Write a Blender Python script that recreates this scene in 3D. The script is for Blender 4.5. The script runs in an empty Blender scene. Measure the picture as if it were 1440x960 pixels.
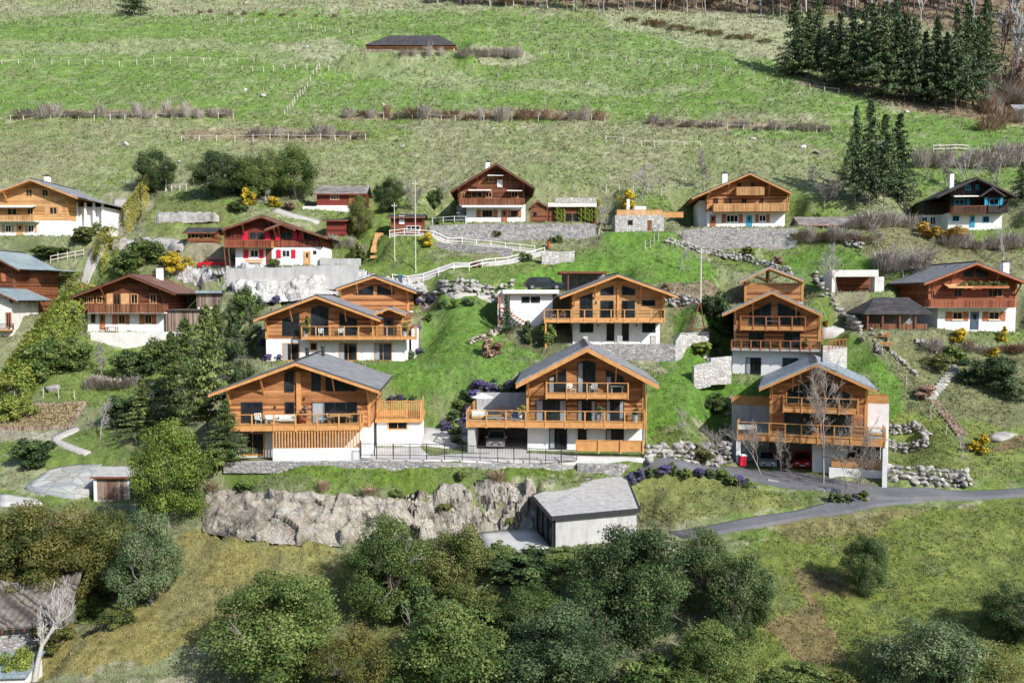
import bpy, math, random
import numpy as np
from mathutils import Vector, Matrix
random.seed(7); RNG = np.random.default_rng(7)
SC = bpy.context.scene
COL = SC.collection
F = 1200.0; HOR = 420.0
PITCH = math.atan((480-HOR)/F)
CP, SP = math.cos(PITCH), math.sin(PITCH)

# ------------------------------------------------------------ camera maths
def ray(u, v):
    a = (u-720)/F; b = -(v-480)/F
    return Vector((a, b*SP+CP, b*CP-SP))
def at(u, v, Y):
    d = ray(u, v); return d*(Y/d.y)
def proj(X, Y, Z):
    fw = Y*CP - Z*SP; up = Y*SP + Z*CP
    return 720+F*X/fw, 480-F*up/fw

# ------------------------------------------------------------ materials
def lin(c):
    return tuple(((x/12.92) if x <= .04045 else ((x+.055)/1.055)**2.4) for x in c)
def newmat(name):
    m = bpy.data.materials.new(name); m.use_nodes = True
    nt = m.node_tree; b = nt.nodes['Principled BSDF']
    return m, nt, b
def N(nt, t, **kw):
    n = nt.nodes.new(t)
    for k, v in kw.items(): setattr(n, k, v)
    return n
def ramp(nt, fac, stops):
    r = N(nt, 'ShaderNodeValToRGB')
    el = r.color_ramp.elements
    while len(el) < len(stops): el.new(.5)
    for e, (p, c) in zip(el, stops):
        e.position = p; e.color = (*c, 1) if len(c) == 3 else c
    nt.links.new(fac, r.inputs[0]); return r
def coords(nt, scale=(1,1,1), rot=(0,0,0)):
    tc = N(nt, 'ShaderNodeTexCoord'); mp = N(nt, 'ShaderNodeMapping')
    mp.inputs['Scale'].default_value = scale; mp.inputs['Rotation'].default_value = rot
    nt.links.new(tc.outputs['Object'], mp.inputs[0]); return mp.outputs[0]
def noise(nt, vec, scale, detail=4, rough=.6):
    n = N(nt, 'ShaderNodeTexNoise'); n.inputs['Scale'].default_value = scale
    n.inputs['Detail'].default_value = detail; n.inputs['Roughness'].default_value = rough
    if vec is not None: nt.links.new(vec, n.inputs['Vector'])
    return n.outputs['Fac']
def bump(nt, b, h, strength=.4, dist=.05):
    n = N(nt, 'ShaderNodeBump'); n.inputs['Strength'].default_value = strength
    n.inputs['Distance'].default_value = dist
    nt.links.new(h, n.inputs['Height']); nt.links.new(n.outputs[0], b.inputs['Normal'])
def mixc(nt, fac, a, b_, mode='MIX'):
    n = N(nt, 'ShaderNodeMix', data_type='RGBA', blend_type=mode)
    for s, x in ((0, fac), (6, a), (7, b_)):
        if hasattr(x, 'is_linked'): nt.links.new(x, n.inputs[s])
        elif s == 0: n.inputs[0].default_value = x
        else: n.inputs[s].default_value = (*x, 1)
    return n.outputs[2]
def mathn(nt, op, a, b_=None, clamp=False):
    n = N(nt, 'ShaderNodeMath', operation=op, use_clamp=clamp)
    for i, x in enumerate((a, b_)):
        if x is None: continue
        if hasattr(x, 'is_linked'): nt.links.new(x, n.inputs[i])
        else: n.inputs[i].default_value = x
    return n.outputs[0]

def plank_mat(name, dark, light, axis='z', pitch=.19, rough=.6, gap=.35):
    """boards: tone per board, long grain, dark joints"""
    m, nt, b = newmat(name)
    tc = N(nt, 'ShaderNodeTexCoord'); sx = N(nt, 'ShaderNodeSeparateXYZ')
    nt.links.new(tc.outputs['Object'], sx.inputs[0])
    if axis == 'z': h = sx.outputs[2]
    else: h = mathn(nt, 'ADD', sx.outputs[0], sx.outputs[1])
    q = mathn(nt, 'DIVIDE', h, pitch); fl = mathn(nt, 'FLOOR', q); fr = mathn(nt, 'FRACT', q)
    wn = N(nt, 'ShaderNodeTexWhiteNoise', noise_dimensions='1D'); nt.links.new(fl, wn.inputs['W'])
    gs = (.7, .7, 9) if axis == 'z' else (9, 9, .7)
    g = noise(nt, coords(nt, gs), 1.6, 5, .65)
    big = noise(nt, coords(nt), .35, 3)
    t = mathn(nt, 'ADD', mathn(nt, 'MULTIPLY', g, .5), mathn(nt, 'MULTIPLY', wn.outputs[0], .5))
    t = mathn(nt, 'ADD', t, mathn(nt, 'MULTIPLY', mathn(nt, 'SUBTRACT', big, .5), .6))
    c = ramp(nt, t, [(.22, tuple(x*.8 for x in dark)), (.5, tuple((x+y)/2*.95 for x, y in zip(dark, light))), (.85, light)]).outputs[0]
    j = mathn(nt, 'LESS_THAN', fr, .13)
    knots = noise(nt, coords(nt, (1.5, 1.5, 2.5)), 4.5, 1)
    c = mixc(nt, mathn(nt, 'MULTIPLY', mathn(nt, 'GREATER_THAN', knots, .71), .55), c, tuple(x*.35 for x in dark))
    c = mixc(nt, mathn(nt, 'MULTIPLY', j, gap), c, tuple(x*.3 for x in dark))
    nt.links.new(c, b.inputs['Base Color']); b.inputs['Roughness'].default_value = rough
    b.inputs['Specular IOR Level'].default_value = .25
    hh = mathn(nt, 'SUBTRACT', mathn(nt, 'MULTIPLY', g, .3), j)
    bump(nt, b, hh, .5, .02); return m
def noisy_mat(name, c1, c2, scale=3, rough=.8, bumps=.3, bdist=.03, detail=5, stretch=(1,1,1), metal=0, spec=.3):
    m, nt, b = newmat(name)
    v = coords(nt, stretch); g = noise(nt, v, scale, detail, .65); g2 = noise(nt, v, scale*7, 3, .6)
    t = mathn(nt, 'ADD', mathn(nt, 'MULTIPLY', g, .7), mathn(nt, 'MULTIPLY', g2, .3))
    c = ramp(nt, t, [(.32, c1), (.68, c2)]).outputs[0]
    nt.links.new(c, b.inputs['Base Color']); b.inputs['Roughness'].default_value = rough
    b.inputs['Metallic'].default_value = metal; b.inputs['Specular IOR Level'].default_value = spec
    if bumps: bump(nt, b, t, bumps, bdist)
    return m
def stone_mat(name, cols, scale=2.2, joint=(.12,.11,.1), jw=.05, world=False):
    m, nt, b = newmat(name)
    v = coords(nt, (1, 1, 1.5))
    d = noise(nt, v, 1.5, 3)
    vo = N(nt, 'ShaderNodeTexVoronoi', feature='F1'); vo.inputs['Scale'].default_value = scale
    ve = N(nt, 'ShaderNodeTexVoronoi', feature='DISTANCE_TO_EDGE'); ve.inputs['Scale'].default_value = scale
    for q in (vo, ve): nt.links.new(v, q.inputs['Vector']); q.inputs['Randomness'].default_value = .9
    sp = N(nt, 'ShaderNodeSeparateColor'); nt.links.new(vo.outputs['Color'], sp.inputs[0])
    n = len(cols)
    c = ramp(nt, sp.outputs[0], [(i/(n-1), cc) for i, cc in enumerate(cols)]).outputs[0]
    f = noise(nt, v, 14, 5, .7)
    c = mixc(nt, .8, c, ramp(nt, f, [(.3, (.45,.45,.45)), (.7, (1.25,1.25,1.25))]).outputs[0], 'MULTIPLY')
    j = mathn(nt, 'LESS_THAN', ve.outputs['Distance'], jw)
    c = mixc(nt, mathn(nt, 'MULTIPLY', j, .85), c, joint)
    nt.links.new(c, b.inputs['Base Color']); b.inputs['Roughness'].default_value = .9
    h = mathn(nt, 'ADD', mathn(nt, 'MINIMUM', ve.outputs['Distance'], .15), mathn(nt, 'MULTIPLY', f, .1))
    bump(nt, b, h, .9, .25); return m
def leaf_mat(name, cols, trans=.25, rough=.55):
    """foliage: colour varies by leaf (attribute 'rnd') and by clump"""
    m, nt, b = newmat(name)
    at_ = N(nt, 'ShaderNodeAttribute', attribute_name='rnd')
    oi = N(nt, 'ShaderNodeObjectInfo')
    t = mathn(nt, 'ADD', at_.outputs['Fac'], mathn(nt, 'MULTIPLY', mathn(nt, 'SUBTRACT', oi.outputs['Random'], .5), .3))
    n = len(cols)
    c = ramp(nt, t, [(i/(n-1), cc) for i, cc in enumerate(cols)]).outputs[0]
    nt.links.new(c, b.inputs['Base Color']); b.inputs['Roughness'].default_value = rough
    b.inputs['Specular IOR Level'].default_value = .2
    if trans:
        tr = N(nt, 'ShaderNodeBsdfTranslucent'); nt.links.new(c, tr.inputs[0])
        mx = N(nt, 'ShaderNodeMixShader'); mx.inputs[0].default_value = trans
        nt.links.new(b.outputs[0], mx.inputs[1]); nt.links.new(tr.outputs[0], mx.inputs[2])
        nt.links.new(mx.outputs[0], nt.nodes['Material Output'].inputs[0])
    return m
def roof_mat(name, c1, c2, tile=.33, rough=.6, seam='tile', spec=.4):
    m, nt, b = newmat(name)
    v = coords(nt)
    br = N(nt, 'ShaderNodeTexBrick'); nt.links.new(v, br.inputs['Vector'])
    br.inputs['Scale'].default_value = 1; br.inputs['Brick Width'].default_value = .6 if seam == 'tile' else .5
    br.inputs['Row Height'].default_value = tile; br.inputs['Mortar Size'].default_value = .02
    br.inputs['Color1'].default_value = (*c1, 1); br.inputs['Color2'].default_value = (*c2, 1)
    br.inputs['Mortar'].default_value = (*[x*.45 for x in c1], 1)
    g = noise(nt, v, .9, 5, .7)
    c = mixc(nt, .7, br.outputs[0], ramp(nt, g, [(.3, (.6,.6,.6)), (.7, (1.2,1.2,1.2))]).outputs[0], 'MULTIPLY')
    nt.links.new(c, b.inputs['Base Color']); b.inputs['Roughness'].default_value = rough
    b.inputs['Specular IOR Level'].default_value = spec
    bump(nt, b, br.outputs['Fac'], -.3, .02); return m

M = {}
M['wood'] = plank_mat('larch_planks', (.22,.082,.028), (.62,.30,.125), pitch=.23)
M['wood_v'] = plank_mat('larch_boards', (.27,.10,.03), (.62,.30,.11), 'x', .16)
M['trim'] = noisy_mat('larch_beams', (.42,.19,.06), (.68,.36,.14), 2, .6, .2, .01, stretch=(1,1,1))
M['wood_red'] = plank_mat('red_larch_planks', (.17,.045,.022), (.42,.13,.06))
M['wood_red_v'] = plank_mat('red_larch_boards', (.17,.045,.022), (.42,.14,.07), 'x', .15)
M['trim_red'] = noisy_mat('red_beams', (.28,.09,.04), (.5,.19,.09), 2)
M['wood_old'] = plank_mat('old_brown_planks', (.085,.028,.014), (.30,.11,.05))
M['wood_old_v'] = plank_mat('old_brown_boards', (.09,.035,.018), (.30,.13,.07), 'x', .15)
M['trim_old'] = noisy_mat('old_beams', (.10,.035,.018), (.26,.10,.05), 2)
M['wood_pale'] = plank_mat('pale_pine_planks', (.40,.20,.075), (.72,.45,.20))
M['wood_pale_v'] = plank_mat('pale_pine_boards', (.40,.20,.08), (.70,.43,.2), 'x', .15)
M['trim_pale'] = noisy_mat('pale_beams', (.45,.24,.1), (.7,.42,.2), 2)
M['wood_black'] = plank_mat('tarred_planks', (.012,.009,.009), (.06,.04,.035))
M['wood_black_v'] = plank_mat('tarred_boards', (.06,.025,.018), (.15,.07,.05), 'x', .15)
M['trim_black'] = noisy_mat('tarred_beams', (.02,.015,.014), (.07,.045,.04), 2)
M['wood_grey_v'] = plank_mat('weathered_boards', (.13,.085,.06), (.42,.33,.27), 'x', .17)
M['shed_v'] = plank_mat('shed_boards', (.16,.08,.055), (.52,.42,.36), 'x', .3)
M['wood_dark_red'] = plank_mat('dark_red_planks', (.09,.016,.012), (.25,.05,.035))
M['wood_dark_red_v'] = plank_mat('dark_red_boards', (.12,.03,.018), (.34,.11,.06), 'x', .15)
M['plaster'] = noisy_mat('white_plaster', (.66,.655,.65), (.86,.855,.85), 1.2, .9, .25, .01)
M['plaster_old'] = noisy_mat('aged_plaster', (.52,.50,.46), (.82,.80,.76), .9, .9, .3, .02)
M['concrete'] = noisy_mat('pale_concrete', (.31,.31,.305), (.52,.515,.50), .9, .85, .3, .01, stretch=(2,2,.5))
M['pave'] = noisy_mat('concrete_paving', (.38,.37,.35), (.56,.55,.53), .6, .9, .25, .01)
M['asphalt'] = noisy_mat('asphalt', (.085,.085,.095), (.16,.16,.17), .35, .85, .3, .01, detail=8)
M['gravel'] = noisy_mat('gravel_path', (.26,.24,.22), (.5,.48,.45), 4, .95, .5, .03)
M['slate'] = roof_mat('grey_slates', (.20,.205,.22), (.31,.315,.33), .3)
M['metal_roof'] = roof_mat('blue_grey_metal_roof', (.26,.31,.36), (.33,.38,.43), 3.0, .38, 'seam', .5)
M['tile_brown'] = roof_mat('brown_tiles', (.14,.07,.055), (.24,.13,.105), .35)
M['roof_dark'] = roof_mat('dark_tiles', (.04,.037,.038), (.09,.08,.078), .35)
M['roof_old'] = roof_mat('weathered_shingles', (.16,.14,.13), (.32,.29,.27), .3)
M['roof_teal'] = roof_mat('teal_grey_metal', (.24,.31,.34), (.31,.38,.41), 4, .4, 'seam', .5)
M['gravel_roof'] = noisy_mat('gravel_flat_roof', (.24,.235,.225), (.50,.49,.47), 2.2, .9, .4, .03, detail=8)
M['stone'] = stone_mat('rubble_masonry', [(.26,.26,.27),(.5,.48,.45),(.2,.2,.22),(.42,.42,.42),(.34,.3,.27)], 2.6, (.2,.19,.18))
M['stone_pale'] = stone_mat('pale_masonry', [(.5,.49,.46),(.66,.65,.62),(.4,.39,.38),(.58,.55,.5)], 2.2, (.28,.27,.25))
M['flag'] = stone_mat('crazy_paving', [(.34,.38,.36),(.48,.5,.47),(.4,.38,.36),(.3,.34,.35)], .75, (.22,.22,.2), .035)
M['boulder'] = noisy_mat('boulder_rock', (.13,.12,.11), (.50,.48,.45), 1.0, .95, .7, .12, detail=9)
M['boulder_brown'] = noisy_mat('brown_rock', (.22,.17,.13), (.52,.46,.4), 1.3, .95, .7, .12, detail=9)
def glass_pane():
    m, nt, b = newmat('window_glass')
    g = noise(nt, coords(nt), .35, 2)
    nt.links.new(ramp(nt, g, [(.4, (.006,.008,.011)), (.6, (.03,.036,.042))]).outputs[0], b.inputs['Base Color'])
    b.inputs['Roughness'].default_value = .05; b.inputs['Specular IOR Level'].default_value = .5
    return m
M['pane'] = glass_pane()
def rail_glass():
    m, nt, b = newmat('balustrade_glass'); nt.nodes.remove(b)
    t = N(nt, 'ShaderNodeBsdfTransparent'); t.inputs[0].default_value = (.86,.9,.9,1)
    g = N(nt, 'ShaderNodeBsdfGlossy'); g.inputs['Roughness'].default_value = .05
    f = N(nt, 'ShaderNodeLayerWeight'); f.inputs[0].default_value = .12
    mx = N(nt, 'ShaderNodeMixShader')
    nt.links.new(mathn(nt, 'ADD', f.outputs['Fresnel'], .05, True), mx.inputs[0])
    nt.links.new(t.outputs[0], mx.inputs[1]); nt.links.new(g.outputs[0], mx.inputs[2])
    nt.links.new(mx.outputs[0], nt.nodes['Material Output'].inputs[0]); return m
M['glass'] = rail_glass()
def flat(name, c, rough=.6, metal=0, spec=.4):
    return noisy_mat(name, tuple(x*.85 for x in c), tuple(min(1, x*1.1) for x in c), 6, rough, 0, metal=metal, spec=spec)
M['frame_dark'] = flat('anthracite_frames', (.03,.032,.036), .45)
M['frame_white'] = flat('white_paint', (.78,.78,.76), .5)
M['red'] = flat('red_shutter_paint', (.62,.012,.045), .5)
M['blue'] = flat('turquoise_paint', (.03,.33,.52), .5)
M['door_blue'] = flat('slate_blue_paint', (.06,.085,.13), .5)
M['curtain'] = flat('curtain_cloth', (.34,.36,.38), .9)
M['iron'] = flat('dark_iron', (.035,.035,.04), .5)
M['cloth_white'] = flat('off_white_cloth', (.72,.70,.66), .9)
M['wicker'] = noisy_mat('wicker', (.25,.13,.06), (.5,.3,.15), 20, .8)
M['pot'] = flat('white_glazed_pot', (.75,.74,.72), .3)
M['terracotta'] = flat('terracotta', (.45,.12,.05), .7)
M['rubber'] = flat('tyre_rubber', (.02,.02,.02), .8)
M['alloy'] = flat('alloy_wheels', (.5,.5,.52), .3, .8)
M['lamp_glass'] = flat('headlamp_glass', (.75,.77,.8), .1)
M['lamp_red'] = flat('tail_lamp_red', (.5,.01,.01), .2)
M['bark'] = noisy_mat('grey_bark', (.10,.085,.07), (.26,.23,.2), 3, .95, .6, .03, stretch=(3,3,.6))
M['bark_pale'] = noisy_mat('pale_bark', (.30,.28,.26), (.55,.53,.5), 3, .95, .6, .03, stretch=(3,3,.6))
M['bark_mid'] = noisy_mat('twig_bark', (.19,.165,.145), (.44,.40,.36), 3, .95, .5, .03)
M['bark_brown'] = noisy_mat('brown_twigs', (.12,.075,.06), (.28,.19,.16), 3, .95, .4, .02)
M['post'] = noisy_mat('weathered_posts', (.4,.36,.3), (.66,.62,.55), 4, .9, .4, .01)
M['leaf_green'] = leaf_mat('broad_leaves', [(.035,.062,.018),(.085,.135,.036),(.155,.215,.058),(.26,.31,.10)])
M['leaf_light'] = leaf_mat('light_leaves', [(.045,.08,.016),(.11,.17,.03),(.20,.27,.05),(.30,.36,.09)])
M['leaf_dark'] = leaf_mat('dark_leaves', [(.022,.042,.018),(.055,.092,.034),(.105,.155,.052),(.19,.245,.085)])
M['leaf_olive'] = leaf_mat('olive_leaves', [(.04,.058,.02),(.095,.12,.034),(.17,.19,.055),(.28,.28,.09)])
M['leaf_autumn'] = leaf_mat('turning_leaves', [(.04,.056,.018),(.095,.115,.03),(.17,.17,.045),(.30,.21,.07)])
M['leaf_blue'] = leaf_mat('grey_green_leaves', [(.028,.052,.024),(.065,.108,.044),(.125,.18,.078),(.25,.30,.15)])
M['needle'] = leaf_mat('spruce_needles', [(.02,.04,.018),(.045,.08,.032),(.085,.135,.048),(.15,.20,.08)], .08)
M['needle_light'] = leaf_mat('pine_needles', [(.03,.055,.018),(.075,.12,.03),(.14,.19,.05),(.24,.28,.09)], .12)
M['hedge'] = leaf_mat('hedge_leaves', [(.15,.15,.025),(.29,.28,.055),(.43,.39,.09),(.56,.48,.15)])
M['hedge_green'] = leaf_mat('green_hedge_leaves', [(.07,.10,.02),(.16,.21,.04),(.27,.32,.065),(.38,.40,.10)])
M['yellow'] = leaf_mat('forsythia_bloom', [(.22,.18,.03),(.45,.34,.03),(.66,.50,.05),(.76,.62,.10)])
M['orange'] = leaf_mat('orange_leaves', [(.2,.12,.03),(.40,.25,.05),(.58,.38,.08),(.68,.48,.12)])
M['lavender'] = leaf_mat('lavender_bloom', [(.06,.09,.04),(.12,.12,.14),(.16,.12,.30),(.26,.20,.44)])
M['russet'] = leaf_mat('russet_twigs', [(.14,.09,.065),(.26,.16,.11),(.38,.25,.17),(.46,.34,.25)], .05)
M['twig'] = leaf_mat('grey_twigs', [(.22,.18,.16),(.34,.29,.26),(.46,.41,.37),(.58,.53,.48)], .05)

# ------------------------------------------------------------ mesh helpers
def tag(o, label=None, cat=None, group=None, kind=None):
    if label: o['label'] = label
    if cat: o['category'] = cat
    if group: o['group'] = group
    if kind: o['kind'] = kind
    return o
def empty(name, loc, rz=0, label=None, cat=None, group=None):
    o = bpy.data.objects.new(name, None); COL.objects.link(o)
    o.location = loc; o.rotation_euler = (0, 0, rz); o.empty_display_size = .3
    return tag(o, label, cat, group)
class MB:
    def __init__(s): s.v = []; s.f = []
    def add(s, vs, fs):
        n = len(s.v); s.v += [tuple(p) for p in vs]; s.f += [tuple(i+n for i in f) for f in fs]; return s
    def box(s, x0, x1, y0, y1, z0, z1):
        vs = [(x, y, z) for z in (z0, z1) for y in (y0, y1) for x in (x0, x1)]
        return s.add(vs, [(0,2,3,1),(4,5,7,6),(0,1,5,4),(2,6,7,3),(0,4,6,2),(1,3,7,5)])
    def bar(s, p, q, w, h=None, up=(0,0,1)):
        h = h or w; p = Vector(p); q = Vector(q); d = (q-p).normalized()
        up = Vector(up)
        if abs(d.dot(up)) > .98: up = Vector((0,1,0))
        a = d.cross(up).normalized()*w/2; b = a.cross(d).normalized()*h/2
        vs = [e+sx*a+sy*b for e in (p, q) for sx, sy in ((-1,-1),(1,-1),(1,1),(-1,1))]
        return s.add(vs, [(3,2,1,0),(4,5,6,7),(0,1,5,4),(1,2,6,5),(2,3,7,6),(3,0,4,7)])
    def tube(s, p, q, r0, r1, n=6):
        p = Vector(p); q = Vector(q); d = (q-p).normalized()
        up = Vector((0,0,1)) if abs(d.z) < .95 else Vector((1,0,0))
        a = d.cross(up).normalized(); b = a.cross(d)
        vs = []
        for c, r in ((p, r0), (q, r1)):
            for k in range(n):
                t = 2*math.pi*k/n; vs.append(c+(a*math.cos(t)+b*math.sin(t))*r)
        fs = [(k, (k+1) % n, n+(k+1) % n, n+k) for k in range(n)]
        fs += [tuple(range(n-1, -1, -1)), tuple(range(n, 2*n))]
        return s.add(vs, fs)
    def prism(s, pts, y0, y1):
        """polygon in xz (counter-clockwise seen from the front) extruded along y"""
        n = len(pts)
        vs = [(x, y0, z) for x, z in pts]+[(x, y1, z) for x, z in pts]
        fs = [tuple(range(n)), tuple(range(2*n-1, n-1, -1))]
        fs += [(i, n+i, n+(i+1) % n, (i+1) % n) for i in range(n)]
        return s.add(vs, fs)
    def slab(s, pts, t):
        """3D polygon extruded down by t"""
        n = len(pts)
        vs = [tuple(p) for p in pts]+[(p[0], p[1], p[2]-t) for p in pts]
        fs = [tuple(range(n)), tuple(range(2*n-1, n-1, -1))]
        fs += [(i, n+i, n+(i+1) % n, (i+1) % n) for i in range(n)]
        return s.add(vs, fs)
    def lathe(s, prof, n=14, c=(0,0,0)):
        vs = []; m = len(prof)
        for r, z in prof:
            for k in range(n):
                t = 2*math.pi*k/n; vs.append((c[0]+r*math.cos(t), c[1]+r*math.sin(t), c[2]+z))
        fs = [(i*n+k, i*n+(k+1) % n, (i+1)*n+(k+1) % n, (i+1)*n+k) for i in range(m-1) for k in range(n)]
        fs += [tuple(range(n-1, -1, -1)), tuple((m-1)*n+k for k in range(n))]
        return s.add(vs, fs)
    def build(s, name, mat, parent=None, smooth=False, fix=True):
        me = bpy.data.meshes.new(name); me.from_pydata(s.v, [], s.f)
        if fix:
            import bmesh
            bm = bmesh.new(); bm.from_mesh(me); bmesh.ops.recalc_face_normals(bm, faces=bm.faces); bm.to_mesh(me); bm.free()
        if smooth: me.shade_smooth()
        me.materials.append(M[mat] if isinstance(mat, str) else mat)
        o = bpy.data.objects.new(name, me); COL.objects.link(o)
        if parent: o.parent = parent
        return o
def npmesh(name, V, Fc, mat, parent=None, rnd=None, smooth=False, link=True):
    V = np.asarray(V, np.float32); Fc = np.asarray(Fc, np.int32)
    me = bpy.data.meshes.new(name)
    me.vertices.add(len(V)); me.vertices.foreach_set('co', V.ravel())
    k = Fc.shape[1]
    me.loops.add(Fc.size); me.loops.foreach_set('vertex_index', Fc.ravel())
    me.polygons.add(len(Fc)); me.polygons.foreach_set('loop_start', np.arange(0, Fc.size, k, dtype=np.int32))
    me.update(calc_edges=True)
    if rnd is not None:
        a = me.attributes.new('rnd', 'FLOAT', 'POINT'); a.data.foreach_set('value', np.asarray(rnd, np.float32))
    if smooth: me.shade_smooth()
    me.materials.append(M[mat] if isinstance(mat, str) else mat)
    if not link: return me
    o = bpy.data.objects.new(name, me); COL.objects.link(o)
    if parent: o.parent = parent
    return o

# ------------------------------------------------------------ noise (vectorised)
def _h(ix, iy, s):
    n = (ix.astype(np.int64)*374761393 + iy.astype(np.int64)*668265263 + s*982451653) & 0x7fffffff
    n = ((n ^ (n >> 13))*1274126177) & 0x7fffffff
    return ((n ^ (n >> 16)) & 0xffff)/65535.0
def vnoise(x, y, s=0):
    ix = np.floor(x); iy = np.floor(y); fx = x-ix; fy = y-iy
    fx = fx*fx*(3-2*fx); fy = fy*fy*(3-2*fy)
    a = _h(ix, iy, s); b = _h(ix+1, iy, s); c = _h(ix, iy+1, s); d = _h(ix+1, iy+1, s)
    return (a*(1-fx)+b*fx)*(1-fy)+(c*(1-fx)+d*fx)*fy
def fbm(x, y, o=4, s=0):
    r = 0; a = 1; t = 0
    for i in range(o):
        r = r+a*vnoise(x*2**i+17*i, y*2**i-9*i, s+i); t += a; a *= .5
    return r/t
def inpoly(px, py, poly):
    r = np.zeros(np.shape(px), bool); n = len(poly)
    for i in range(n):
        x0, y0 = poly[i]; x1, y1 = poly[(i+1) % n]
        if y0 == y1: continue
        c = ((y0 > py) != (y1 > py)) & (px < (x1-x0)*(py-y0)/(y1-y0)+x0)
        r ^= c
    return r

# ------------------------------------------------------------ terrain
CTRL = []
def row(v, Y, us=(-260,0,300,600,900,1200,1440,1700)):
    for u in us: CTRL.append((u, v, Y))
row(-60, 290); row(0, 245); row(75, 200); row(130, 180, (-260,100,500,900,1250,1440,1700)); row(200, 155); row(250, 140)
for u, v, Y in [(-260,320,127),(50,335,126),(200,310,126),(300,300,125),(390,374,114),(470,300,128),(560,330,121),(690,314,126),(790,312,126),
    (900,327,122),(1045,322,126),(1180,320,124),(1350,322,126),(1600,322,126),(900,362,116),(1000,395,110),(840,380,112),(650,372,114),(560,388,112),
    (300,420,109),(450,418,107),(640,420,106),(60,440,108),(-200,440,108),(180,468,108),(1200,405,108),(1280,380,113),(1370,466,104),(1600,466,104),
    (1250,465,101),(100,520,100),(-200,520,100),(300,520,98),(470,507,96),(580,500,95),(640,470,98),(700,455,100),(868,480,98),(1000,470,99),
    (1090,527,94),(960,560,88),(1010,600,85),(930,600,82.5),(970,600,83.5),(940,540,90),(620,560,86),(1230,560,90),(1300,540,93),(1440,540,93),(1700,540,93),(40,600,90),(-200,600,90),(200,590,90),
    (1350,600,86),(1600,600,86),(410,640,76.5),(560,640,77),(700,632,79.5),(820,633,80),(960,652,79.5),(960,666,77.5),(1060,656,81),(1060,678,76.5),(1160,691,75.2),(1250,704,74.8),(1040,657,81),(1150,668,80.5),(1250,672,79.5),(1350,675,79),(1440,683,78),(1700,683,78),
    (80,680,79),(-200,680,79),(200,690,77),(410,688,70.6),(600,688,70.6),(740,690,70.8),(410,655,72.9),(500,655,72.9),(600,656,73),(700,660,74),(790,668,75.5),(620,344,122.6),(720,344,122.5),(820,339,122.5),(1000,355,122.5),(1110,354,122.5),(830,513,95),(930,514,95),(200,488,105.8),(455,397,111),(300,760,68),(500,758,68),(700,762,67.5),(840,768,66.5),
    (950,745,70.5),(1130,716,74),(1060,694,75),(1280,705,75),(1440,697,76.5),(1700,697,76),(100,800,65),(-200,800,65),(1000,800,64.5),(1300,800,66),(1600,800,66)]:
    CTRL.append((u, v, Y))
row(870, 60); row(960, 54, (-260,0,400,800,1200,1440,1700))
P = np.array([tuple(at(*c)) for c in CTRL])
ex = []
for x in (-120,-60,0,60,120): ex += [(x, 15, -33), (x, 35, -28)]
for x in (-330,-160,0,160,330): ex.append((x, 400, 187))
P = np.vstack([P, ex])
def tps(r2): return .5*r2*np.log(r2+1e-9)
S0 = 60.0
def solve(P, lam=.02):
    n = len(P); A = np.zeros((n+3, n+3)); X = P[:, :2]/S0
    d2 = ((X[:, None]-X[None])**2).sum(-1); A[:n, :n] = tps(d2)+lam*np.eye(n)*.05
    A[:n, n] = 1; A[:n, n+1:] = X; A[n, :n] = 1; A[n+1:, :n] = X.T
    return np.linalg.solve(A, np.concatenate([P[:, 2], np.zeros(3)])), X
W, XC = solve(P)
def tps_eval(x, y):
    q = np.stack([x, y], -1)/S0; out = np.empty(len(q))
    for i in range(0, len(q), 20000):
        b = q[i:i+20000]; d2 = ((b[:, None]-XC[None])**2).sum(-1)
        out[i:i+20000] = tps(d2)@W[:len(XC)]+W[len(XC)]+b@W[len(XC)+1:]
    return out
GX0, GX1, GY0, GY1, GS = -260., 260., 12., 380., .5
gx = np.arange(GX0, GX1+GS/2, GS); gy = np.arange(GY0, GY1+GS/2, GS)
# coarse evaluation, then bilinear
cx = np.arange(GX0, GX1+2, 2.); cy = np.arange(GY0, GY1+2, 2.)
CX, CY = np.meshgrid(cx, cy); CZ = tps_eval(CX.ravel(), CY.ravel()).reshape(CX.shape)
def bil(Z, x0, y0, s, x, y):
    fx = np.clip((x-x0)/s, 0, Z.shape[1]-1.001); fy = np.clip((y-y0)/s, 0, Z.shape[0]-1.001)
    ix = fx.astype(int); iy = fy.astype(int); fx = fx-ix; fy = fy-iy
    return (Z[iy, ix]*(1-fx)+Z[iy, ix+1]*fx)*(1-fy)+(Z[iy+1, ix]*(1-fx)+Z[iy+1, ix+1]*fx)*fy
XX, YY = np.meshgrid(gx, gy); TZ = bil(CZ, GX0, GY0, 2., XX, YY)
NOG = np.zeros(TZ.shape, bool)   # places where no grass grows
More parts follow.
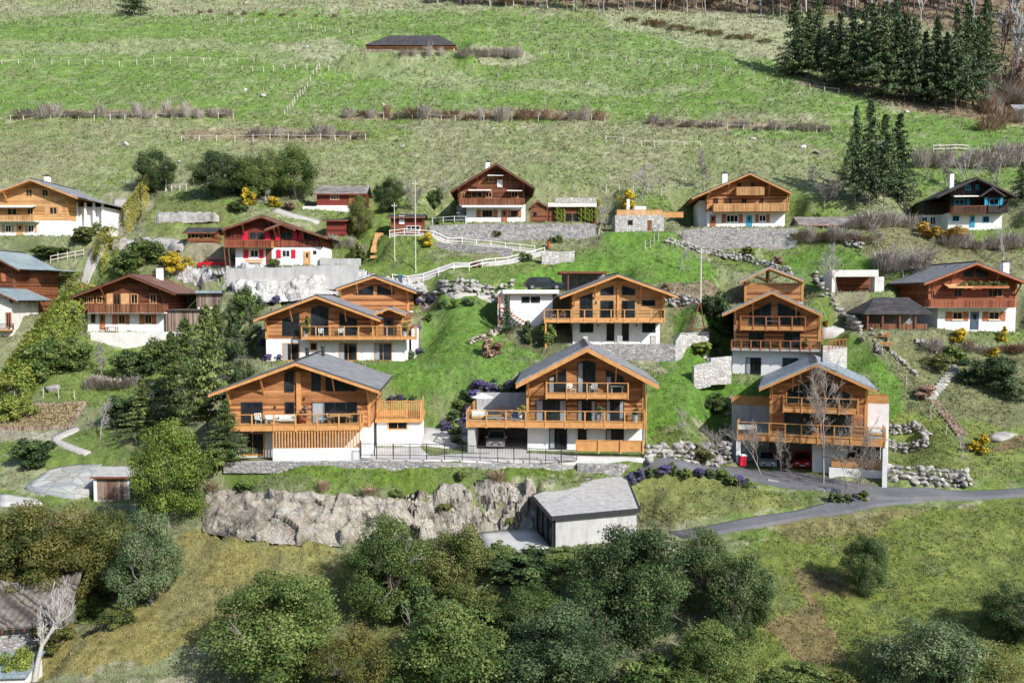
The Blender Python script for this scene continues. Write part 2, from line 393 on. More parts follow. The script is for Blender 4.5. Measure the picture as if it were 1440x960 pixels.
# natural relief, stronger away from the houses
rel = np.clip((YY-135)/30, 0, 1)
TZ = TZ+(fbm(XX/22, YY/14, 4, 3)-.5)*(2.2*rel+.5)+(fbm(XX/6, YY/4, 3, 9)-.5)*(.7*rel+.35)
def tz(x, y): return float(bil(TZ, GX0, GY0, GS, np.array([x]), np.array([y]))[0])
def smooth(t): t = np.clip(t, 0, 1); return t*t*(3-2*t)
def pad(cx_, cy_, yaw, x0, x1, y0, y1, z, ff=.6, fs=3.2, fb=3.5, bare=False):
    """level platform in a house's own frame; ff/fs/fb: run-out at front, sides and back"""
    global TZ
    c, s = math.cos(yaw), math.sin(yaw)
    lx = (XX-cx_)*c+(YY-cy_)*s; ly = -(XX-cx_)*s+(YY-cy_)*c
    w = smooth(1-np.maximum(x0-lx, 0)/fs)*smooth(1-np.maximum(lx-x1, 0)/fs)*smooth(1-np.maximum(y0-ly, 0)/ff)*smooth(1-np.maximum(ly-y1, 0)/fb)
    TZ = TZ*(1-w)+z*w
    if bare: NOG[w > .97] = True
def hit(u, v, y0=45., y1=370.):
    d = ray(u, v); ys = np.arange(y0, y1, .12); k = ys/d.y
    z = bil(TZ, GX0, GY0, GS, d.x*k, ys); below = (d.z*k) < z
    i = int(np.argmax(below)) if below.any() else len(ys)-1
    return Vector((d.x*k[i], ys[i], z[i]))
def poly_xy(pts): return [tuple(hit(*p)[:2]) for p in pts]

# ------------------------------------------------------------ houses
class House:
    """frame of a building: all parts in local metres (x along the front, y into the hill, z up)"""
    def __init__(s, u, v, Y, yaw=0, name='chalet', label='', cat='house', group=None, padw=None):
        s.O = at(u, v, Y); s.yaw = math.radians(yaw)
        c, n = math.cos(s.yaw), math.sin(s.yaw)
        s.ex = Vector((c, n, 0)); s.ey = Vector((-n, c, 0))
        s.e = empty(name, s.O, s.yaw, label, cat, group)
    def p(s, u, v, y=0):
        d = ray(u, v); t = (y+s.O.dot(s.ey))/d.dot(s.ey); P_ = d*t-s.O
        return P_.dot(s.ex), P_.z
    def x(s, u, y=0, v=500): return s.p(u, v, y)[0]
    def z(s, v, y=0, u=None):
        if u is None: u = proj(*s.O)[0]
        return s.p(u, v, y)[1]
    def pad(s, x0, x1, y0, y1, z=-.05, **k): pad(s.O.x, s.O.y, s.yaw, x0, x1, y0, y1, s.O.z+z, **k)
    def world(s, x, y, z): return s.O+s.ex*x+s.ey*y+Vector((0,0,z))

def window(h, pts, y=0, frame='frame_dark', fw=.07, mull=0, curtain=False, bars=0, name='window', proud=.05, sill=False):
    """pts: outline in local (x,z). Frame stands proud of the wall, pane recessed inside it."""
    n = len(pts); mb = MB()
    cxm = sum(p[0] for p in pts)/n; czm = sum(p[1] for p in pts)/n
    a = sum(pts[i][0]*pts[(i+1) % n][1]-pts[(i+1) % n][0]*pts[i][1] for i in range(n))
    if a < 0: pts = pts[::-1]
    for i in range(n):
        p, q = pts[i], pts[(i+1) % n]
        dx, dz = q[0]-p[0], q[1]-p[1]; L = math.hypot(dx, dz) or 1
        nx, nz = -dz/L*fw, dx/L*fw
        # mitred-ish strip, inset towards the inside
        ux, uz = dx/L*fw*.6, dz/L*fw*.6
        mb.prism([p, q, (q[0]+nx-ux, q[1]+nz-uz), (p[0]+nx+ux, p[1]+nz+uz)], y-proud-.001*i, y+.02)
    xs = [p[0] for p in pts]; zs = [p[1] for p in pts]
    def ztop(x):
        r = max(zs)
        for i in range(n):
            p, q = pts[i], pts[(i+1) % n]
            if abs(p[0]-q[0]) > 1e-6 and min(p[0], q[0]) <= x <= max(p[0], q[0]):
                zz = p[1]+(q[1]-p[1])*(x-p[0])/(q[0]-p[0])
                if zz > czm: r = min(r, zz)
        return r
    for k in range(mull):
        x = min(xs)+(max(xs)-min(xs))*(k+1)/(mull+1)
        mb.box(x-.03, x+.03, y-proud+.008, y+.015, min(zs)+fw*.5, ztop(x)-fw*.6)
    for k in range(bars):
        z = min(zs)+(max(zs)-min(zs))*(k+1)/(bars+1)
        mb.box(min(xs)+fw*.5, max(xs)-fw*.5, y-proud+.012, y+.012, z-.02, z+.02)
    w = mb.build(name, frame, h.e)
    k = 1-.02
    MB().prism([(cxm+(p[0]-cxm)*k, czm+(p[1]-czm)*k) for p in pts], y-.015, y+.018).build('pane', 'pane', w)
    if curtain:
        x0, x1 = min(xs)+fw, max(xs)-fw; z0, z1 = min(zs)+fw, min(ztop(min(xs)+.2), ztop(max(xs)-.2))-fw; cw = (x1-x0)*.2
        for s0 in ((x0, x0+cw), (x1-cw, x1)) if curtain is True else ((x0, x0+cw*1.3),):
            nf = 6; c = MB()
            for j in range(nf):
                a0 = s0[0]+(s0[1]-s0[0])*j/nf; a1 = s0[0]+(s0[1]-s0[0])*(j+1)/nf
                c.box(a0, a1+.002, y-.022-.006*(j % 2), y-.012, z0, z1)
            c.build('curtain', 'curtain', w)
    if sill: MB().box(min(xs)-.08, max(xs)+.08, y-.14, y+.01, min(zs)-.1, min(zs)-.003).build('sill', 'frame_white' if sill is True else sill, w)
    return w
def rect(h, u0, v0, u1, v1, y=0):
    um = (u0+u1)/2
    z0 = h.p(um, v1, y)[1]; z1 = h.p(um, v0, y)[1]; x0 = h.p(u0, v0, y)[0]; x1 = h.p(u1, v0, y)[0]
    return [(x0, z0), (x1, z0), (x1, z1), (x0, z1)]
def win(h, u0, v0, u1, v1, y=0, **k): return window(h, rect(h, u0, v0, u1, v1, y), y, **k)
def wpoly(h, pts, y=0, **k): return window(h, [h.p(u, v, y) for u, v in pts], y, **k)
def shutter(h, u0, v0, u1, v1, mat, y=0):
    r = rect(h, u0, v0, u1, v1, y); x0, x1 = r[0][0], r[1][0]; z0, z1 = r[0][1], r[2][1]
    mb = MB().box(x0, x1, y-.06, y-.004, z0, z1)
    for a in (.12, .5, .85): mb.box(x0+.03, x1-.03, y-.08, y-.058, z0+(z1-z0)*a-.035, z0+(z1-z0)*a+.035)
    return mb.build('shutter', mat, h.e)
def door(h, u0, v0, u1, v1, mat, y=0, glass=True):
    r = rect(h, u0, v0, u1, v1, y); x0, x1 = r[0][0], r[1][0]; z0, z1 = r[0][1], r[2][1]
    mb = MB().box(x0, x1, y-.05, y+.02, z0, z1); mb.box(x0-.07, x0-.002, y-.08, y+.02, z0, z1+.07); mb.box(x1+.002, x1+.07, y-.08, y+.02, z0, z1+.07)
    d = mb.build('door', mat, h.e)
    if glass:
        MB().box(x0+(x1-x0)*.3, x0+(x1-x0)*.7, y-.06, y-.045, z0+(z1-z0)*.55, z0+(z1-z0)*.88).build('pane', 'pane', d)
    MB().box(x1-.16, x1-.1, y-.1, y-.045, z0+(z1-z0)*.45, z0+(z1-z0)*.5).build('handle', 'alloy', d)
    return d
def roofline(A, L, R, x):
    if x <= A[0]: return A[1]+(L[1]-A[1])*(A[0]-x)/(A[0]-L[0])
    return A[1]+(R[1]-A[1])*(x-A[0])/(R[0]-A[0])
def gable(h, apex, eL, eR, uL, uR, vs, d, oh=1.3, roof='slate', wood='wood', trim='trim', y0=0, back=.6, th=.16, vergew=.26, struts=True, open_gable=False, wall=True, ohs=None, rafters=True, zbase=None, wallname='wall'):
    """gabled volume facing the valley. apex/eaves in pixels at the roof's front edge, walls' u at plane y0."""
    yf = y0-oh
    A = h.p(*apex, yf); L = h.p(*eL, yf); R = h.p(*eR, yf)
    yb = y0+d+back
    # roofing: two slabs meeting at the ridge
    rf = MB()
    for E, sg in ((L, -1), (R, 1)):
        dx, dz = E[0]-A[0], E[1]-A[1]; l = math.hypot(dx, dz); nx, nz = -dz/l*th*-sg*-1, abs(dx)/l*th
        pts = [(A[0], yf, A[1]), (E[0], yf, E[1]), (E[0], yb, E[1]), (A[0], yb, A[1])]
        if sg < 0: pts = pts[::-1]
        rf.slab(pts, th)
    ro = rf.build('roof', roof, h.e)
    MB().bar((A[0], yf-.02, A[1]+.03), (A[0], yb, A[1]+.03), .28, .07).build('ridge_cap', 'iron' if roof in ('slate','metal_roof','roof_dark','roof_teal') else roof, ro)
    # verge boards + purlin ends + soffit
    vb = MB(); t0 = th+.004
    for E in (L, R):
        k = 1.0
        p0 = (A[0], A[1]-t0); p1 = (E[0], E[1]-t0)
        pts = [p0, p1, (p1[0], p1[1]-vergew), (p0[0], p0[1]-vergew)]
        vb.prism(pts, yf-.03+(0.004 if E is R else 0), yf+.06)
        off = .12*(1 if E is L else -1)
        vb.slab([(A[0], yf+.07, A[1]-t0-.003), (E[0]+off, yf+.07, roofline(A, L, R, E[0]+off)-t0-.003), (E[0]+off, yb-.1, roofline(A, L, R, E[0]+off)-t0-.003), (A[0], yb-.1, A[1]-t0-.003)], .06)
    vb.build('verge_board', trim, ro)
    xL, xR = h.x(uL, y0), h.x(uR, y0)
    for x in [A[0]]+[A[0]+(xL-A[0])*.5, xL+.14, A[0]+(xR-A[0])*.5, xR-.14]:
        z = roofline(A, L, R, x)-t0-.14
        MB().box(x-.11, x+.11, yf+.1, y0+.1, z-.2, z+.04).build('purlin', trim, ro)
    if struts and oh > .7:
        for x in (xL+.14, xR-.14, A[0]+(xL-A[0])*.5, A[0]+(xR-A[0])*.5):
            z = roofline(A, L, R, x)-t0-.3
            MB().bar((x, yf+.3, z), (x, y0-.02, z-oh*.95), .13, .15).build('bracket', trim, h.e)
    if rafters:
        for E, xw in ((L, xL), (R, xR)):
            for k in range(int((d+oh)/1.1)):
                y = yf+.5+k*1.1
                x1 = E[0]+(.06 if E is L else -.06)
                MB().bar((xw, y, roofline(A, L, R, xw)-t0-.15), (x1, y, roofline(A, L, R, x1)-t0-.15), .1, .14).build('rafter', trim, ro)
        for E, sg in ((L, -1), (R, 1)): MB().tube((E[0]+sg*.07, yf, E[1]-.12), (E[0]+sg*.07, yb, E[1]-.12), .07, .07, 6).build('gutter', 'iron' if trim == 'trim' else 'frame_dark', ro)
    zs = h.p((uL+uR)/2, vs, y0)[1]
    if wall:
        if open_gable: top = [(xR, zs+open_gable), (xL, zs+open_gable)]
        else: top = [(xR, roofline(A, L, R, xR)-t0-.065), (A[0], A[1]-t0-.065), (xL, roofline(A, L, R, xL)-t0-.065)]
        MB().prism([(xL, zs), (xR, zs)]+top, y0, y0+d).build(wallname, wood, h.e)
        for x, sg in ((xL+.09, -1), (xR-.09, 1)):
            zt = zs+open_gable if open_gable else roofline(A, L, R, x)-t0-.1
            MB().box(x-.135, x+.135, y0-.045, y0+.2, zs+.01, zt).build('corner_post', trim, h.e)
    return dict(A=A, L=L, R=R, xL=xL, xR=xR, zs=zs, y0=y0, yf=yf, yb=yb)
def base(h, uL, uR, vs, d, mat='plaster', y0=0, depth=-2.2, inset=.03, name='base_wall'):
    xL, xR = h.x(uL, y0), h.x(uR, y0); z = h.p((uL+uR)/2, vs, y0)[1]
    MB().box(xL+inset, xR-inset, y0+inset, y0+d, depth, z-.003).build(name, mat, h.e); return xL, xR, z
def balcony(h, u0, u1, vr, vb, out, style='glass', mat='trim', slatmat='wood_v', wally=0, n=None, fascia=.32, deck='trim', left=True, right=True, name='balcony', posts=None, slabmat=None, vm=None):
    """railing u-range and rail/underside v measured at the balcony's front plane"""
    y = wally-out; um = (u0+u1)/2
    x0, x1 = h.x(u0, y), h.x(u1, y); zr = h.p(um, vr, y)[1]; zb = h.p(um, vb, y)[1]; zd = zb+fascia
    if slabmat: b = MB().box(x0, x1, y, wally-.004, zb, zd).build(name, slabmat, h.e)
    else:
        b = MB(); b.box(x0+.08, x1-.08, y+.07, wally-.004, zd-.16, zd-.02)
        k = max(2, int((x1-x0)/1.6))
        for i in range(k+1):
            x = x0+.15+(x1-x0-.3)*i/k; b.box(x-.06, x+.06, y+.075, wally-.006, zb+.03, zd-.17)
        b.box(x0, x1, y, y+.066, zb, zd); b.box(x0, x0+.066, y+.068, wally-.005, zb+.002, zd); b.box(x1-.066, x1, y+.068, wally-.005, zb+.002, zd)
        b = b.build(name, deck, h.e)
    ra = MB(); n = n or max(2, int(round((x1-x0)/1.5)))
    for i in range(n+1):
        x = x0+.05+(x1-x0-.1)*i/n; ra.box(x-.05, x+.05, y+.0, y+.1, zd+.002, zr-.06)
        if style == 'glass': ra.box(x-.06, x+.06, y-.05, y-.002, zb-.08, zr-.07)
    ra.box(x0, x1, y-.03, y+.13, zr-.058, zr)
    ra.box(x0+.12, x1-.12, y+.03, y+.08, zd+.1, zd+.15) if style != 'slat' else None
    for sd, x in ((left, x0+.05), (right, x1-.05)):
        if sd:
            ra.box(x-.06, x+.06, y+.135, wally-.02, zr-.056, zr-.002)
            m = max(1, int(out/1.3))
            for k in range(1, m+1):
                yy = y+(out-.1)*k/m; ra.box(x-.045, x+.045, yy-.045, yy+.045, zd+.002, zr-.06)
            if style == 'slat': ra.box(x-.02, x+.02, y+.14, wally-.02, zd+.05, zr-.1)
    ra.build('railing', mat, b)
    if style == 'glass':
        g = MB()
        for i in range(n):
            xa = x0+.12+(x1-x0-.1)*i/n; xb = x0-.02+(x1-x0-.1)*(i+1)/n; g.box(xa, xb, y+.045, y+.06, zd+.17, zr-.08)
        for sd, x in ((left, x0+.05), (right, x1-.05)):
            if sd: g.box(x-.008, x+.008, y+.18, wally-.06, zd+.12, zr-.09)
        g.build('glass_panel', 'glass', b)
    elif style == 'slat':
        g = MB(); k = int((x1-x0)/.17)
        for i in range(k):
            x = x0+.03+(x1-x0-.06)*(i+.5)/k; w = .06
            g.box(x-w, x+w, y-.028, y-.003, zb+.02, zr-.07)
        g.build('baluster', slatmat, b)
    elif style == 'bars':
        g = MB(); k = int((x1-x0)/.13)
        for i in range(k):
            x = x0+.06+(x1-x0-.12)*(i+.5)/k; g.box(x-.015, x+.015, y+.04, y+.065, zd+.02, zr-.06)
        g.build('baluster', mat, b)
    if posts:
        for px in posts:
            x = h.x(px, y); MB().box(x-.1, x+.1, y+.1, y+.3, h.e.get('pz', -2.), zb-.004).build('post', mat, h.e)
    return dict(x0=x0, x1=x1, y=y, zd=zd-.02, zr=zr, zb=zb)
def chimney(h, u, v0, v1, y, w=.55, mat='plaster', cap='roof_dark', name='chimney'):
    x, z1 = h.p(u, v0, y); z0 = h.p(u, v1, y)[1]-1.2
    c = MB().box(x-w/2, x+w/2, y-w/2, y+w/2, z0, z1-.12).build(name, mat, h.e)
    m = MB().box(x-w*.62, x+w*.62, y-w*.62, y+w*.62, z1-.116, z1-.05); m.box(x-w*.3, x+w*.3, y-w*.3, y+w*.3, z1-.046, z1+.1); m.build('chimney_cap', cap, c)
def flue(h, u, v0, v1, y, r=.14):
    x, z1 = h.p(u, v0, y); z0 = h.p(u, v1, y)[1]-.8
    m = MB().tube((x, y, z0), (x, y, z1), r, r, 10); m.tube((x, y, z1-.1), (x, y, z1+.02), r*1.4, r*1.4, 10); m.build('flue', 'frame_dark', h.e)
def wbox(h, u0, u1, v0, v1, y0, d, mat, name='wall', depth=None):
    x0, x1 = h.x(u0, y0), h.x(u1, y0); um = (u0+u1)/2; z1 = h.p(um, v0, y0)[1]; z0 = h.p(um, v1, y0)[1] if depth is None else depth
    return MB().box(x0, x1, y0, y0+d, z0, z1).build(name, mat, h.e)
# ============================================================ HOUSES
HS = {}
def lights(h, pts, y=0):
    for u, v in pts:
        x, z = h.p(u, v, y); MB().box(x-.06, x+.06, y-.14, y-.01, z-.12, z+.12).build('wall_lamp', 'frame_dark', h.e)

# ---- front left chalet
h = A = House(420, 642, 76, 3.6, 'timber_chalet', 'orange larch chalet with grey slate roof and upright slat screen, leftmost of front row')
h.pad(-8, 12, -2.6, 5, 0, ff=.4, fb=6, bare=True); h.pad(7.02, 12.5, 4.2, 11, 0.2, ff=1)
g = gable(h, (415,507.5), (292.5,552), (534,547), 320, 520, 601, 11.6, oh=1.5)
base(h, 320, 520, 601, 11.4)
base_x = h.x(320), h.x(520)
door_u = win(h, 338, 608, 372, 640, mull=1, frame='trim', fw=.13, curtain='l'); 
win(h, 339, 565, 369.5, 599, bars=0, mull=1, fw=.09); win(h, 400.5, 565, 414, 599); win(h, 438.5, 565, 502.5, 598, mull=3, curtain='l')
wpoly(h, [(400,551),(400,525),(413.5,519.5),(413.5,551)]); wpoly(h, [(438,550),(438,521),(451,525.5),(451,550)]); wpoly(h, [(458,550),(458,528),(501,544.5),(501,550)])
x, z0 = h.p(420, 603); xx, z1 = h.p(420, 522)
MB().box(h.x(418.5)-.12, h.x(421)+.12, -.2, .0, z0+.02, z1).build('post', 'trim', h.e)
bal = balcony(h, 321, 507, 582, 605.5, 2.0, 'glass', 'trim', fascia=.45, n=6)
# slatted screen and low wall under the balcony
yb = -1.9; x0, x1 = h.x(382, yb), h.x(505, yb); zt = bal['zb']-.01; zm = h.z(630, yb)
m = MB()
for i in range(30):
    x = x0+.05+(x1-x0-.1)*i/29; m.box(x-.055, x+.055, yb-.05, yb+.06, zm+.004, zt)
m.box(x0, x1, yb+.065, yb+.12, zt-.2, zt-.05)
m.build('slat_screen', 'trim', h.e)
MB().box(x0, x1, yb-.1, yb+.2, -1., zm).build('low_wall', 'plaster', h.e)
MB().box(x1+.01, h.x(520), -.9, -.04, -.8, 1.6).build('side_wall', 'plaster', h.e)
MB().box(h.x(318), h.x(522), -2.75, -2.05, -.5, .06).build('terrace_slab', 'concrete', h.e)
flue(h, 432, 489, 505, 6, .17); flue(h, 454, 487, 502, 9, .17)
lights(h, [(387,572),(428,560)])
# low wing on the right with its roof terrace
y0 = 4.2; x0, x1 = h.x(529, y0), h.x(592, y0); z0 = h.z(624, y0, 560); z1 = h.z(588, y0, 560); zr = h.z(563, y0, 560)
MB().box(x0, x1, y0, y0+6, z0-2, z1-.35).build('wing_wall', 'plaster', h.e)
MB().box(x0-.1, x1+.15, y0-.35, y0+6.1, z1-.346, z1).build('terrace_deck', 'trim', h.e)
m = MB(); nn = 25
for i in range(nn):
    x = x0+(x1-x0)*(i+.5)/nn; m.box(x-.035, x+.035, y0-.33, y0-.28, z1+.05, zr-.06)
for i in range(4):
    x = x0+.05+(x1-x0-.1)*i/3; m.box(x-.08, x+.08, y0-.27, y0-.12, z1+.004, zr-.06)
m.box(x0-.05, x1+.1, y0-.36, y0-.1, zr-.056, zr)
m.box(x1-.02, x1+.06, y0-.05, y0+5, z1+.01, zr-.07)
m.build('railing', 'trim', h.e)
win(h, 545, 591.5, 573.5, 604, y0, frame='trim', fw=.12, mull=1)
MB().tube((h.x(530), -.3, h.z(549)), (h.x(526), -.35, h.z(596)), .06, .06).tube((h.x(526), -.35, h.z(596)), (h.x(526), -.35, 0), .06, .06).build('downpipe', 'frame_dark', h.e)
HS['A'] = (h, bal)

# ---- front centre chalet
h = C_ = House(825, 634, 80, -3.3, 'timber_chalet', 'orange larch chalet with a silver car in its open garage, centre of front row')
h.pad(-12.5, -5, -3.2, 7.5, 0, ff=.5, fb=3, fs=2.5, bare=True); h.pad(-5, 6.6, -3.2, 3.5, 0, ff=.5, fb=7, fs=6, bare=True)
g = gable(h, (825.5,486), (725.5,537.5), (927,539), 741, 907, 600.5, 11, oh=1.7, vergew=.42)
base(h, 741.5, 907.5, 600.5, 11)
for q in ([(771.5,552),(771.5,530),(796.5,519),(796.5,552)], [(812,552),(812,510),(825,506),(837.5,510),(837.5,552)], [(852,552),(852,519),(877,530),(877,552)]): wpoly(h, q, mull=1, curtain='l')
for q in ((753.5,562,797,592,2), (812,562.5,838,592,1), (852,562.5,877.5,592,1)): win(h, *q[:4], mull=q[4], curtain=True)
win(h, 772.5, 601.5, 797.5, 631, mull=1, curtain='l'); win(h, 812.5, 602.5, 825, 619, bars=1); win(h, 852, 602.5, 877.5, 619, mull=1, curtain='l')
bu = balcony(h, 767.5, 884.5, 538, 560.5, 1.4, 'glass', 'trim', fascia=.42, n=4)
y = -1.6; bal = balcony(h, 655.5, 908, 577.5, 601.5, 1.6, 'glass', 'trim', fascia=.5, n=9)
# deck over the garage, running back beside the house
x0, x1 = h.x(655.5, -1.6), h.x(741)-.01
MB().box(x0+.08, x1, .0, 7.2, bal['zd']-.3, bal['zd']).build('terrace_deck', 'concrete', h.e)
m = MB()
for k in range(5): m.box(x0, x0+.1, .1+k*1.4, .2+k*1.4, bal['zd'], bal['zr']-.05)
m.box(x0-.03, x0+.13, -.1, 5.8, bal['zr']-.045, bal['zr']); m.build('railing', 'trim', h.e)
MB().box(x0+.1, x1, 7.2, 7.5, bal['zd']-3, h.z(552, 7.2, 700)).build('back_wall', 'concrete', h.e)
MB().box(x0+.1, x0+.75, -1.3, 7.2, -1, bal['zd']-.304).build('garage_pillar', 'concrete', h.e)
MB().box(x0+.76, x1, 6.9, 7.19, -1, bal['zd']-.304).build('garage_back_wall', 'concrete', h.e)
# timber fence panel on the pavement
yf = -2.6; f0, f1 = h.x(810.5, yf), h.x(906, yf); zt = h.z(618.5, yf); zb_ = h.z(634, yf)
m = MB(); nn = 50
for i in range(nn):
    x = f0+(f1-f0)*(i+.5)/nn; m.box(x-.065, x+.065, yf-.02, yf+.02, zb_, zt-.05)
for i in range(4):
    x = f0+.05+(f1-f0-.1)*i/3; m.box(x-.08, x+.08, yf-.12, yf-.022, zb_-.2, zt+.02)
m.box(f0, f1, yf-.07, yf+.07, zt-.046, zt)
m.build('fence_panel', 'trim', h.e)
MB().tube((h.x(909), -.2, h.z(545)), (h.x(909), -.2, 0), .06, .06).build('downpipe', 'trim', h.e)
lights(h, [(805,570),(845,570)])
MB().box(h.x(657)+.8, h.x(741)-.02, -2.9, 6.88, -.5, .03).build('garage_floor', 'pave', h.e)
HS['C'] = (h, bal, bu)

# ---- front right chalet
h = J = House(1150, 668, 81, -18, 'timber_chalet', 'orange larch chalet with blue-grey metal roof behind bare trees, rightmost of the front row')
h.pad(-8.2, 7.6, -1.2, 6, 0.25, ff=1.2, fb=6, fs=5, bare=True)
g = gable(h, (1148,509), (1067.5,544), (1234,547), 1084, 1221, 620, 10.5, oh=1.5, roof='metal_roof')
zd = h.z(620, 0, 1150)
xl, xr = h.x(1084), h.x(1221)
MB().box(h.x(1145), h.x(1240), .03, 9, -2.5, zd-.3).build('base_wall', 'plaster', h.e)
MB().box(h.x(1036), h.x(1144), 6., 6.3, -2.5, zd-.3).build('garage_back_wall', 'concrete', h.e)
for q in ([(1105.5,568),(1105.5,547),(1141,532),(1141,568)], [(1161,568),(1161,537),(1197.5,553),(1197.5,568)]): wpoly(h, q, mull=1, frame='trim', fw=.09)
win(h, 1103, 581, 1142, 612, mull=2); win(h, 1161, 583, 1197.5, 612, mull=1)
bu = balcony(h, 1102, 1209, 559.5, 581, 1.3, 'glass', 'trim', fascia=.4, n=4)
y = -2.0; bal = balcony(h, 1038, 1248, 597, 623.5, 2.0, 'glass', 'trim', fascia=.5, n=9)
MB().box(bal['x0']+.08, h.x(1084)-.01, .01, 6.3, bal['zd']-.25, bal['zd']).build('terrace_deck', 'concrete', h.e)
MB().box(h.x(1221)+.01, h.x(1251, 0), .01, 6.3, bal['zd']-.25, bal['zd']).build('side_deck', 'concrete', h.e)
for u in (1040,): MB().box(h.x(u, -1.8)-.2, h.x(u, -1.8)+.2, -1.9, -1.5, -2, bal['zb']-.01).build('pillar', 'plaster', h.e)
MB().box(h.x(1246, -1.8)-.1, h.x(1246, -1.8)+.3, -1.9, .02, -.5, bal['zb']-.01).build('side_wall', 'plaster', h.e)
# retaining walls with fence each side of the back
ya = 4.6
def panel(h, u0, u1, v0, v1, y, mat='trim', name='fence_panel'):
    x0, x1 = h.x(u0, y), h.x(u1, y); um = (u0+u1)/2; za, zb2 = h.p(um, v0, y)[1], h.p(um, v1, y)[1]
    m = MB(); k = max(4, int((x1-x0)/.15))
    for i in range(k):
        x = x0+(x1-x0)*(i+.5)/k; m.box(x-.065, x+.065, y-.02, y+.02, zb2, za-.03)
    m.box(x0, x1, y-.06, y+.06, za-.026, za+.02); m.box(x0, x1, y+.022, y+.07, zb2+.1, zb2+.2)
    return m.build(name, mat, h.e)
wbox(h, 1030, 1084, 570, 600, ya, .35, 'concrete', 'back_wall', depth=-1.5); panel(h, 1029, 1084, 557, 569.6, ya)
wbox(h, 1222, 1252, 567.5, 600, 5.2, .35, 'plaster', 'back_wall', depth=-1.5); panel(h, 1222, 1251, 554.5, 567, 5.2)
x9 = h.x(1250, -1.5)
win(h, 1192, 626, 1238, 645, .03, mull=2, frame='frame_dark')
panel(h, 1172, 1244, 644.5, 658, -.9)
MB().box(h.x(1169, -1), h.x(1246, -1), -1.0, .028, -2.5, h.z(659, -1, 1200)).build('low_wall', 'plaster', h.e)
flue(h, 1156, 485, 508, 3, .1)
MB().box(h.x(1042), h.x(1144), -.9, 5.98, -.5, .13).build('garage_floor', 'asphalt', h.e)
HS['J'] = (h, bal, bu)

# ---- second row left chalet
h = B = House(470, 508, 96, 1.5, 'timber_chalet', 'orange larch chalet with long glass railed deck, left in the second row')
h.pad(-9, 8, -1.6, 4, 0, ff=2, fb=7, fs=6)
g = gable(h, (444,414), (356,447.5), (535,447.5), 374, 526, 476, 10, oh=1.5)
xL = h.x(374); MB().box(xL+.03, h.x(571), .03, 10, -2.5, h.z(476)-.003).build('base_wall', 'plaster', h.e)
MB().prism([(h.x(526)+.05, h.z(476)), (h.x(571), h.z(476)), (h.x(571), h.z(441)), (h.x(548), h.z(435)), (h.x(526)+.05, h.z(441))], 1.2, 8).build('entrance_wall', 'wood', h.e)
g2 = gable(h, (546.5,431.5), (526,440), (571,441), 529, 568, 447, 1.0, oh=1.3, y0=1.15, roof='slate', struts=False, wall=False, rafters=False, back=1.5, vergew=.2, th=.12)
for x in (h.x(530, .2), h.x(567, .2)): MB().box(x-.08, x+.08, .12, .28, h.z(472), h.z(442.5)).build('post', 'trim', h.e)
for q in ([(397,472),(397,449),(421,440),(421,472)], [(437.5,472),(437.5,433),(449.5,429),(462,433),(462,472)], [(477,472),(477,440),(502,449),(502,472)]): wpoly(h, q, mull=1, bars=1)
door(h, 541, 447, 552.5, 473, 'frame_dark', 1.2)
for q in ((397.5,482,421.5,507.5), (476.5,482,502.5,507.5), (526,482,551.5,507.5)): win(h, *q, y=.03, mull=1, frame='trim', fw=.11, curtain='l')
win(h, 436, 481.5, 446, 492.5, y=.03, frame='trim', fw=.1)
bal = balcony(h, 424, 585, 458.5, 477.5, 1.5, 'glass', 'trim', fascia=.3, n=8)
MB().box(h.x(575), h.x(583), 3.2, 9, -1.5, h.z(462, 3.2)).build('stair_wall', 'plaster', h.e)
HS['B'] = (h, bal)
h = B2 = House(527, 434, 104, 1.5, 'timber_annex', 'orange gabled annex with two gable windows behind the left chalet of the second row', 'house')
h.pad(-5, 5.5, -1, 6, -.8, ff=2)
g = gable(h, (526,386.5), (472,404.5), (585.5,409), 479, 575, 437, 7.5, oh=1.2, vergew=.22); base(h, 479, 575, 437, 7.5, depth=-4)
wpoly(h, [(501,414.5),(501,409.5),(525,400.5),(525,414.5)]); wpoly(h, [(530.5,414.5),(530.5,400.5),(554.5,410),(554.5,414.5)])

# ---- second row centre chalet
h = D = House(868, 484, 98, 0, 'timber_chalet', 'larch chalet beside the white flat roofed garage in the second row')
h.pad(-7, 7, -2.2, 4, 0, ff=.4, fb=6, fs=4, bare=True)
g = gable(h, (869,384), (787.5,415.5), (953,414), 805, 932.5, 452, 10, oh=1.5, wood='wood_pale', trim='trim')
base(h, 805, 928, 452, 10)
wpoly(h, [(815.5,446),(815.5,418),(833.5,411.5),(833.5,446)], mull=1); wpoly(h, [(844.5,415),(844.5,407.5),(863,401),(863,415)]); wpoly(h, [(874.5,415),(874.5,401),(893,407),(893,415)])
win(h, 844.5, 422.5, 863, 447, mull=1); win(h, 874.5, 422.5, 893, 447, mull=1); win(h, 903, 422, 921.5, 430)
win(h, 815.5, 454.5, 834.5, 467.5, .03); win(h, 853, 454.5, 864, 479, .03); win(h, 874.5, 454.5, 884.5, 479, .03); win(h, 903, 454, 922, 467.5, .03)
bal = balcony(h, 765, 934.5, 435, 453.5, 2.2, 'glass', 'trim', fascia=.38, n=9)
MB().box(bal['x0']+.08, h.x(805)-.01, .001, 4, bal['zd']-.25, bal['zd']).build('terrace_deck', 'concrete', h.e)
MB().box(bal['x0']+.1, bal['x0']+.3, -2.1, -1.9, -1.5, bal['zb']-.02).build('post', 'trim', h.e)
m = MB()
for k in range(5): x = h.x(862.5+k*2.6); 
MB().box(h.x(867), h.x(870), -.12, -.002, h.z(447), h.z(398)).build('post', 'trim', h.e)
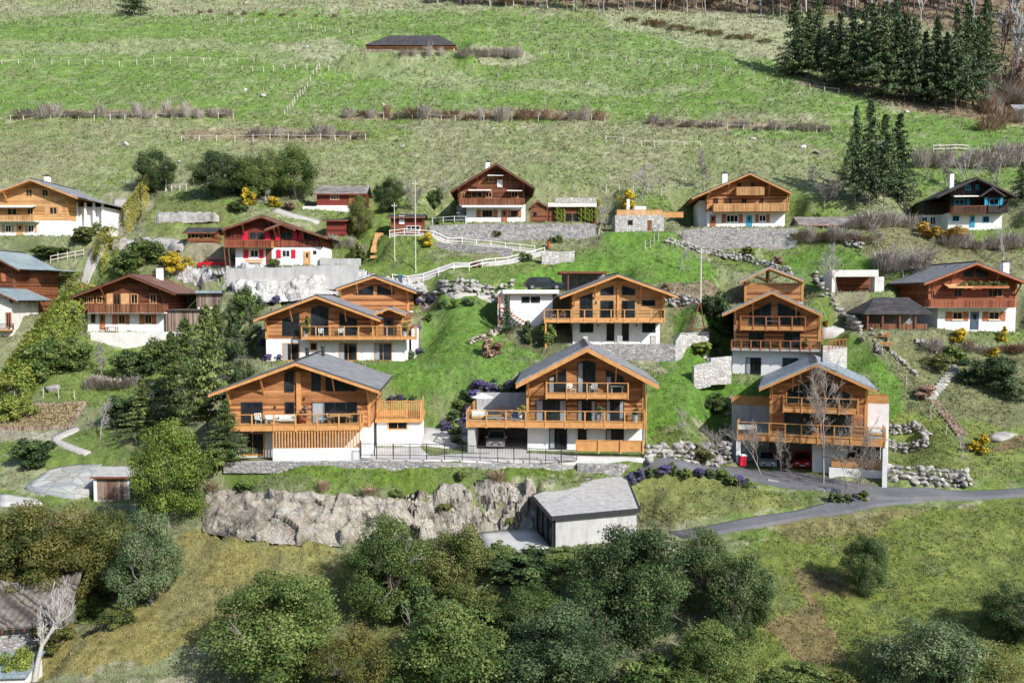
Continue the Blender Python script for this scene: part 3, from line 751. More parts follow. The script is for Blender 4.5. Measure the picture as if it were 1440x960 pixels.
for u in (823, 871, 918): # stone gate piers on the terrace edge
    x = h.x(u, -1.7); MB().box(x-.3, x+.3, -1.95, -1.45, -.3, 1.05).build('stone_pier', 'stone_pale', h.e)
lights(h, [(841,457),(895,457),(838.5,425),(898,425)])
HS['D'] = (h, bal)
# white garage with parking roof
h = G = House(747, 462, 101, 0, 'flat_roof_garage', 'white flat roofed garage with a dark estate car parked on its roof', 'garage')
h.pad(-4, 4, -1, 5, .2, ff=2)
wbox(h, 717, 777, 413, 440, 0, 6.5, 'plaster', depth=-.5)
wbox(h, 707, 786, 407.3, 412.8, -.8, 8.5, 'frame_white', 'roof_slab')
win(h, 733.5, 417, 745, 425.5, mull=0); win(h, 746.5, 417, 759.5, 425.5)
wbox(h, 700, 716, 410, 440, .4, 5, 'plaster', 'side_wall', depth=-.5)
wbox(h, 716, 800, 440.5, 468, .3, .5, 'stone', 'plinth_wall', depth=-1.6)
x0, x1 = h.x(720, -.5), h.x(738, -.5)
MB().box(h.x(701, -.3), h.x(704, -.3), -.4, -.2, -.5, h.z(413)).build('post', 'trim_red', h.e)
m = MB()
for k in range(9): m.box(h.x(704, -1)+k*.35, h.x(704, -1)+k*.35+.33, -1.3, -.3, h.z(432)-k*.22-.2, h.z(432)-k*.22)
m.build('stair', 'trim_red', h.e)
GZ = h
h = House(822, 410, 107, 0, 'open_carport', 'brown flat roofed carport sunk into the bank behind the parked estate car', 'carport')
h.pad(-4.5, 4.5, -4.5, 5, -.1, ff=1.5)
wbox(h, 787, 853, 381.5, 384.5, -1, 6, 'trim_old', 'roof'); wbox(h, 790, 850, 385, 410, 4.2, .4, 'stone', 'back_wall', depth=-1)
for u in (798, 850): wbox(h, u, u+1.6, 384.7, 410, -.8, .2, 'trim_old', 'post', depth=-.6)

# ---- second row right chalet
h = K = House(1090, 528, 94, -18, 'timber_chalet', 'larch chalet with two stacked balconies and metal roof, right in the second row')
h.pad(-5.5, 7.5, -.7, 6, 0, ff=.8, fb=5, fs=4)
g = gable(h, (1085.5,408), (1015.5,440), (1156.7,440), 1032, 1153, 492, 10, oh=1.5, roof='metal_roof')
base(h, 1030, 1154, 492, 10, inset=0.0)
for q in ([(1054,473),(1054,439),(1084.5,426),(1084.5,473)][:0],): pass
wpoly(h, [(1053.5,460),(1053.5,439),(1084.5,425),(1084.5,460)], mull=1); wpoly(h, [(1093.5,460),(1093.5,425),(1125.5,439),(1125.5,460)], mull=1)
win(h, 1053, 467, 1074.5, 491, mull=1); win(h, 1103, 467, 1125.5, 491, mull=1)
win(h, 1049, 502.5, 1070.5, 526.5, mull=1, curtain='l'); win(h, 1100.5, 503, 1122.5, 526, mull=1)
bu = balcony(h, 1040, 1132.5, 444.5, 464.5, 1.3, 'glass', 'trim_red', fascia=.42, n=5)
bal = balcony(h, 1028, 1155, 478.5, 493.5, 1.0, 'glass', 'trim_red', fascia=.2, n=9, slabmat='concrete')
x0 = h.x(1154)
m = MB(); m.slab([(x0+.01, -.9, bal['zd']), (x0+.9, -.5, bal['zd']), (x0+3.0, 5.2, bal['zd']), (x0+2.6, 9, bal['zd']), (x0+.01, 9, bal['zd'])], 3.4); m.build('side_terrace', 'stone_pale', h.e)
m = MB()
for k in range(6): a = Vector((x0+.8, -.4, bal['zd'])).lerp(Vector((x0+2.9, 5.2, bal['zd'])), k/5); m.box(a.x-.05, a.x+.05, a.y-.05, a.y+.05, a.z, a.z+.95)
m.bar((x0+.75, -.5, bal['zd']+.98), (x0+2.92, 5.25, bal['zd']+.98), .12, .06); m.build('railing', 'trim_red', h.e)
flue(h, 1155, 482, 500, .5, .08)
HS['K'] = (h, bal, bu)
h = K2 = House(1086, 425, 106, -14, 'open_loft_carport', 'small larch pavilion with open truss gable, behind the second row right chalet', 'pavilion')
h.pad(-5, 5, -1, 5, -.3, ff=2)
g = gable(h, (1082,374.5), (1039,395.5), (1131,393), 1046, 1128, 424, 5.5, oh=1.0, roof='metal_roof', open_gable=2.1, vergew=.2, struts=False)
base(h, 1046, 1128, 424, 5.5, depth=-3)
m = MB(); A0 = g['A']; zt = g['zs']+2.1
for yy in (0.1, 5.2):
    for x in (g['xL']+.15, A0[0], g['xR']-.15):
        z = roofline(g['A'], g['L'], g['R'], x)-.25; m.box(x-.12, x+.12, yy, yy+.24, zt, z)
    m.bar((A0[0], yy+.12, zt+.5), (A0[0]-1.6, yy+.12, roofline(g['A'], g['L'], g['R'], A0[0]-1.6)-.3), .12, .14); m.bar((A0[0], yy+.12, zt+.5), (A0[0]+1.6, yy+.12, roofline(g['A'], g['L'], g['R'], A0[0]+1.6)-.3), .12, .14)
    m.box(g['xL'], g['xR'], yy+.02, yy+.2, zt+.002, zt+.2)
m.build('truss', 'trim', h.e)

# ---- red shuttered chalet
h = R7 = House(387, 374.5, 114, 0, 'shuttered_chalet', 'dark red wooden chalet with bright red shutters, above the pale rock slabs')
h.pad(-9, 12, -2.2, 7, 0, ff=1, fb=3)
g = gable(h, (367.5,302.5), (313,321), (415,321.5), 319, 392, 346.5, 9, oh=1.2, roof='tile_brown', wood='wood_dark_red', trim='trim_old', vergew=.16)
g = gable(h, (397.5,312.5), (372,322), (461.5,333.5), 389, 456, 346.5, 8.4, oh=1.3, y0=.06, roof='tile_brown', wood='wood_dark_red', trim='trim_old', vergew=.16)
base(h, 333, 456, 346.5, 8)
for q in ((325,327,330.5,336), (350,326,371.5,337), (394,326,411.5,337), (427,326.5,439,337)): win(h, *q, y=0 if q[0] < 390 else .06, mull=1, frame='trim_old', fw=.09)
for q in ((341,325.5,348.5,337.5), (372.5,325.5,379.5,337.5), (386.5,325.5,393.5,337.5), (411.8,325.5,417.5,337.5), (420,327,426.5,338.5)): shutter(h, *q, 'red', y=0 if q[0] < 389 else .06)
for q in ((352,351.5,363.5,361.5), (396.5,351.5,408,361.5)): win(h, *q, y=.03, mull=1, frame='frame_white', fw=.09)
win(h, 440.5, 352.5, 445, 357.5, y=.03)
for q in ((342.5,351,349.5,363), (364.5,351,370.5,363), (388.5,351,395,363), (409.5,351,415.5,363)): shutter(h, *q, 'red', y=.03)
door(h, 428, 353.5, 436, 373, 'trim_pale', .03); wbox(h, 376, 384, 350, 374, -.02, .1, 'trim_old', 'door')
bal = balcony(h, 318, 384, 337.5, 348, 1.2, 'slat', 'trim_red', 'wood_dark_red_v', fascia=.2)
wbox(h, 384.5, 451, 338, 347, -.08, .1, 'wood_dark_red_v', 'skirt_boards')
for u in (320, 326): MB().bar((h.x(u, -1), -1.1, 0), (h.x(u-2, -1), -1.1, bal['zb']), .12).build('post', 'trim_old', h.e)
HS['R7'] = (h, bal)

# ---- brown roofed chalet
h = W8 = House(180, 468, 108, 0, 'brown_tiled_chalet', 'old brown wooden chalet with brown tiled roof and grey board sheds at its side')
h.pad(-7, 6, -1.6, 6, .05, ff=.6, fb=2.5, fs=1.5); h.pad(5.5, 10.5, -.8, 2.5, .05, ff=.6, fb=1.5, fs=1.)
g = gable(h, (181,385), (101,415.5), (246.5,411.5), 109, 233, 440, 9, oh=1.4, roof='tile_brown', wood='wood_old', trim='trim_old', vergew=.18)
base(h, 111, 232.5, 440, 9)
for q in ((115,416,122.5,426.5), (124,416,131.5,426.5), (135.5,416,144,426.5), (184,413,194,427), (210.5,413,220,427)): win(h, *q, mull=1, frame='trim_pale', fw=.09)
win(h, 159.5, 413, 169, 439, mull=1, frame='trim_old')
for q in ((150,412.5,158.5,440), (170,412.5,181.5,440)): shutter(h, *q, 'trim_pale')
win(h, 128, 441.5, 134, 454, y=.03, mull=1, frame='trim_old'); door(h, 141, 441.5, 147, 463, 'trim_red', .03)
for q in ((166.5,442,176,455), (203.5,442,213.5,455)): win(h, *q, y=.03, mull=1, frame='trim_pale', fw=.09)
for q in ((158,442,165.5,455.5), (176.5,442,182,455.5), (196,442,203,455.5), (214,442,219.5,455.5)): shutter(h, *q, 'trim_red', y=.03)
bal = balcony(h, 125, 232.5, 427.5, 441, 1.3, 'slat', 'trim_old', 'wood_old_v', fascia=.16, slabmat='plaster')
chimney(h, 224.5, 375, 398, 5, .7); HS['W8'] = (h, bal)
h = House(263, 468, 107.6, 0, 'board_shed', 'grey weathered board lean-to shed against the right side of the brown tiled chalet', 'shed')
wbox(h, 234, 291, 437, 467, 0, 4, 'wood_grey_v', depth=-.3); wbox(h, 233.5, 292, 435, 436.9, -.3, 4.6, 'roof_old', 'roof')
h = House(305, 444, 112, 0, 'board_store', 'flat roofed weathered timber store with white plinth, below the pale rock slabs', 'shed')
h.pad(-3.5, 2.6, -.6, 2.2, -.4, ff=1.2, fs=.8, fb=.8)
wbox(h, 278, 331, 412.5, 431, 0, 4, 'wood_grey_v'); wbox(h, 276, 332.5, 408.5, 412.3, -.5, 5, 'roof_teal', 'roof'); wbox(h, 279, 330, 431.2, 446, .05, 3.8, 'plaster_old', 'plinth', depth=-1.5)
# ---- top left chalet
h = T9 = House(60, 335, 126, 0, 'pale_timber_chalet', 'broad pale timber chalet with white lower floor at the top left of the village')
h.pad(-12, 12, -4, 7, 0, ff=1, fb=3)
g = gable(h, (42.5,250.5), (-32,278), (109,276.5), -22, 100, 310, 11, oh=1.4, roof='slate', wood='wood_pale', trim='trim', vergew=.22)
base(h, -22, 101, 310, 10)
wbox(h, 100, 152, 291, 333, 3.2, 7, 'plaster', 'side_wing', depth=-1)
for k in range(4):
    x = h.x(113+k*12, 2.6); MB().box(x-.14, x+.14, 2.5, 2.8, -.5, h.z(285, 2.6, 130)).build('post', 'frame_white', h.e)
rfx = [h.x(100), h.x(159, 6)]
MB().slab([(h.x(100)-.5, 1.4, h.z(272)), (h.x(159, 3), 1.4, h.z(284.5, 1.4)), (h.x(159, 3), 11, h.z(284.5, 1.4)), (h.x(100)-.5, 11, h.z(272))], .2).build('wing_roof', 'slate', h.e)
for q in ((36,266,45.5,276.5), (59,266,68,276.5), (69.5,291,80.5,301.5), (10,293,24,303), (38,292,47,302), (102,291,105,302)): win(h, *q, mull=1, frame='trim_pale', fw=.09) if q[0] < 100 else None
for q in ((63,290.5,68.5,302.5), (81.5,290.5,87,302.5)): shutter(h, *q, 'trim_pale')
for q in ((7.5,316.5,16,326.5), (39.5,316.5,48,326.5)): win(h, *q, y=.03, mull=1, frame='frame_white', fw=.09)
for q in ((2.5,316,7,327), (16.5,316,19.5,327), (35,316,39,327), (48.5,316,52,327)): shutter(h, *q, 'trim_pale', y=.03)
door(h, 24, 315.5, 32, 332, 'trim_pale', .03)
bal = balcony(h, -21, 54, 302.5, 311.5, 1.4, 'slat', 'trim_pale', 'wood_pale_v', fascia=.15, slabmat='plaster')
x0, x1 = h.x(-6, -1.4), h.x(50, -1.4); MB().slab([(x0, -1.5, h.z(292.5)), (x1, -1.5, h.z(292.5)), (x1, -.1, h.z(289)), (x0, -.1, h.z(289))], .08).build('awning', 'cloth_white', h.e)
chimney(h, 66.5, 247, 258, 6, .7)
# ---- left edge houses
h = House(10, 441, 108, 0, 'metal_roofed_house', 'red-brown timber house with blue-grey metal roof cut by the left edge of the photo')
h.pad(-8, 6, -1, 7, -.2, ff=1.5)
g = gable(h, (-25,350), (-80,378), (27,377.5), -70, 23.5, 430, 8, oh=1.1, roof='roof_teal', wood='wood_old', trim='trim_old', vergew=.18); base(h, -70, 23.5, 430, 8, depth=-2)
wbox(h, 24, 55, 381, 430, 2.8, 5, 'wood_old', 'side_wing', depth=-1)
MB().slab([(h.x(24), 1.8, h.z(376.5)), (h.x(73, 2), 1.8, h.z(378, 1.8)), (h.x(73, 2), 8.6, h.z(378, 1.8)), (h.x(24), 8.6, h.z(376.5))], .16).build('wing_roof', 'roof_teal', h.e)
shutter(h, 2, 384, 8, 396, 'trim_red')
h = House(0, 467, 104, 0, 'small_plaster_house', 'small white walled house with pale metal roof at the left edge, below the red-brown house')
g = gable(h, (-15,404), (-50,424), (25,421.5), -45, 18, 426, 6, oh=.9, roof='roof_teal', wood='plaster_old', trim='trim_old', vergew=.14, struts=False); base(h, -45, 18, 426, 6, 'plaster_old')
win(h, 8, 439, 16, 460, y=.03, mull=1, frame='trim_red', fw=.14)
balcony(h, -40, 15, 455, 465, .9, 'bars', 'iron', fascia=.15)

# ---- ridge-parallel small buildings
def sidehouse(name, label, cat, u, vb, Y, u0, u1, veave, vridge, d, wood, roof, yaw=0, plinth=None, oh=.5, ru=None, trim='trim_old', group=None, pd=True, pm='plaster_old', front=.8):
    h = House(u, vb, Y, yaw, name, label, cat, group)
    x0, x1 = h.x(u0), h.x(u1); ze = h.p(u, veave)[1]; yr = d/2; zr = h.p(u, vridge, yr)[1]
    if pd: h.pad(x0-.6, x1+.6, -front, d*.8, 0, ff=1.2)
    zp = h.p(u, plinth)[1] if plinth else 0
    MB().box(x0, x1, 0, d, zp, ze-.05).build('wall', wood, h.e)
    MB().box(x0-.05, x1+.05, -.05, d, -1.8, zp-.003).build('plinth', pm, h.e)
    for x in (x0+.02, x1-.12): 
        m = MB(); n0 = len(m.v); m.add([(x, .01, ze-.05), (x, d-.01, ze-.05), (x, yr, zr-.15), (x+.1, .01, ze-.05), (x+.1, d-.01, ze-.05), (x+.1, yr, zr-.15)], [(0,1,2),(3,5,4),(0,3,4,1),(1,4,5,2),(2,5,3,0)]); m.build('gable_wall', wood, h.e)
    k = (zr-ze)/yr; a, b = (x0-oh, x1+oh) if ru is None else (h.x(ru[0]), h.x(ru[1]))
    m = MB(); m.slab([(a, -oh, ze-k*oh+.1), (b, -oh, ze-k*oh+.1), (b, yr, zr+.1), (a, yr, zr+.1)], .12); m.slab([(b, d+oh, ze-k*oh+.1), (a, d+oh, ze-k*oh+.1), (a, yr+.001, zr+.1), (b, yr+.001, zr+.1)], .12)
    m.build('roof', roof, h.e)
    f = MB(); f.box(a, b, -oh-.05, -oh-.005, ze-k*oh-.1, ze-k*oh+.08); f.build('fascia', trim, h.e)
    return h, x0, x1, ze, zr
h, *_ = sidehouse('wooden_cabin', 'small dark red wooden cabin with grey shingle roof on a white plinth', 'cabin', 478, 300, 130, 448, 514, 271, 262, 4.5, 'wood_dark_red', 'roof_old', plinth=289)
win(h, 464, 273.5, 477, 281.5, mull=2, frame='trim_pale', fw=.1); wbox(h, 428, 492, 290, 301, -1.5, 1.4, 'plaster_old', 'terrace_wall', depth=-1.5)
wbox(h, 493, 511, 273, 289, -.06, .12, 'trim_red', 'door')
sidehouse('tool_shed', 'square dark wooden shed below the cabin, left of the round bush', 'shed', 474, 333, 121, 461, 487, 310, 309, 2.6, 'wood_dark_red', 'roof_dark')
h, *_ = sidehouse('glazed_shed', 'low brown shed with blue reflecting windows, left of the red shuttered chalet', 'shed', 288, 343, 119, 267, 303, 326, 321, 3, 'wood_old', 'roof_dark', plinth=342)
win(h, 268.5, 327, 280, 335.5, mull=1, frame='trim_pale'); win(h, 286, 327, 297, 335.5, mull=1, frame='trim_pale')
h, *_ = sidehouse('deck_cabin', 'small reddish cabin on a raised deck beside the white fenced ramp', 'cabin', 572, 331, 122, 551, 595, 305, 302, 3, 'wood_dark_red', 'roof_dark', plinth=316, pm='wood_old')
door(h, 562, 303.5, 568, 315, 'frame_white', 0); win(h, 572, 317.5, 591, 325, y=-.05, mull=2, frame='frame_white')
h, *_ = sidehouse('long_barn', 'long low wooden barn with dark roof, alone in the meadow at the top', 'barn', 580, 73, 200, 521, 641, 64, 52, 8, 'wood_pale', 'slate', ru=(519,643), oh=.8, plinth=71.5, pm='stone', front=.3)
pad(at(580,73,200).x, 200, 0, -13, 13, -7, -1.6, h.O.z-2.0, ff=3, fs=4, fb=1.)
wbox(h, 508, 556, 69.5, 78, -2.5, 1.2, 'wood_grey_v', 'log_pile', depth=-1)
for o in [c for c in h.e.children if c.name.split('.')[0] in ('roof', 'gable_wall')]: bpy.data.objects.remove(o)
a, b = h.x(518), h.x(643); ze = h.z(64.5); zr_ = h.p(580, 50, 4)[1]
MB().add([(a,-.9,ze),(b,-.9,ze),(b,9,ze),(a,9,ze),(a+5,4,zr_),(b-4,4,zr_),(a,-.9,ze-.15),(b,-.9,ze-.15),(b,9,ze-.15),(a,9,ze-.15)], [(0,1,5,4),(1,2,5),(2,3,4,5),(3,0,4),(6,7,1,0),(7,8,2,1),(8,9,3,2),(9,6,0,3),(9,8,7,6)]).build('roof', 'roof_dark', h.e)
sidehouse('low_store', 'low grey roofed store behind brambles, right of the top right stone wall', 'store', 1150, 322, 125, 1124, 1192, 315, 306, 4, 'wood_grey_v', 'roof_old', ru=(1119,1195))
h, *_ = sidehouse('board_hut', 'hut of upright brown and grey boards with pale curved roof, beside the crazy paving', 'hut', 165, 704, 77, 130, 212, 669, 657, 3.2, 'shed_v', 'gravel_roof', plinth=703, oh=.3)
wbox(h, 127, 131, 668, 705, -.1, .1, 'frame_white', 'corner_board'); wbox(h, 175, 178, 669, 704, -.07, .1, 'frame_white', 'corner_board')
sidehouse('edge_house', 'dark gabled house corner at the right edge near the top', 'house', 1452, 177, 172, 1424, 1480, 160, 148, 5, 'plaster_old', 'slate')
h, *_ = sidehouse('hunting_hut', 'tiny brown hut among the trunks of the spruce clump', 'hut', 1324, 143, 186, 1320, 1329, 131, 125, 1.5, 'wood_old', 'tile_brown')

# ---- top centre chalet
h = T12 = House(694, 315, 126, 0, 'brown_gabled_chalet', 'tall brown gabled chalet with white awnings above the grey stone terrace wall, top centre')
h.pad(-8, 17, -2.5, 7, 0, ff=.4, fb=3)
g = gable(h, (697.5,229), (633.5,268), (751,262.5), 645, 737, 287.5, 9.5, oh=1.4, roof='tile_brown', wood='wood_old', trim='trim_old', vergew=.16)
base(h, 656, 739, 287.5, 9); wbox(h, 643, 655, 289, 315, 1, 6, 'stone', 'side_wall', depth=-1)
for q in ((687,249,694,256), (648,270,653.5,278.5), (663,269.5,678.5,278), (683,270,692,278), (719,269,728.5,278)): win(h, *q, mull=1, frame='trim_pale', fw=.08)
door(h, 700, 253, 706, 263, 'frame_white', 0, False)
for q in ((678,295.5,692.5,305), (718,296,728.5,305)): win(h, *q, y=.03, mull=2, frame='trim_old', fw=.09)
for q in ((670,294.5,676.5,305.5), (693.5,294.5,700,305.5), (714,295,717.5,305.5), (729,295,733,305.5)): shutter(h, *q, 'trim_red', y=.03)
door(h, 706, 295, 712.5, 312.5, 'trim_red', .03)
bal = balcony(h, 646.5, 737, 279, 289, 1.3, 'slat', 'trim_red', 'wood_old_v', fascia=.12, slabmat='plaster')
wbox(h, 650, 738, 288.7, 291.5, -1.32, .1, 'frame_white', 'slab_edge')
for a, b, v in ((659,691,267), (713,734,267.5), (686,708,246)):
    x0, x1 = h.x(a, -.8), h.x(b, -.8); z = h.z(v, -.8)
    MB().slab([(x0, -1.1, z-.1), (x1, -1.1, z-.1), (x1, -.02, z+.15), (x0, -.02, z+.15)], .07).build('awning', 'cloth_white', h.e)
chimney(h, 686, 227, 236, 3, .65); HS['T12'] = (h, bal)
h = House(759, 313, 127, 0, 'garden_shed', 'small gabled brown garden shed between the top centre chalet and the ivy pergola', 'shed')
g = gable(h, (756,281.5), (744,291), (772,291), 746, 770, 312, 3.5, oh=.3, roof='tile_brown', wood='wood_old', trim='trim_old', vergew=.1, struts=False, rafters=False); win(h, 750, 298, 755, 304)
h = House(803, 312, 128, 0, 'roof_terrace_annex', 'ivy grown annex with flat planted roof terrace, right of the garden shed', 'annex')
wbox(h, 772, 838, 291, 312, 1.0, 4, 'wood_old', depth=-.5); wbox(h, 770, 838, 285, 290.9, .4, 5, 'plaster_old', 'roof_slab'); wbox(h, 780, 837, 278, 285, .35, .3, 'stone_pale', 'parapet')
for a in (796, 806): win(h, a, 300, a+8, 311, y=1.0, mull=1)
IVY = h
# ---- stone hut
h = House(898, 328, 122, 0, 'stone_hut', 'flat roofed stone hut with rooftop terrace and small dark doorway, beside the wire fence steps', 'hut')
h.pad(-4, 4, -.6, 4, .2, ff=1.5)
wbox(h, 864, 932, 302.5, 327, 0, 4.5, 'stone_pale', depth=-1.5); win(h, 883, 309.5, 890, 316.5, frame='wood_old')
r = rect(h, 910.5, 309.5, 916.5, 324.5); MB().box(r[0][0], r[1][0], -.02, .05, r[0][1], r[2][1]).build('door', 'trim_old', h.e)
panel(h, 866, 930, 295, 302.4, .1, 'trim_pale', 'railing'); wbox(h, 880, 884, 280, 302.5, 1.5, .4, 'frame_white', 'chimney'); wbox(h, 891, 907, 290, 302.5, 1.8, 1.5, 'frame_white', 'roof_box')
panel(h, 931, 959, 298, 306, .6, 'trim', 'fence_panel')
# ---- top right chalet
h = T15 = House(1048, 321, 126, -5, 'two_balcony_chalet', 'pale timber chalet with two balconies above the high grey stone wall at top right')
h.pad(-8, 8, -2, 7, 0, ff=.4, fb=3)
g = gable(h, (1055,242), (973,277), (1114,270), 992, 1105, 297, 9.5, oh=1.5, roof='slate', wood='wood', trim='trim', vergew=.2)
base(h, 992, 1101, 297, 9); wbox(h, 981, 991.5, 282, 320, 1.5, 7, 'plaster', 'side_wall', depth=-1)
for q in ((1036,256.5,1042.5,263), (1056,256.5,1061,263), (1003,278,1010,287), (1018,278,1023,287), (1025,278,1029,287), (1043,279,1050,287), (1067,279,1074,287)): win(h, *q, mull=1, frame='trim_old', fw=.08)
door(h, 999.5, 303, 1006, 319.5, 'trim_red', .03); door(h, 1050.5, 303, 1057, 318.5, 'blue', .03)
win(h, 1021.5, 302.5, 1038, 312.5, y=.03, mull=2, frame='frame_white', fw=.08); win(h, 1067.5, 302.5, 1077, 311.5, y=.03, mull=1, frame='frame_white', fw=.08)
for q in ((1015,301.5,1021,313), (1039,301.5,1044.5,313), (1062,301.5,1067,312.5), (1077.5,301.5,1082.5,312.5)): shutter(h, *q, 'trim_red', y=.03)
bal = balcony(h, 1001, 1106, 286, 297.5, 1.4, 'slat', 'trim_pale', 'wood_pale_v', fascia=.15)
bu = balcony(h, 1032.5, 1071.5, 263, 274.5, 1.0, 'slat', 'trim_pale', 'wood_pale_v', fascia=.12)
chimney(h, 1019, 243, 262, 5, .8); HS['T15'] = (h, bal)
# ---- dark chalet far right
h = T16 = House(1372, 324, 126, -8, 'black_timber_chalet', 'black stained timber chalet with turquoise shutters at the far right')
h.pad(-7, 7, -1.5, 6, 0, ff=1)
g = gable(h, (1375,249), (1318,276), (1430,275), 1331, 1406, 299, 9, oh=1.5, roof='roof_dark', wood='wood_black', trim='trim_black', vergew=.16)
g2 = gable(h, (1396,263), (1380,275), (1414,275), 1384, 1411, 299, 2.2, oh=.9, y0=-1.1, roof='roof_dark', wood='wood_black', trim='trim_black', vergew=.1, struts=False, rafters=False, back=.0)
base(h, 1328, 1404, 299, 8); wbox(h, 1294, 1329, 284, 300, 2.5, 6, 'wood_black', 'side_wall', depth=2.6); wbox(h, 1293, 1327, 301, 318, 2.6, 5, 'plaster_old', 'side_base', depth=-1)
for q in ((1341.5,280,1357,288), (1359.5,279.5,1363.5,289)): win(h, *q, mull=1, frame='blue', fw=.12)
win(h, 1391,279,1405,289, y=-1.1, mull=1, frame='blue', fw=.1)
for q in ((1384.5,277.5,1389,289), (1406,277.5,1410,289)): shutter(h, *q, 'blue', y=-1.1)
for q in ((1358,260,1365,268), (1372,259.5,1377,266)): win(h, *q, mull=1, frame='blue', fw=.12)
win(h, 1339.5, 303.5, 1349, 311, y=.03, mull=1, frame='blue', fw=.1); door(h, 1365, 303.5, 1370, 319.5, 'blue', .03); win(h, 1382, 304, 1391, 313, y=.03, mull=1, frame='blue', fw=.1)
bal = balcony(h, 1335, 1381, 289.5, 299.5, 1.3, 'slat', 'trim_red', 'wood_black_v', fascia=.12)
x0, x1 = h.x(1335, -.8), h.x(1370, -.8); z = h.z(275, -.8); MB().slab([(x0, -1.3, z-.15), (x1, -1.3, z-.15), (x1, -.02, z+.15), (x0, -.02, z+.15)], .08).build('awning', 'cloth_white', h.e)
win(h, 1296, 305, 1304, 316, y=2.6, mull=1, frame='frame_white'); win(h, 1308, 305, 1316, 316, y=2.6, mull=1, frame='frame_white')
chimney(h, 1338, 243, 262, 4, .6)
# ---- right red chalet
h = R17 = House(1372, 467, 104, 0, 'red_timber_chalet', 'reddish timber chalet with white ground floor and blue door at the right edge')
h.pad(-8, 9, -2, 6, 0, ff=1.5)
g = gable(h, (1374,367.5), (1300,396.5), (1447,396), 1304, 1427, 431.5, 9.5, oh=1.5, roof='slate', wood='wood_red', trim='trim_red', vergew=.24)
base(h, 1317, 1427, 431.5, 9)
wpoly(h, [(1355,389.5),(1355,383),(1369.5,377.5),(1369.5,389.5)]); wpoly(h, [(1373.5,389.5),(1373.5,377.5),(1389.5,384),(1389.5,389.5)])
for q in ((1340.5,405,1353.5,418), (1388.5,405,1410,418), (1307,407,1315,420)): win(h, *q, mull=1 if q[0] < 1380 else 2, frame='trim_red', fw=.11)
for q in ((1339.5,438.5,1353.5,449.5), (1390.5,438.5,1405.5,449.5)): win(h, *q, y=.03, mull=1, frame='trim_pale', fw=.1, sill=True)
for q in ((1330,438,1338.5,451), (1354.3,438,1362,451), (1382,438,1389.5,451), (1406.5,438,1414,451)): shutter(h, *q, 'trim_red', y=.03)
door(h, 1366, 438.5, 1375.5, 463, 'door_blue', .03)
bal = balcony(h, 1305.5, 1425, 420.7, 433, 1.3, 'slat', 'trim_red', 'wood_red_v', fascia=.14, slabmat='plaster')
x0, x1 = h.x(1331, -1.2), h.x(1366, -1.2); z = h.z(401, -1.2); MB().slab([(x0, -1.3, z-.2), (x1, -1.3, z-.2), (x1, -.02, z+.2), (x0, -.02, z+.2)], .15).build('awning', 'trim_pale', h.e)
x0, x1 = h.x(1344, -1), h.x(1416, -1); z = h.z(399, -1); MB().box(x0, x1, -1.1, -.5, z-.55, z-.25).build('flower_box', 'trim_red', h.e)
pcs = []
chimney(h, 1413, 367.5, 384, 3, .75); flue(h, 1330, 374, 388, 3, .07); R17bal = (x0, x1, z)
# ---- shelter with dark tiles
h = House(1258, 464, 100, -4, 'open_shelter', 'open sided timber shelter with dark tiled hipped roof, left of the red timber chalet', 'shelter')
h.pad(-5, 6, -1.5, 5, 0, ff=1)
ze = h.z(440); zr_ = h.p(1258, 418, 3)[1]; a, b = h.x(1211), h.x(1307)
MB().add([(a, -.8, ze), (b, -.8, ze), (b, 6, ze), (a, 6, ze), (a+2.4, 2.8, zr_), (b-1.5, 2.8, zr_), (a, -.8, ze-.15), (b, -.8, ze-.15), (b, 6, ze-.15), (a, 6, ze-.15)],
   [(0,1,5,4),(1,2,5),(2,3,4,5),(3,0,4),(6,7,1,0),(7,8,2,1),(8,9,3,2),(9,6,0,3),(9,8,7,6)]).build('roof', 'roof_dark', h.e)
for u in (1219, 1240, 1264, 1286): x = h.x(u, -.5); MB().box(x-.1, x+.1, -.6, -.4, -.5, ze-.155).build('post', 'trim_old', h.e)
MB().box(a+.6, b-.3, 4.5, 4.8, -.6, ze-.16).build('back_wall', 'stone', h.e); MB().box(a+.5, b-.4, -.45, -.35, .02, .75).build('parapet', 'wood_old_v', h.e)
# ---- white concrete frame shelter
h = House(1202, 411, 108, -4, 'concrete_niche', 'white flat roofed concrete shelter dug into the bank with a wooden seat inside', 'shelter')
h.pad(-4, 4, -1.5, 4, 0, ff=1)
wbox(h, 1168, 1233, 379.5, 389, 0, 4, 'plaster_old', 'roof_slab'); wbox(h, 1168, 1173, 389.1, 412, .02, 3.8, 'plaster_old', 'side_wall', depth=-1); wbox(h, 1228, 1241, 389.1, 406, .02, 1.5, 'plaster_old', 'side_wall', depth=-1)
wbox(h, 1173, 1228, 389.1, 412, 3, .4, 'wood_old', 'back_wall', depth=-.5); wbox(h, 1207, 1220, 404, 408, 1.5, .8, 'trim_red', 'seat', depth=.1)
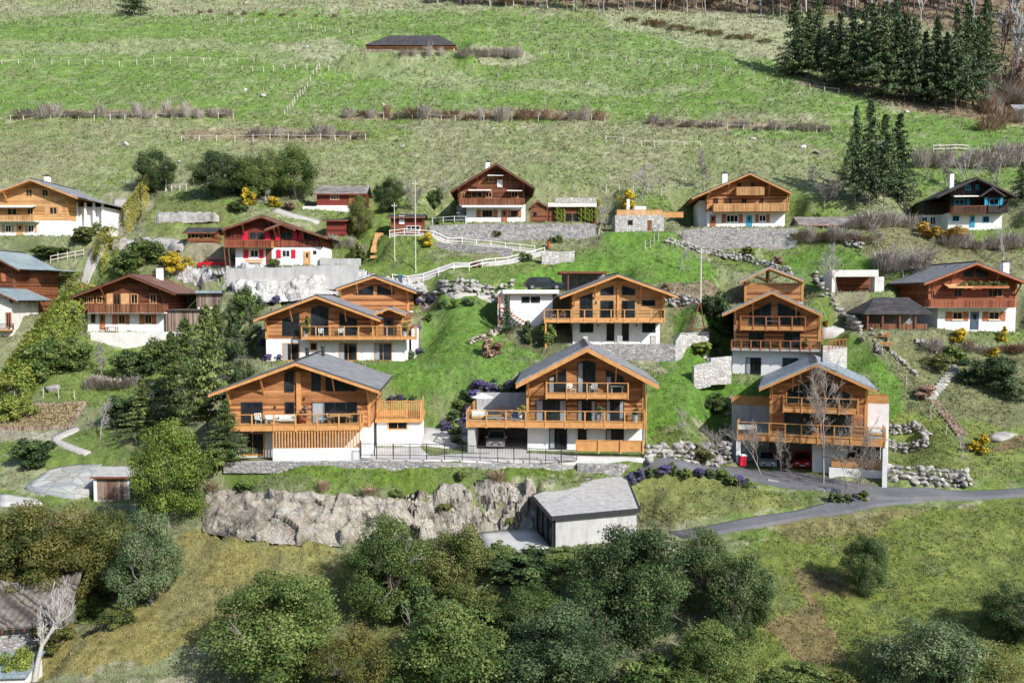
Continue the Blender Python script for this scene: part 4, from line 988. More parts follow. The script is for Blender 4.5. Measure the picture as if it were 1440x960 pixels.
# ---- concrete garage in the foreground: irregular plan
h = House(777, 771.5, 66, 0, 'concrete_garage', 'grey concrete garage with sloping pale roof and glazed left side below the road', 'garage')
G21 = h
def W3(u, v, Y): q = at(u, v, Y)-h.O; return (q.x, q.y, q.z)
P0 = (0, 0); P1 = (at(895,757,69.0)-h.O).xy; P3 = (at(755,745,71.0)-h.O).xy
P0 = Vector(P0); P2 = P1+(P3-P0)*1.35+Vector((.6, 0))
zt0 = W3(777, 729, 66)[2]
roofp = [W3(775.5,727,65.6), W3(899.5,715.5,68.7), W3(881,669,76.2), W3(812,671.5,75.8), W3(748.5,696.5,71.6)]
m = MB(); m.slab(roofp, .22); ro = m.build('roof', 'gravel_roof', h.e)
fa = MB()
for i in range(5):
    p, q = Vector(roofp[i]), Vector(roofp[(i+1) % 5]); fa.bar(p+Vector((0,0,-.1)), q+Vector((0,0,-.1)), .1, .34)
fa.build('roof_edge', 'frame_dark', ro)
def vwall(mb, p, q, z0, z1a, z1b, t=.25):
    d = (Vector(q)-Vector(p)).normalized(); n = Vector((-d.y, d.x))*t; p = Vector(p); q = Vector(q)
    vs = [(p.x,p.y,z0),(q.x,q.y,z0),(q.x,q.y,z1b),(p.x,p.y,z1a)]+[(p.x+n.x,p.y+n.y,z0),(q.x+n.x,q.y+n.y,z0),(q.x+n.x,q.y+n.y,z1b),(p.x+n.x,p.y+n.y,z1a)]
    mb.add(vs, [(0,1,2,3),(7,6,5,4),(0,4,5,1),(1,5,6,2),(2,6,7,3),(3,7,4,0)])
zr1 = roofp[1][2]-.28; zr0 = roofp[0][2]-.28
m = MB(); vwall(m, P0+Vector((.25,.1)), P1, -2, zr0, zr1); vwall(m, P1+Vector((-.02,.02)), P2, -2, zr1, zr1+.5); vwall(m, P2, P3+Vector((.3,.3)), -2, zr1+.5, zr1+.3)
m.build('wall', 'concrete', h.e)
m = MB(); 
for t in (0, .33, .66, 1): q = P0.lerp(P3, t); m.tube((q.x, q.y, -.5), (q.x, q.y, roofp[0][2]-.2+t*.3), .07, .07, 4)
m.bar((P0.x, P0.y, .05), (P3.x, P3.y, .05), .16, .12); m.bar((P0.x, P0.y, zr0-.05), (P3.x, P3.y, zr0+.25), .16, .12); m.build('glazing_frame', 'frame_dark', h.e)
m = MB(); vwall(m, P0+Vector((.06,.06)), P3+Vector((.06,0)), .1, zr0, zr0+.28, -.04); m.build('pane', 'pane', h.e)
pad(h.O.x+1, h.O.y+2, 0, -12, 2.5, -3.2, 3.5, h.O.z-.03, ff=2, fb=1.2, fs=2); pad(h.O.x+6, h.O.y+4, math.radians(22), -4, 3, -3.5, 3, h.O.z+.02, ff=1.5, fb=1.5)
# ---- ruined roof bottom left
M['ruin_roof'] = plank_mat('weathered_roof_boards', (.075,.06,.05), (.26,.235,.21), 'x', .22)
h = House(60, 897, 60, 14, 'tumbledown_hut', 'collapsing hut with a sagging grey board roof in the bottom left corner', 'hut')
h.pad(-6, 3, -1, 5, -.4, ff=2)
V = []; Fc = []; nx, nz = 26, 10
for j in range(nz+1):
    for i in range(nx+1):
        s, t = i/nx, j/nz
        x = -5.2+6.9*s; y = -.6+5*t; z = 1.15+2.3*t-.75*math.sin(math.pi*s)*t+.05*math.sin(i*2.9+j*1.3)+.07*math.sin(j*2.1)
        V.append((x, y, z))
for j in range(nz):
    for i in range(nx): a = j*(nx+1)+i; Fc.append((a, a+1, a+nx+2, a+nx+1))
V2 = [(x, y, z-.12) for x, y, z in V]; n0 = len(V)
m = MB(); m.add(V+V2, Fc+[tuple(n0+k for k in f[::-1]) for f in Fc]); m.build('roof', 'ruin_roof', h.e, fix=False)
MB().box(-4.8, 1.3, .2, 4, -1.5, .9).build('wall', 'stone', h.e)
m = MB()
for i in range(9): m.bar((-4.5+i*.7, -.7, .86), (-4.4+i*.7, 1.2, 1.5), .09)
m.build('rafter', 'trim_old', h.e)
h = House(8, 972, 56, 5, 'lean_to', 'small white plastered lean-to with pale blue roof at the bottom left corner', 'shed')
h.pad(-3, 1.5, -1, 2, 0, ff=1.5)
MB().box(-3, 1.3, 0, 2.4, -1, 1.1).build('wall', 'plaster', h.e); MB().slab([(-3.2, -.3, 1.1), (1.5, -.3, 1.1), (1.5, 2.5, 1.7), (-3.2, 2.5, 1.7)], .1).build('roof', 'roof_teal', h.e)

# general platforms: road, upper ramps
# ============================================================ GROUND
LOW = np.zeros(TZ.shape)         # ground lowered under sheets
def mask(poly): return inpoly(XX, YY, poly)
def pre(u, v): return tuple(hit(u, v)[:2])
TZ0 = TZ
def sheet(name, e1, e2, mat, label=None, cat=None, kind='structure', lift=.06, n=None, m=8, lower=.25, thick=.0):
    """surface draped over the ground between two pixel polylines"""
    global TZ
    def res(e, n):
        P_ = [hit(*q) for q in e]; d = [0]
        for i in range(1, len(P_)): d.append(d[-1]+(P_[i]-P_[i-1]).length)
        out = []
        for k in range(n):
            t = d[-1]*k/(n-1); i = 0
            while i < len(d)-2 and d[i+1] < t: i += 1
            f = (t-d[i])/max(d[i+1]-d[i], 1e-6); out.append(P_[i].lerp(P_[i+1], min(f, 1)))
        return out, d[-1]
    if n is None: n = max(6, int(max(res(e1, 4)[1], res(e2, 4)[1])/.8))
    a, _ = res(e1, n); b, _ = res(e2, n)
    V = []
    for i in range(n):
        for j in range(m+1):
            t = j/m; x = a[i].x*(1-t)+b[i].x*t; y = a[i].y*(1-t)+b[i].y*t; V.append((x, y))
    V = np.array(V); z = bil(TZ, GX0, GY0, GS, V[:, 0], V[:, 1])
    Z = z.reshape(n, m+1)
    for _ in range(3):
        Z[1:-1] = (Z[:-2]+2*Z[1:-1]+Z[2:])/4
    Z[:] = Z*.4+Z.mean(1, keepdims=True)*.6 if m > 3 and kind == 'structure' and name != 'lawn' else Z
    V3 = np.column_stack([V, Z.ravel()+lift])
    Fc = [(i*(m+1)+j, i*(m+1)+j+1, (i+1)*(m+1)+j+1, (i+1)*(m+1)+j) for i in range(n-1) for j in range(m)]
    poly = [tuple(p[:2]) for p in a]+[tuple(p[:2]) for p in b[::-1]]
    mk = mask(poly)
    # ground follows the sheet, just below it
    idx = np.argwhere(mk)
    if len(idx):
        px, py = XX[mk], YY[mk]
        d2 = (px[:, None]-V[None, :, 0])**2+(py[:, None]-V[None, :, 1])**2
        TZ[mk] = V3[np.argmin(d2, 1), 2]-lift-lower
    NOG[mk] = True
    rim = mk.copy()
    for s in ((0,1),(0,-1),(1,0),(-1,0)): rim |= np.roll(mk, s, (0, 1))
    NOG[rim] = True
    # skirt so the edge never floats
    per = [i*(m+1) for i in range(n)]+[(n-1)*(m+1)+j for j in range(1, m+1)]+[i*(m+1)+m for i in range(n-2, -1, -1)]+[j for j in range(m-1, 0, -1)]
    k0 = len(V3); sk = V3[per].copy(); sk[:, 2] -= .7; V3 = np.vstack([V3, sk]); L_ = len(per)
    Fc += [(per[i], per[(i+1) % L_], k0+(i+1) % L_, k0+i) for i in range(L_)]
    o = npmesh(name, V3, Fc, mat)
    if o.data.polygons[0].normal.z < 0: o.data.flip_normals()
    return tag(o, label, cat, None, kind)
def line_h(pts, dz=0.): return [hit(*p)+Vector((0, 0, dz)) for p in pts]
sheet('road', [(905,655),(1000,651.5),(1100,660),(1180,671),(1250,681),(1330,687),(1445,684),(1600,682)], [(905,664),(960,664),(1060,676),(1160,690),(1230,704),(1290,706),(1445,697.5),(1600,696)], 'asphalt')
sheet('lane', [(1222,702),(1150,712),(1080,722),(1000,738),(940,748)], [(1300,706),(1200,719),(1130,728),(1060,742),(965,757)], 'asphalt', lift=.064)
sheet('garage_apron', [(672,750),(700,746),(730,745),(756,744)], [(684,772),(715,774),(745,776),(777,778)], 'pave', m=5, lower=.15)
sheet('driveway', [(592,589),(613,586),(628,600),(645,626)], [(592,626),(604,628),(620,629),(640,630)], 'pave', m=6, lower=.12)
sheet('pavement', [(505,642),(600,642),(660,638),(740,636),(812,640),(908,644)], [(505,648),(600,648),(660,650),(740,652),(812,654),(908,656)], 'pave', m=5, lower=.12)
sheet('forecourt', [(522,629),(560,628),(590,627)], [(507,641.5),(560,641.5),(603,641.5)], 'pave', m=4, lower=.12)
sheet('ramp', [(545,394),(600,382),(680,366),(762,350)], [(552,400),(610,390),(690,374),(768,357)], 'gravel', m=4)
sheet('ramp', [(550,328),(620,334),(700,344),(756,352)], [(548,334),(620,341),(700,350),(750,357)], 'gravel', m=4)
sheet('village_lane', [(585,414),(640,414),(705,413)], [(585,421),(640,421),(705,420)], 'gravel', m=3)
sheet('driveway', [(160,280),(155,300),(135,335),(122,365),(112,400)], [(188,280),(178,305),(156,335),(136,372),(124,402)], 'gravel', m=5)
sheet('terrace_paving', [(1154,455),(1166,454),(1177,453)], [(1154,478),(1172,479),(1187,466)], 'pave', m=5, lower=.2)
tag(sheet('stone_paving', [(66,655),(90,645),(118,640),(150,637)], [(36,690),(60,700),(100,706),(132,700)], 'flag', m=8, lower=.15), kind='structure')
sheet('garden_path', [(120,640),(95,632),(70,618),(85,608),(108,600)], [(128,636),(105,627),(82,619),(95,612),(112,604)], 'gravel', m=3)
sheet('yard', [(0,690),(20,694),(50,700)], [(0,712),(25,714),(60,710)], 'pave', m=4, lower=.15)
sheet('cabin_path', [(388,292),(415,302),(450,312)], [(380,296),(410,306),(445,316)], 'gravel', m=2)

# kerb along the road's lower edge
def kerb(pts, w=.25, hgt=.14, name='kerb', mat='concrete'):
    P_ = line_h(pts, .0); m_ = MB()
    for p, q in zip(P_, P_[1:]):
        L_ = (q-p).length; k = max(1, int(L_/1.5))
        for i in range(k):
            a = p.lerp(q, i/k); b = p.lerp(q, (i+.985)/k)
            a.z = max(tz(a.x, a.y), p.z)-.05; b.z = max(tz(b.x, b.y), q.z)-.05; m_.bar(a, b, w, hgt+.3)
    return tag(m_.build(name, mat), kind='structure')
kerb([(1048,675.5),(1110,683),(1160,691.5)])
kerb([(1195,701),(1222,703.5)])

# ground colours
print('zones')
def lay(base_, poly, col, soft=1.2, k=1.0):
    pass
ZONES = []
def zone(pts, col, k=1.0, jit=1.5):
    ZONES.append((poly_xy(pts), np.array(col), k, jit))
LUSH = (.128,.222,.05); MOWN = (.12,.225,.042); GREEN = (.15,.21,.058); OLIVE = (.215,.23,.128); PALE = (.305,.31,.205); DRY = (.27,.235,.085); EARTH = (.20,.135,.09); ROCKG = (.38,.36,.33); BROWN = (.22,.14,.10)
zone([(-200,-40),(1700,-40),(1700,30),(1440,60),(1050,40),(850,14),(400,20),(-200,30)], PALE, .45, 5)
zone([(-200,30),(250,22),(620,15),(900,40),(1080,80),(1140,110),(1250,150),(1440,185),(1440,215),(1300,185),(1150,160),(1000,160),(850,160),(480,158),(330,170),(0,160),(-200,160)], LUSH, .75, 5)
zone([(-200,170),(330,172),(500,200),(820,175),(1160,190),(1190,260),(1000,300),(600,270),(200,250),(-200,300)], (.235,.25,.13), .6, 4)
zone([(-200,60),(300,55),(700,110),(1000,120),(1000,132),(600,124),(300,70),(-200,78)], PALE, .45, 3)
zone([(370,60),(480,55),(520,75),(430,85)], PALE, .8, 2)
zone([(540,72),(740,70),(760,85),(700,92),(560,88)], PALE, .9, 2)
zone([(820,10),(1080,20),(1130,60),(1060,85),(950,62),(860,40)], PALE, .7, 4)
zone([(1010,185),(1250,170),(1440,195),(1440,260),(1270,260),(1180,215)], LUSH, .8, 4)
zone([(620,-40),(1700,-40),(1700,175),(1445,175),(1400,110),(1380,60),(1250,20),(900,16),(640,4)], (.185,.125,.095), .85, 4)
zone([(1120,112),(1420,120),(1440,175),(1350,168),(1230,140),(1130,120)], BROWN, .8, 2)
for a in ([(10,158),(330,156),(330,168),(10,170)], [(255,184),(515,184),(515,198),(255,198)], [(480,160),(860,160),(860,171),(480,170)], [(915,170),(1165,176),(1165,188),(915,182)]): zone(a, (.27,.2,.15), .75, 1)
zone([(850,335),(925,325),(1000,375),(1000,408),(700,412),(760,385),(820,360)], MOWN, .9, 1.5)
zone([(1100,358),(1180,345),(1240,395),(1110,398)], MOWN, .9, 1.5)
zone([(590,425),(700,420),(705,470),(770,490),(720,540),(640,570),(600,585),(520,520),(590,490)], MOWN, .9, 1.5)
zone([(935,505),(1010,495),(1030,540),(1080,540),(1040,600),(920,620),(912,560)], MOWN, 1, 1.5)
zone([(910,530),(1035,520),(1035,612),(908,618)], MOWN, .95, .8)
zone([(945,445),(1030,445),(1030,490),(945,480)], MOWN, .9, 1)
zone([(1190,470),(1225,478),(1310,600),(1250,605),(1250,560),(1180,520)], MOWN, 1, 1)
zone([(312,650),(600,652),(812,656),(812,672),(700,684),(520,690),(340,688)], (.13,.20,.035), .9, .6)
zone([(895,672),(1000,672),(1165,708),(1130,714),(945,742),(900,705)], (.2,.215,.075), .9, .6)
zone([(250,745),(480,765),(520,830),(330,900),(60,965),(-100,965),(100,900),(240,830)], DRY, .9, 2)
zone([(480,765),(660,770),(680,960),(400,960)], (.15,.17,.05), .8, 2)
zone([(1060,745),(1440,702),(1700,700),(1700,965),(1000,965),(1050,850)], (.17,.20,.05), .95, 2)
zone([(1300,740),(1440,735),(1440,870),(1330,860)], (.22,.25,.075), .5, 3)
zone([(1080,880),(1140,840),(1200,930),(1120,945)], (.25,.18,.10), .8, 1.5)
zone([(1085,735),(1230,715),(1300,720),(1230,745),(1110,765)], (.27,.21,.12), .6, 1)
zone([(1105,800),(1190,800),(1210,835),(1130,845)], EARTH, .7, 1.5)
zone([(0,650),(60,640),(70,700),(0,692)], (.33,.33,.22), .7, 1)
zone([(80,605),(150,600),(165,640),(125,638)], GREEN, 1, 1)
zone([(110,470),(230,480),(230,560),(120,575),(40,560)], GREEN, .8, 2)
zone([(1200,320),(1300,330),(1440,330),(1440,400),(1230,400)], (.19,.185,.10), .9, 2)
zone([(1240,495),(1440,480),(1440,600),(1290,600)], (.19,.2,.10), .9, 2)
zone([(1250,600),(1440,600),(1440,684),(1280,668)], (.2,.24,.07), .9, 2)
zone([(1390,640),(1440,610),(1440,632)], EARTH, .9, 1)
zone([(280,320),(335,320),(335,375),(265,378)], (.3,.25,.19), .7, 1)
zone([(330,288),(500,290),(500,380),(450,300)], GREEN, .9, 1.5)
zone([(200,290),(330,290),(330,330),(210,340)], (.17,.2,.07), .9, 1.5)
zone([(500,300),(560,300),(620,385),(500,392)], (.13,.19,.045), .8, 1.5)
zone([(640,560),(740,545),(660,600),(630,620)], (.1,.12,.04), .7, 1)
zone([(700,440),(800,440),(790,520),(720,480)], (.13,.12,.08), .8, 1)
zone([(940,405),(1046,400),(1035,445),(950,440)], (.27,.2,.15), .9, 1)
zone([(1150,400),(1230,410),(1215,470),(1170,440)], (.3,.26,.2), .8, 1)

def ground_color(x, y):
    """albedo by place: slow mixing of grasses plus the mapped patches"""
    n1 = fbm(x/11, y/7, 5, 21); n2 = fbm(x/2.2, y/1.6, 4, 33); n3 = fbm(x/.5, y/.45, 2, 44)
    base_ = np.array(OLIVE)[None]*np.ones((len(x), 1))
    t = smooth((n1-.38)*4)[:, None]; base_ = base_*(1-t)+np.array(GREEN)[None]*t
    t = smooth((.43-n2)*5)[:, None]*.45; base_ = base_*(1-t)+np.array(PALE)[None]*t
    # bare, straw and stony flecks
    st = smooth((fbm(x/1.1+50, y/.7, 4, 61)-.60)*14)[:, None]*.65*smooth((fbm(x/14, y/9, 2, 71)-.42)*5)[:, None]
    base_ = base_*(1-st)+np.array((.40,.37,.27))[None]*st
    jx = x+(fbm(x/3, y/3, 3, 5)-.5)*2; jy = y+(fbm(x/3, y/3, 3, 6)-.5)*2
    for poly, c, k, jit in ZONES:
        px = x+(jx-x)*jit; py = y+(jy-y)*jit
        a = np.array(poly); bb = (px > a[:, 0].min()) & (px < a[:, 0].max()) & (py > a[:, 1].min()) & (py < a[:, 1].max())
        w = np.zeros(len(x)); w[bb] = inpoly(px[bb], py[bb], poly)
        w = (w*k*(.72+.28*smooth((n2-.3)*4)))[:, None]
        base_ = base_*(1-w)+c[None]*w
    w = (smooth((fbm(x/1.0, y/.8, 4, 66)-.60)*14)*.32*smooth((y-128)/15))[:, None]
    base_ = base_*(1-w)+np.array((.42,.39,.29))[None]*w
    return np.clip(base_*(.62+.76*n3)[:, None]*(.8+.4*n2)[:, None], .01, .9)

def ground_mat():
    m, nt, b = newmat('hillside_grass')
    a = N(nt, 'ShaderNodeAttribute', attribute_name='gcol')
    v = coords(nt)
    f1 = noise(nt, v, 2.6, 6, .75); f2 = noise(nt, coords(nt, (1, 1.5, 1.5)), 9, 3, .7)
    t = mathn(nt, 'ADD', mathn(nt, 'MULTIPLY', f1, .5), mathn(nt, 'MULTIPLY', f2, .5))
    k = ramp(nt, t, [(.33, (.45,.48,.43)), (.5, (.95,.98,.93)), (.66, (1.65,1.58,1.52))]).outputs[0]
    nt.links.new(mixc(nt, 1.0, a.outputs['Color'], k, 'MULTIPLY'), b.inputs['Base Color'])
    b.inputs['Roughness'].default_value = .95; b.inputs['Specular IOR Level'].default_value = .1
    bump(nt, b, t, 1.0, .3); return m
def tuft_mat():
    m, nt, b = newmat('grass_blades')
    a = N(nt, 'ShaderNodeAttribute', attribute_name='gcol')
    nt.links.new(a.outputs['Color'], b.inputs['Base Color']); b.inputs['Roughness'].default_value = .7; b.inputs['Specular IOR Level'].default_value = .15
    tr = N(nt, 'ShaderNodeBsdfTranslucent'); nt.links.new(a.outputs['Color'], tr.inputs[0])
    mx = N(nt, 'ShaderNodeMixShader'); mx.inputs[0].default_value = .25
    nt.links.new(b.outputs[0], mx.inputs[1]); nt.links.new(tr.outputs[0], mx.inputs[2]); nt.links.new(mx.outputs[0], nt.nodes['Material Output'].inputs[0]); return m
def ground_mesh():
    ys = [14.]
    while ys[-1] < 378:
        y = ys[-1]; ys.append(y+(2.5 if y < 46 else .27 if y < 84 else .30 if y < 140 else .55 if y < 260 else 3.5))
    ys = np.array(ys); nx = 640
    t = np.linspace(-1, 1, nx); t = np.sign(t)*(.82*abs(t)+.9*abs(t)**7)  # dense inside the view, coarse beyond
    X = t[None, :]*(ys[:, None]*.66+3); Y = np.repeat(ys[:, None], nx, 1)
    Z = bil(TZ, GX0, GY0, GS, X.ravel(), Y.ravel())
    x, y = X.ravel(), Y.ravel()
    calm = bil((~NOG).astype(float), GX0, GY0, GS, x, y)
    Z = Z+((fbm(x/1.3, y/1.1, 3, 81)-.5)*.42+(fbm(x/.45, y/.45, 2, 82)-.5)*.16)*calm
    V = np.column_stack([x, y, Z]); i = np.arange((len(ys)-1)*nx).reshape(-1, nx)[:, :-1].ravel()
    Fc = np.column_stack([i, i+1, i+nx+1, i+nx])
    o = npmesh('ground', V, Fc, ground_mat(), smooth=True); o['kind'] = 'structure'
    c = ground_color(x, y); ca = o.data.attributes.new('gcol', 'FLOAT_COLOR', 'POINT')
    ca.data.foreach_set('color', np.column_stack([c, np.ones(len(c))]).astype(np.float32).ravel())
    return o
# ============================================================ WALLS, ROCKS
def ico():
    import bmesh
    bm = bmesh.new(); bmesh.ops.create_icosphere(bm, subdivisions=2, radius=1)
    V = np.array([v.co[:] for v in bm.verts]); Fc = np.array([[v.index for v in f.verts] for f in bm.faces]); bm.free(); return V, Fc
IV, IF = ico()
def rock(rng, c, s):
    d = rng.normal(size=(13, 3)); d /= np.linalg.norm(d, axis=1)[:, None]
    V = IV.copy()
    for k in d:   # chop facets
        h_ = rng.uniform(.3, .62); q = V@k; V = V-np.outer(np.maximum(q-h_, 0), k)
    V = V*1.6*(1+rng.normal(0, .035, (len(V), 1)))
    a = rng.uniform(0, 6.28); R_ = np.array([[math.cos(a), -math.sin(a), 0], [math.sin(a), math.cos(a), 0], [0, 0, 1]])
    return (V*s)@R_.T+c
def rockpile(name, mat, cs, label, cat, group=None, seed=1):
    rng = np.random.default_rng(seed); VV = []; FF = []; n = 0
    for c, s in cs:
        V = rock(rng, np.array(c), np.array(s)); VV.append(V); FF.append(IF+n); n += len(V)
    return tag(npmesh(name, np.vstack(VV), np.vstack(FF), mat), label, cat, group)
def boulder_wall(path, hpx, label, mat='boulder', size=.5, seed=1, name='boulder_wall', lean=.35):
    """dry wall of piled boulders along the pixel path of its foot; hpx: height in px"""
    rng = np.random.default_rng(seed); P_ = [hit(*p) for p in path]; cs = []
    for p, q in zip(P_, P_[1:]):
        L_ = (q-p).xy.length; H = hpx*((p.y+q.y)/2)/F
        rows = max(1, int(H/(size*.7)))
        for r in range(rows+1):
            for k in range(int(L_/(size*.95))+1):
                t = (k+rng.uniform(-.3, .3))*size*.95/L_
                if t > 1: continue
                x = p.x+(q.x-p.x)*t; y = p.y+(q.y-p.y)*t; z = min(tz(x, y), p.z+(q.z-p.z)*t)
                s = size*rng.uniform(.28, .72)
                cs.append(((x, y+r*size*lean+rng.uniform(-.1, .1), z+(r+.3)*size*.66), (s*rng.uniform(.9, 1.5), s, s*rng.uniform(.6, .95))))
    return rockpile(name, mat, cs, label, 'wall', seed=seed)
def masonry(pts, label, mat='stone', th=.45, name='stone_wall', cap=None, foot=1.0, seed=0):
    """pts: (u, vtop, vbottom, Y)"""
    V = []; rng = np.random.default_rng(seed); m_ = MB(); c = MB()
    for (u0, t0, b0, Y0), (u1, t1, b1, Y1) in zip(pts, pts[1:]):
        p, q = at(u0, t0, Y0), at(u1, t1, Y1); pb, qb = at(u0, b0, Y0).z-foot, at(u1, b1, Y1).z-foot
        d = (q-p).xy.normalized(); n = Vector((-d.y, d.x))*th
        k = max(1, int((q-p).length/1.0))
        vs = []
        for i in range(k+1):
            t = i/k; a = p.lerp(q, t); jt = rng.uniform(-.05, .05)
            vs += [(a.x, a.y, pb+(qb-pb)*t), (a.x, a.y, a.z+jt), (a.x+n.x, a.y+n.y, a.z+jt), (a.x+n.x, a.y+n.y, pb+(qb-pb)*t)]
        fs = []
        for i in range(k):
            o = i*4
            for j in range(4): fs.append((o+j, o+(j+1) % 4, o+4+(j+1) % 4, o+4+j))
        fs += [(0,1,2,3), (k*4+3, k*4+2, k*4+1, k*4)]
        m_.add(vs, fs)
        if cap: c.bar(p+Vector((n.x/2, n.y/2, .07)), q+Vector((n.x/2, n.y/2, .07)), th+.16, .1)
    o = m_.build(name, mat); tag(o, label, 'wall')
    if cap: c.build('coping', cap, o)
    return o
def rock_patch(name, us, tops, bots, label, amp=.7, mat='boulder', step=2.2, lift=.12, seed=4, cat='rock'):
    u = np.arange(us[0], us[-1]+.1, step); vt = np.interp(u, us, tops); vb = np.interp(u, us, bots); m_ = max(6, int(np.max(vb-vt)/step))
    V = []
    for i in range(len(u)):
        for j in range(m_+1): V.append(hit(u[i], vt[i]+(vb[i]-vt[i])*j/m_)[:])
    V = np.array(V); s = amp
    sx, sy, sz = V.T
    d = (fbm(sx/3.2+sz/1.7, sy/2.5+sz/1.3, 3, seed)-.5)*s*1.5+(fbm(sx/.5+sz, sz/.5+sy, 3, seed+2)-.5)*.3*s
    rc = np.random.default_rng(seed)   # broken blocks: each cell is a tilted facet
    for cell, am in ((1.7, .85), (.75, .45)):
        lo_, hi_ = V.min(0), V.max(0); ext = hi_-lo_; npts = int(max(30, ext[0]*max(ext[1], ext[2])*1.3/cell**2))
        sel = V[rc.integers(0, len(V), npts)]+rc.normal(0, cell*.2, (npts, 3)); off = rc.uniform(-.5, .5, npts); tl = rc.normal(0, .42, (npts, 3))
        idx = np.empty(len(V), int)
        for i0 in range(0, len(V), 4000):
            D_ = ((V[i0:i0+4000, None]-sel[None])**2*np.array([1, 1, .6])).sum(-1); idx[i0:i0+4000] = D_.argmin(1)
        d += am*s*cell*(off[idx]*.55+((V-sel[idx])*tl[idx]).sum(1)*.55)
    e = np.ones((len(u), m_+1)); e[:2] = 0; e[-2:] = 0; e[:, 0] = -.3; e[:, -1] = -.4; e = e.ravel()
    e = e*np.minimum(1, .35+1.0*fbm(sx/4, sy/4+sz/3, 2, seed+7)*1.4)
    d = np.maximum(d, -.45*s)
    V[:, 2] += lift+d*.75*e; V[:, 1] -= d*.75*e; V[:, 0] += (fbm(sx, sz*1.4, 3, seed+9)-.5)*.5*e
    V[:, 2] -= (e <= 0)*.5
    w = m_+1; i = (np.arange(len(u)-1)[:, None]*w+np.arange(m_)[None]).ravel()
    o = npmesh(name, V, np.column_stack([i, i+1, i+w+1, i+w]), mat)
    if o.data.polygons[len(o.data.polygons)//2].normal.z < 0: o.data.flip_normals()
    d_ = 1
    poly = [tuple(V[k*w][:2]) for k in range(len(u))]+[tuple(V[k*w+m_][:2]) for k in range(len(u)-1, -1, -1)]
    mk = mask(poly); NOG[mk] = True; TZ[mk] -= 1.1
    return tag(o, label, cat)
def rockface_mat(name, a, b_, c):
    m, nt, b = newmat(name)
    v = coords(nt, (1, 1, .8)); f = noise(nt, v, .55, 6, .65); g = noise(nt, coords(nt, (2.2, 1, .5)), 1.5, 8, .75); h_ = noise(nt, v, 8, 5, .7)
    t = mathn(nt, 'ADD', mathn(nt, 'MULTIPLY', f, .55), mathn(nt, 'MULTIPLY', g, .45))
    cc = ramp(nt, t, [(.36, a), (.5, b_), (.66, c)]).outputs[0]
    cc = mixc(nt, .85, cc, ramp(nt, h_, [(.3, (.5,.5,.5)), (.7, (1.25,1.25,1.25))]).outputs[0], 'MULTIPLY')
    vo = N(nt, 'ShaderNodeTexVoronoi', feature='DISTANCE_TO_EDGE'); vo.inputs['Scale'].default_value = .8
    wv = N(nt, 'ShaderNodeVectorMath', operation='ADD'); nz = N(nt, 'ShaderNodeTexNoise'); nz.inputs['Scale'].default_value = .9; nt.links.new(v, nz.inputs['Vector'])
    nt.links.new(v, wv.inputs[0]); nt.links.new(nz.outputs['Color'], wv.inputs[1]); nt.links.new(wv.outputs[0], vo.inputs['Vector'])
    cr = mathn(nt, 'LESS_THAN', vo.outputs['Distance'], .022)
    cc = mixc(nt, mathn(nt, 'MULTIPLY', cr, .6), cc, (.1,.09,.08))
    nt.links.new(cc, b.inputs['Base Color']); b.inputs['Roughness'].default_value = .95
    bump(nt, b, mathn(nt, 'ADD', mathn(nt, 'MULTIPLY', h_, .4), mathn(nt, 'MINIMUM', vo.outputs['Distance'], .2)), 1, .35); return m
M['cliff'] = rockface_mat('cliff_rock', (.22,.175,.12), (.38,.345,.285), (.56,.535,.475))
M['slab_rock'] = rockface_mat('pale_slab_rock', (.34,.32,.29), (.56,.55,.53), (.74,.73,.71))
TZ_before = TZ.copy()
rock_patch('rock_outcrop', [285,330,400,470,560,640,700,755], [702,690,690,698,702,688,682,676], [742,752,760,762,762,752,746,744], 'long pale rock face below the lawn strip and left of the concrete garage', .75, 'cliff')
rock_patch('rock_slabs', [318,350,400,450,500,560,600], [378,376,380,384,390,396,404], [404,426,426,420,418,418,416], 'pale bare rock slabs between the red shuttered chalet and the orange chalets', .7, 'slab_rock', seed=9, lift=.55)
masonry([(318,377,392,110.6),(336,377,392,110.6),(411,376,392,110.7)], 'low grey concrete edging wall in front of the shuttered chalet', 'concrete', .35)
rock_patch('rock_ledge', [245,270,300,322], [372,376,378,378], [392,398,402,404], 'grey boulders and rock ledge beside the yellow forsythia', .6, 'slab_rock', seed=12)
rock_patch('rock_ledge', [155,190,240,262], [336,334,334,338], [352,352,350,350], 'stone ledge to the right of the clipped driveway hedge', .5, 'boulder', seed=15)
rock_patch('rock_ledge', [218,260,310], [297,297,299], [311,311,308], 'low grey stone ledge in the upper left lawn', .4, 'boulder', seed=16)
masonry([(604,316,342,122.9),(700,315,343,122.85),(838,315,336,122.85)], 'long grey stone terrace wall under the top centre chalet', 'stone', .5, foot=1.5)
masonry([(960,324,356,122.7),(984,321,356,122.8),(1121,321,354,122.8)], 'high grey stone wall under the two balcony chalet', 'stone', .5, foot=1.5)
masonry([(800,484,515,95.1),(950,484,516,95.1)], 'grey stone terrace wall in front of the second row centre chalet', 'stone', .5, foot=1.2)
masonry([(950,481,516,95.1),(958,469,512,95.3),(966,470,506,95.9),(997,468,500,97)], 'pale stepped stone wall end to the right of the centre terrace wall', 'stone_pale', .5, cap='concrete')
masonry([(976,515,536,91.5),(1000,508,530,92),(1000.1,504,528,92),(1029,501,527,92.8)], 'white stepped stone wall left of the second row right chalet', 'stone_pale', .5)
masonry([(127,467,482,105.6),(268,467,488,105.6)], 'pale plastered garden wall under the brown tiled chalet', 'plaster_old', .4)
masonry([(411,374,396,110.8),(504,372,396,110.8)], 'grey concrete retaining wall under the right end of the shuttered chalet', 'concrete', .4)
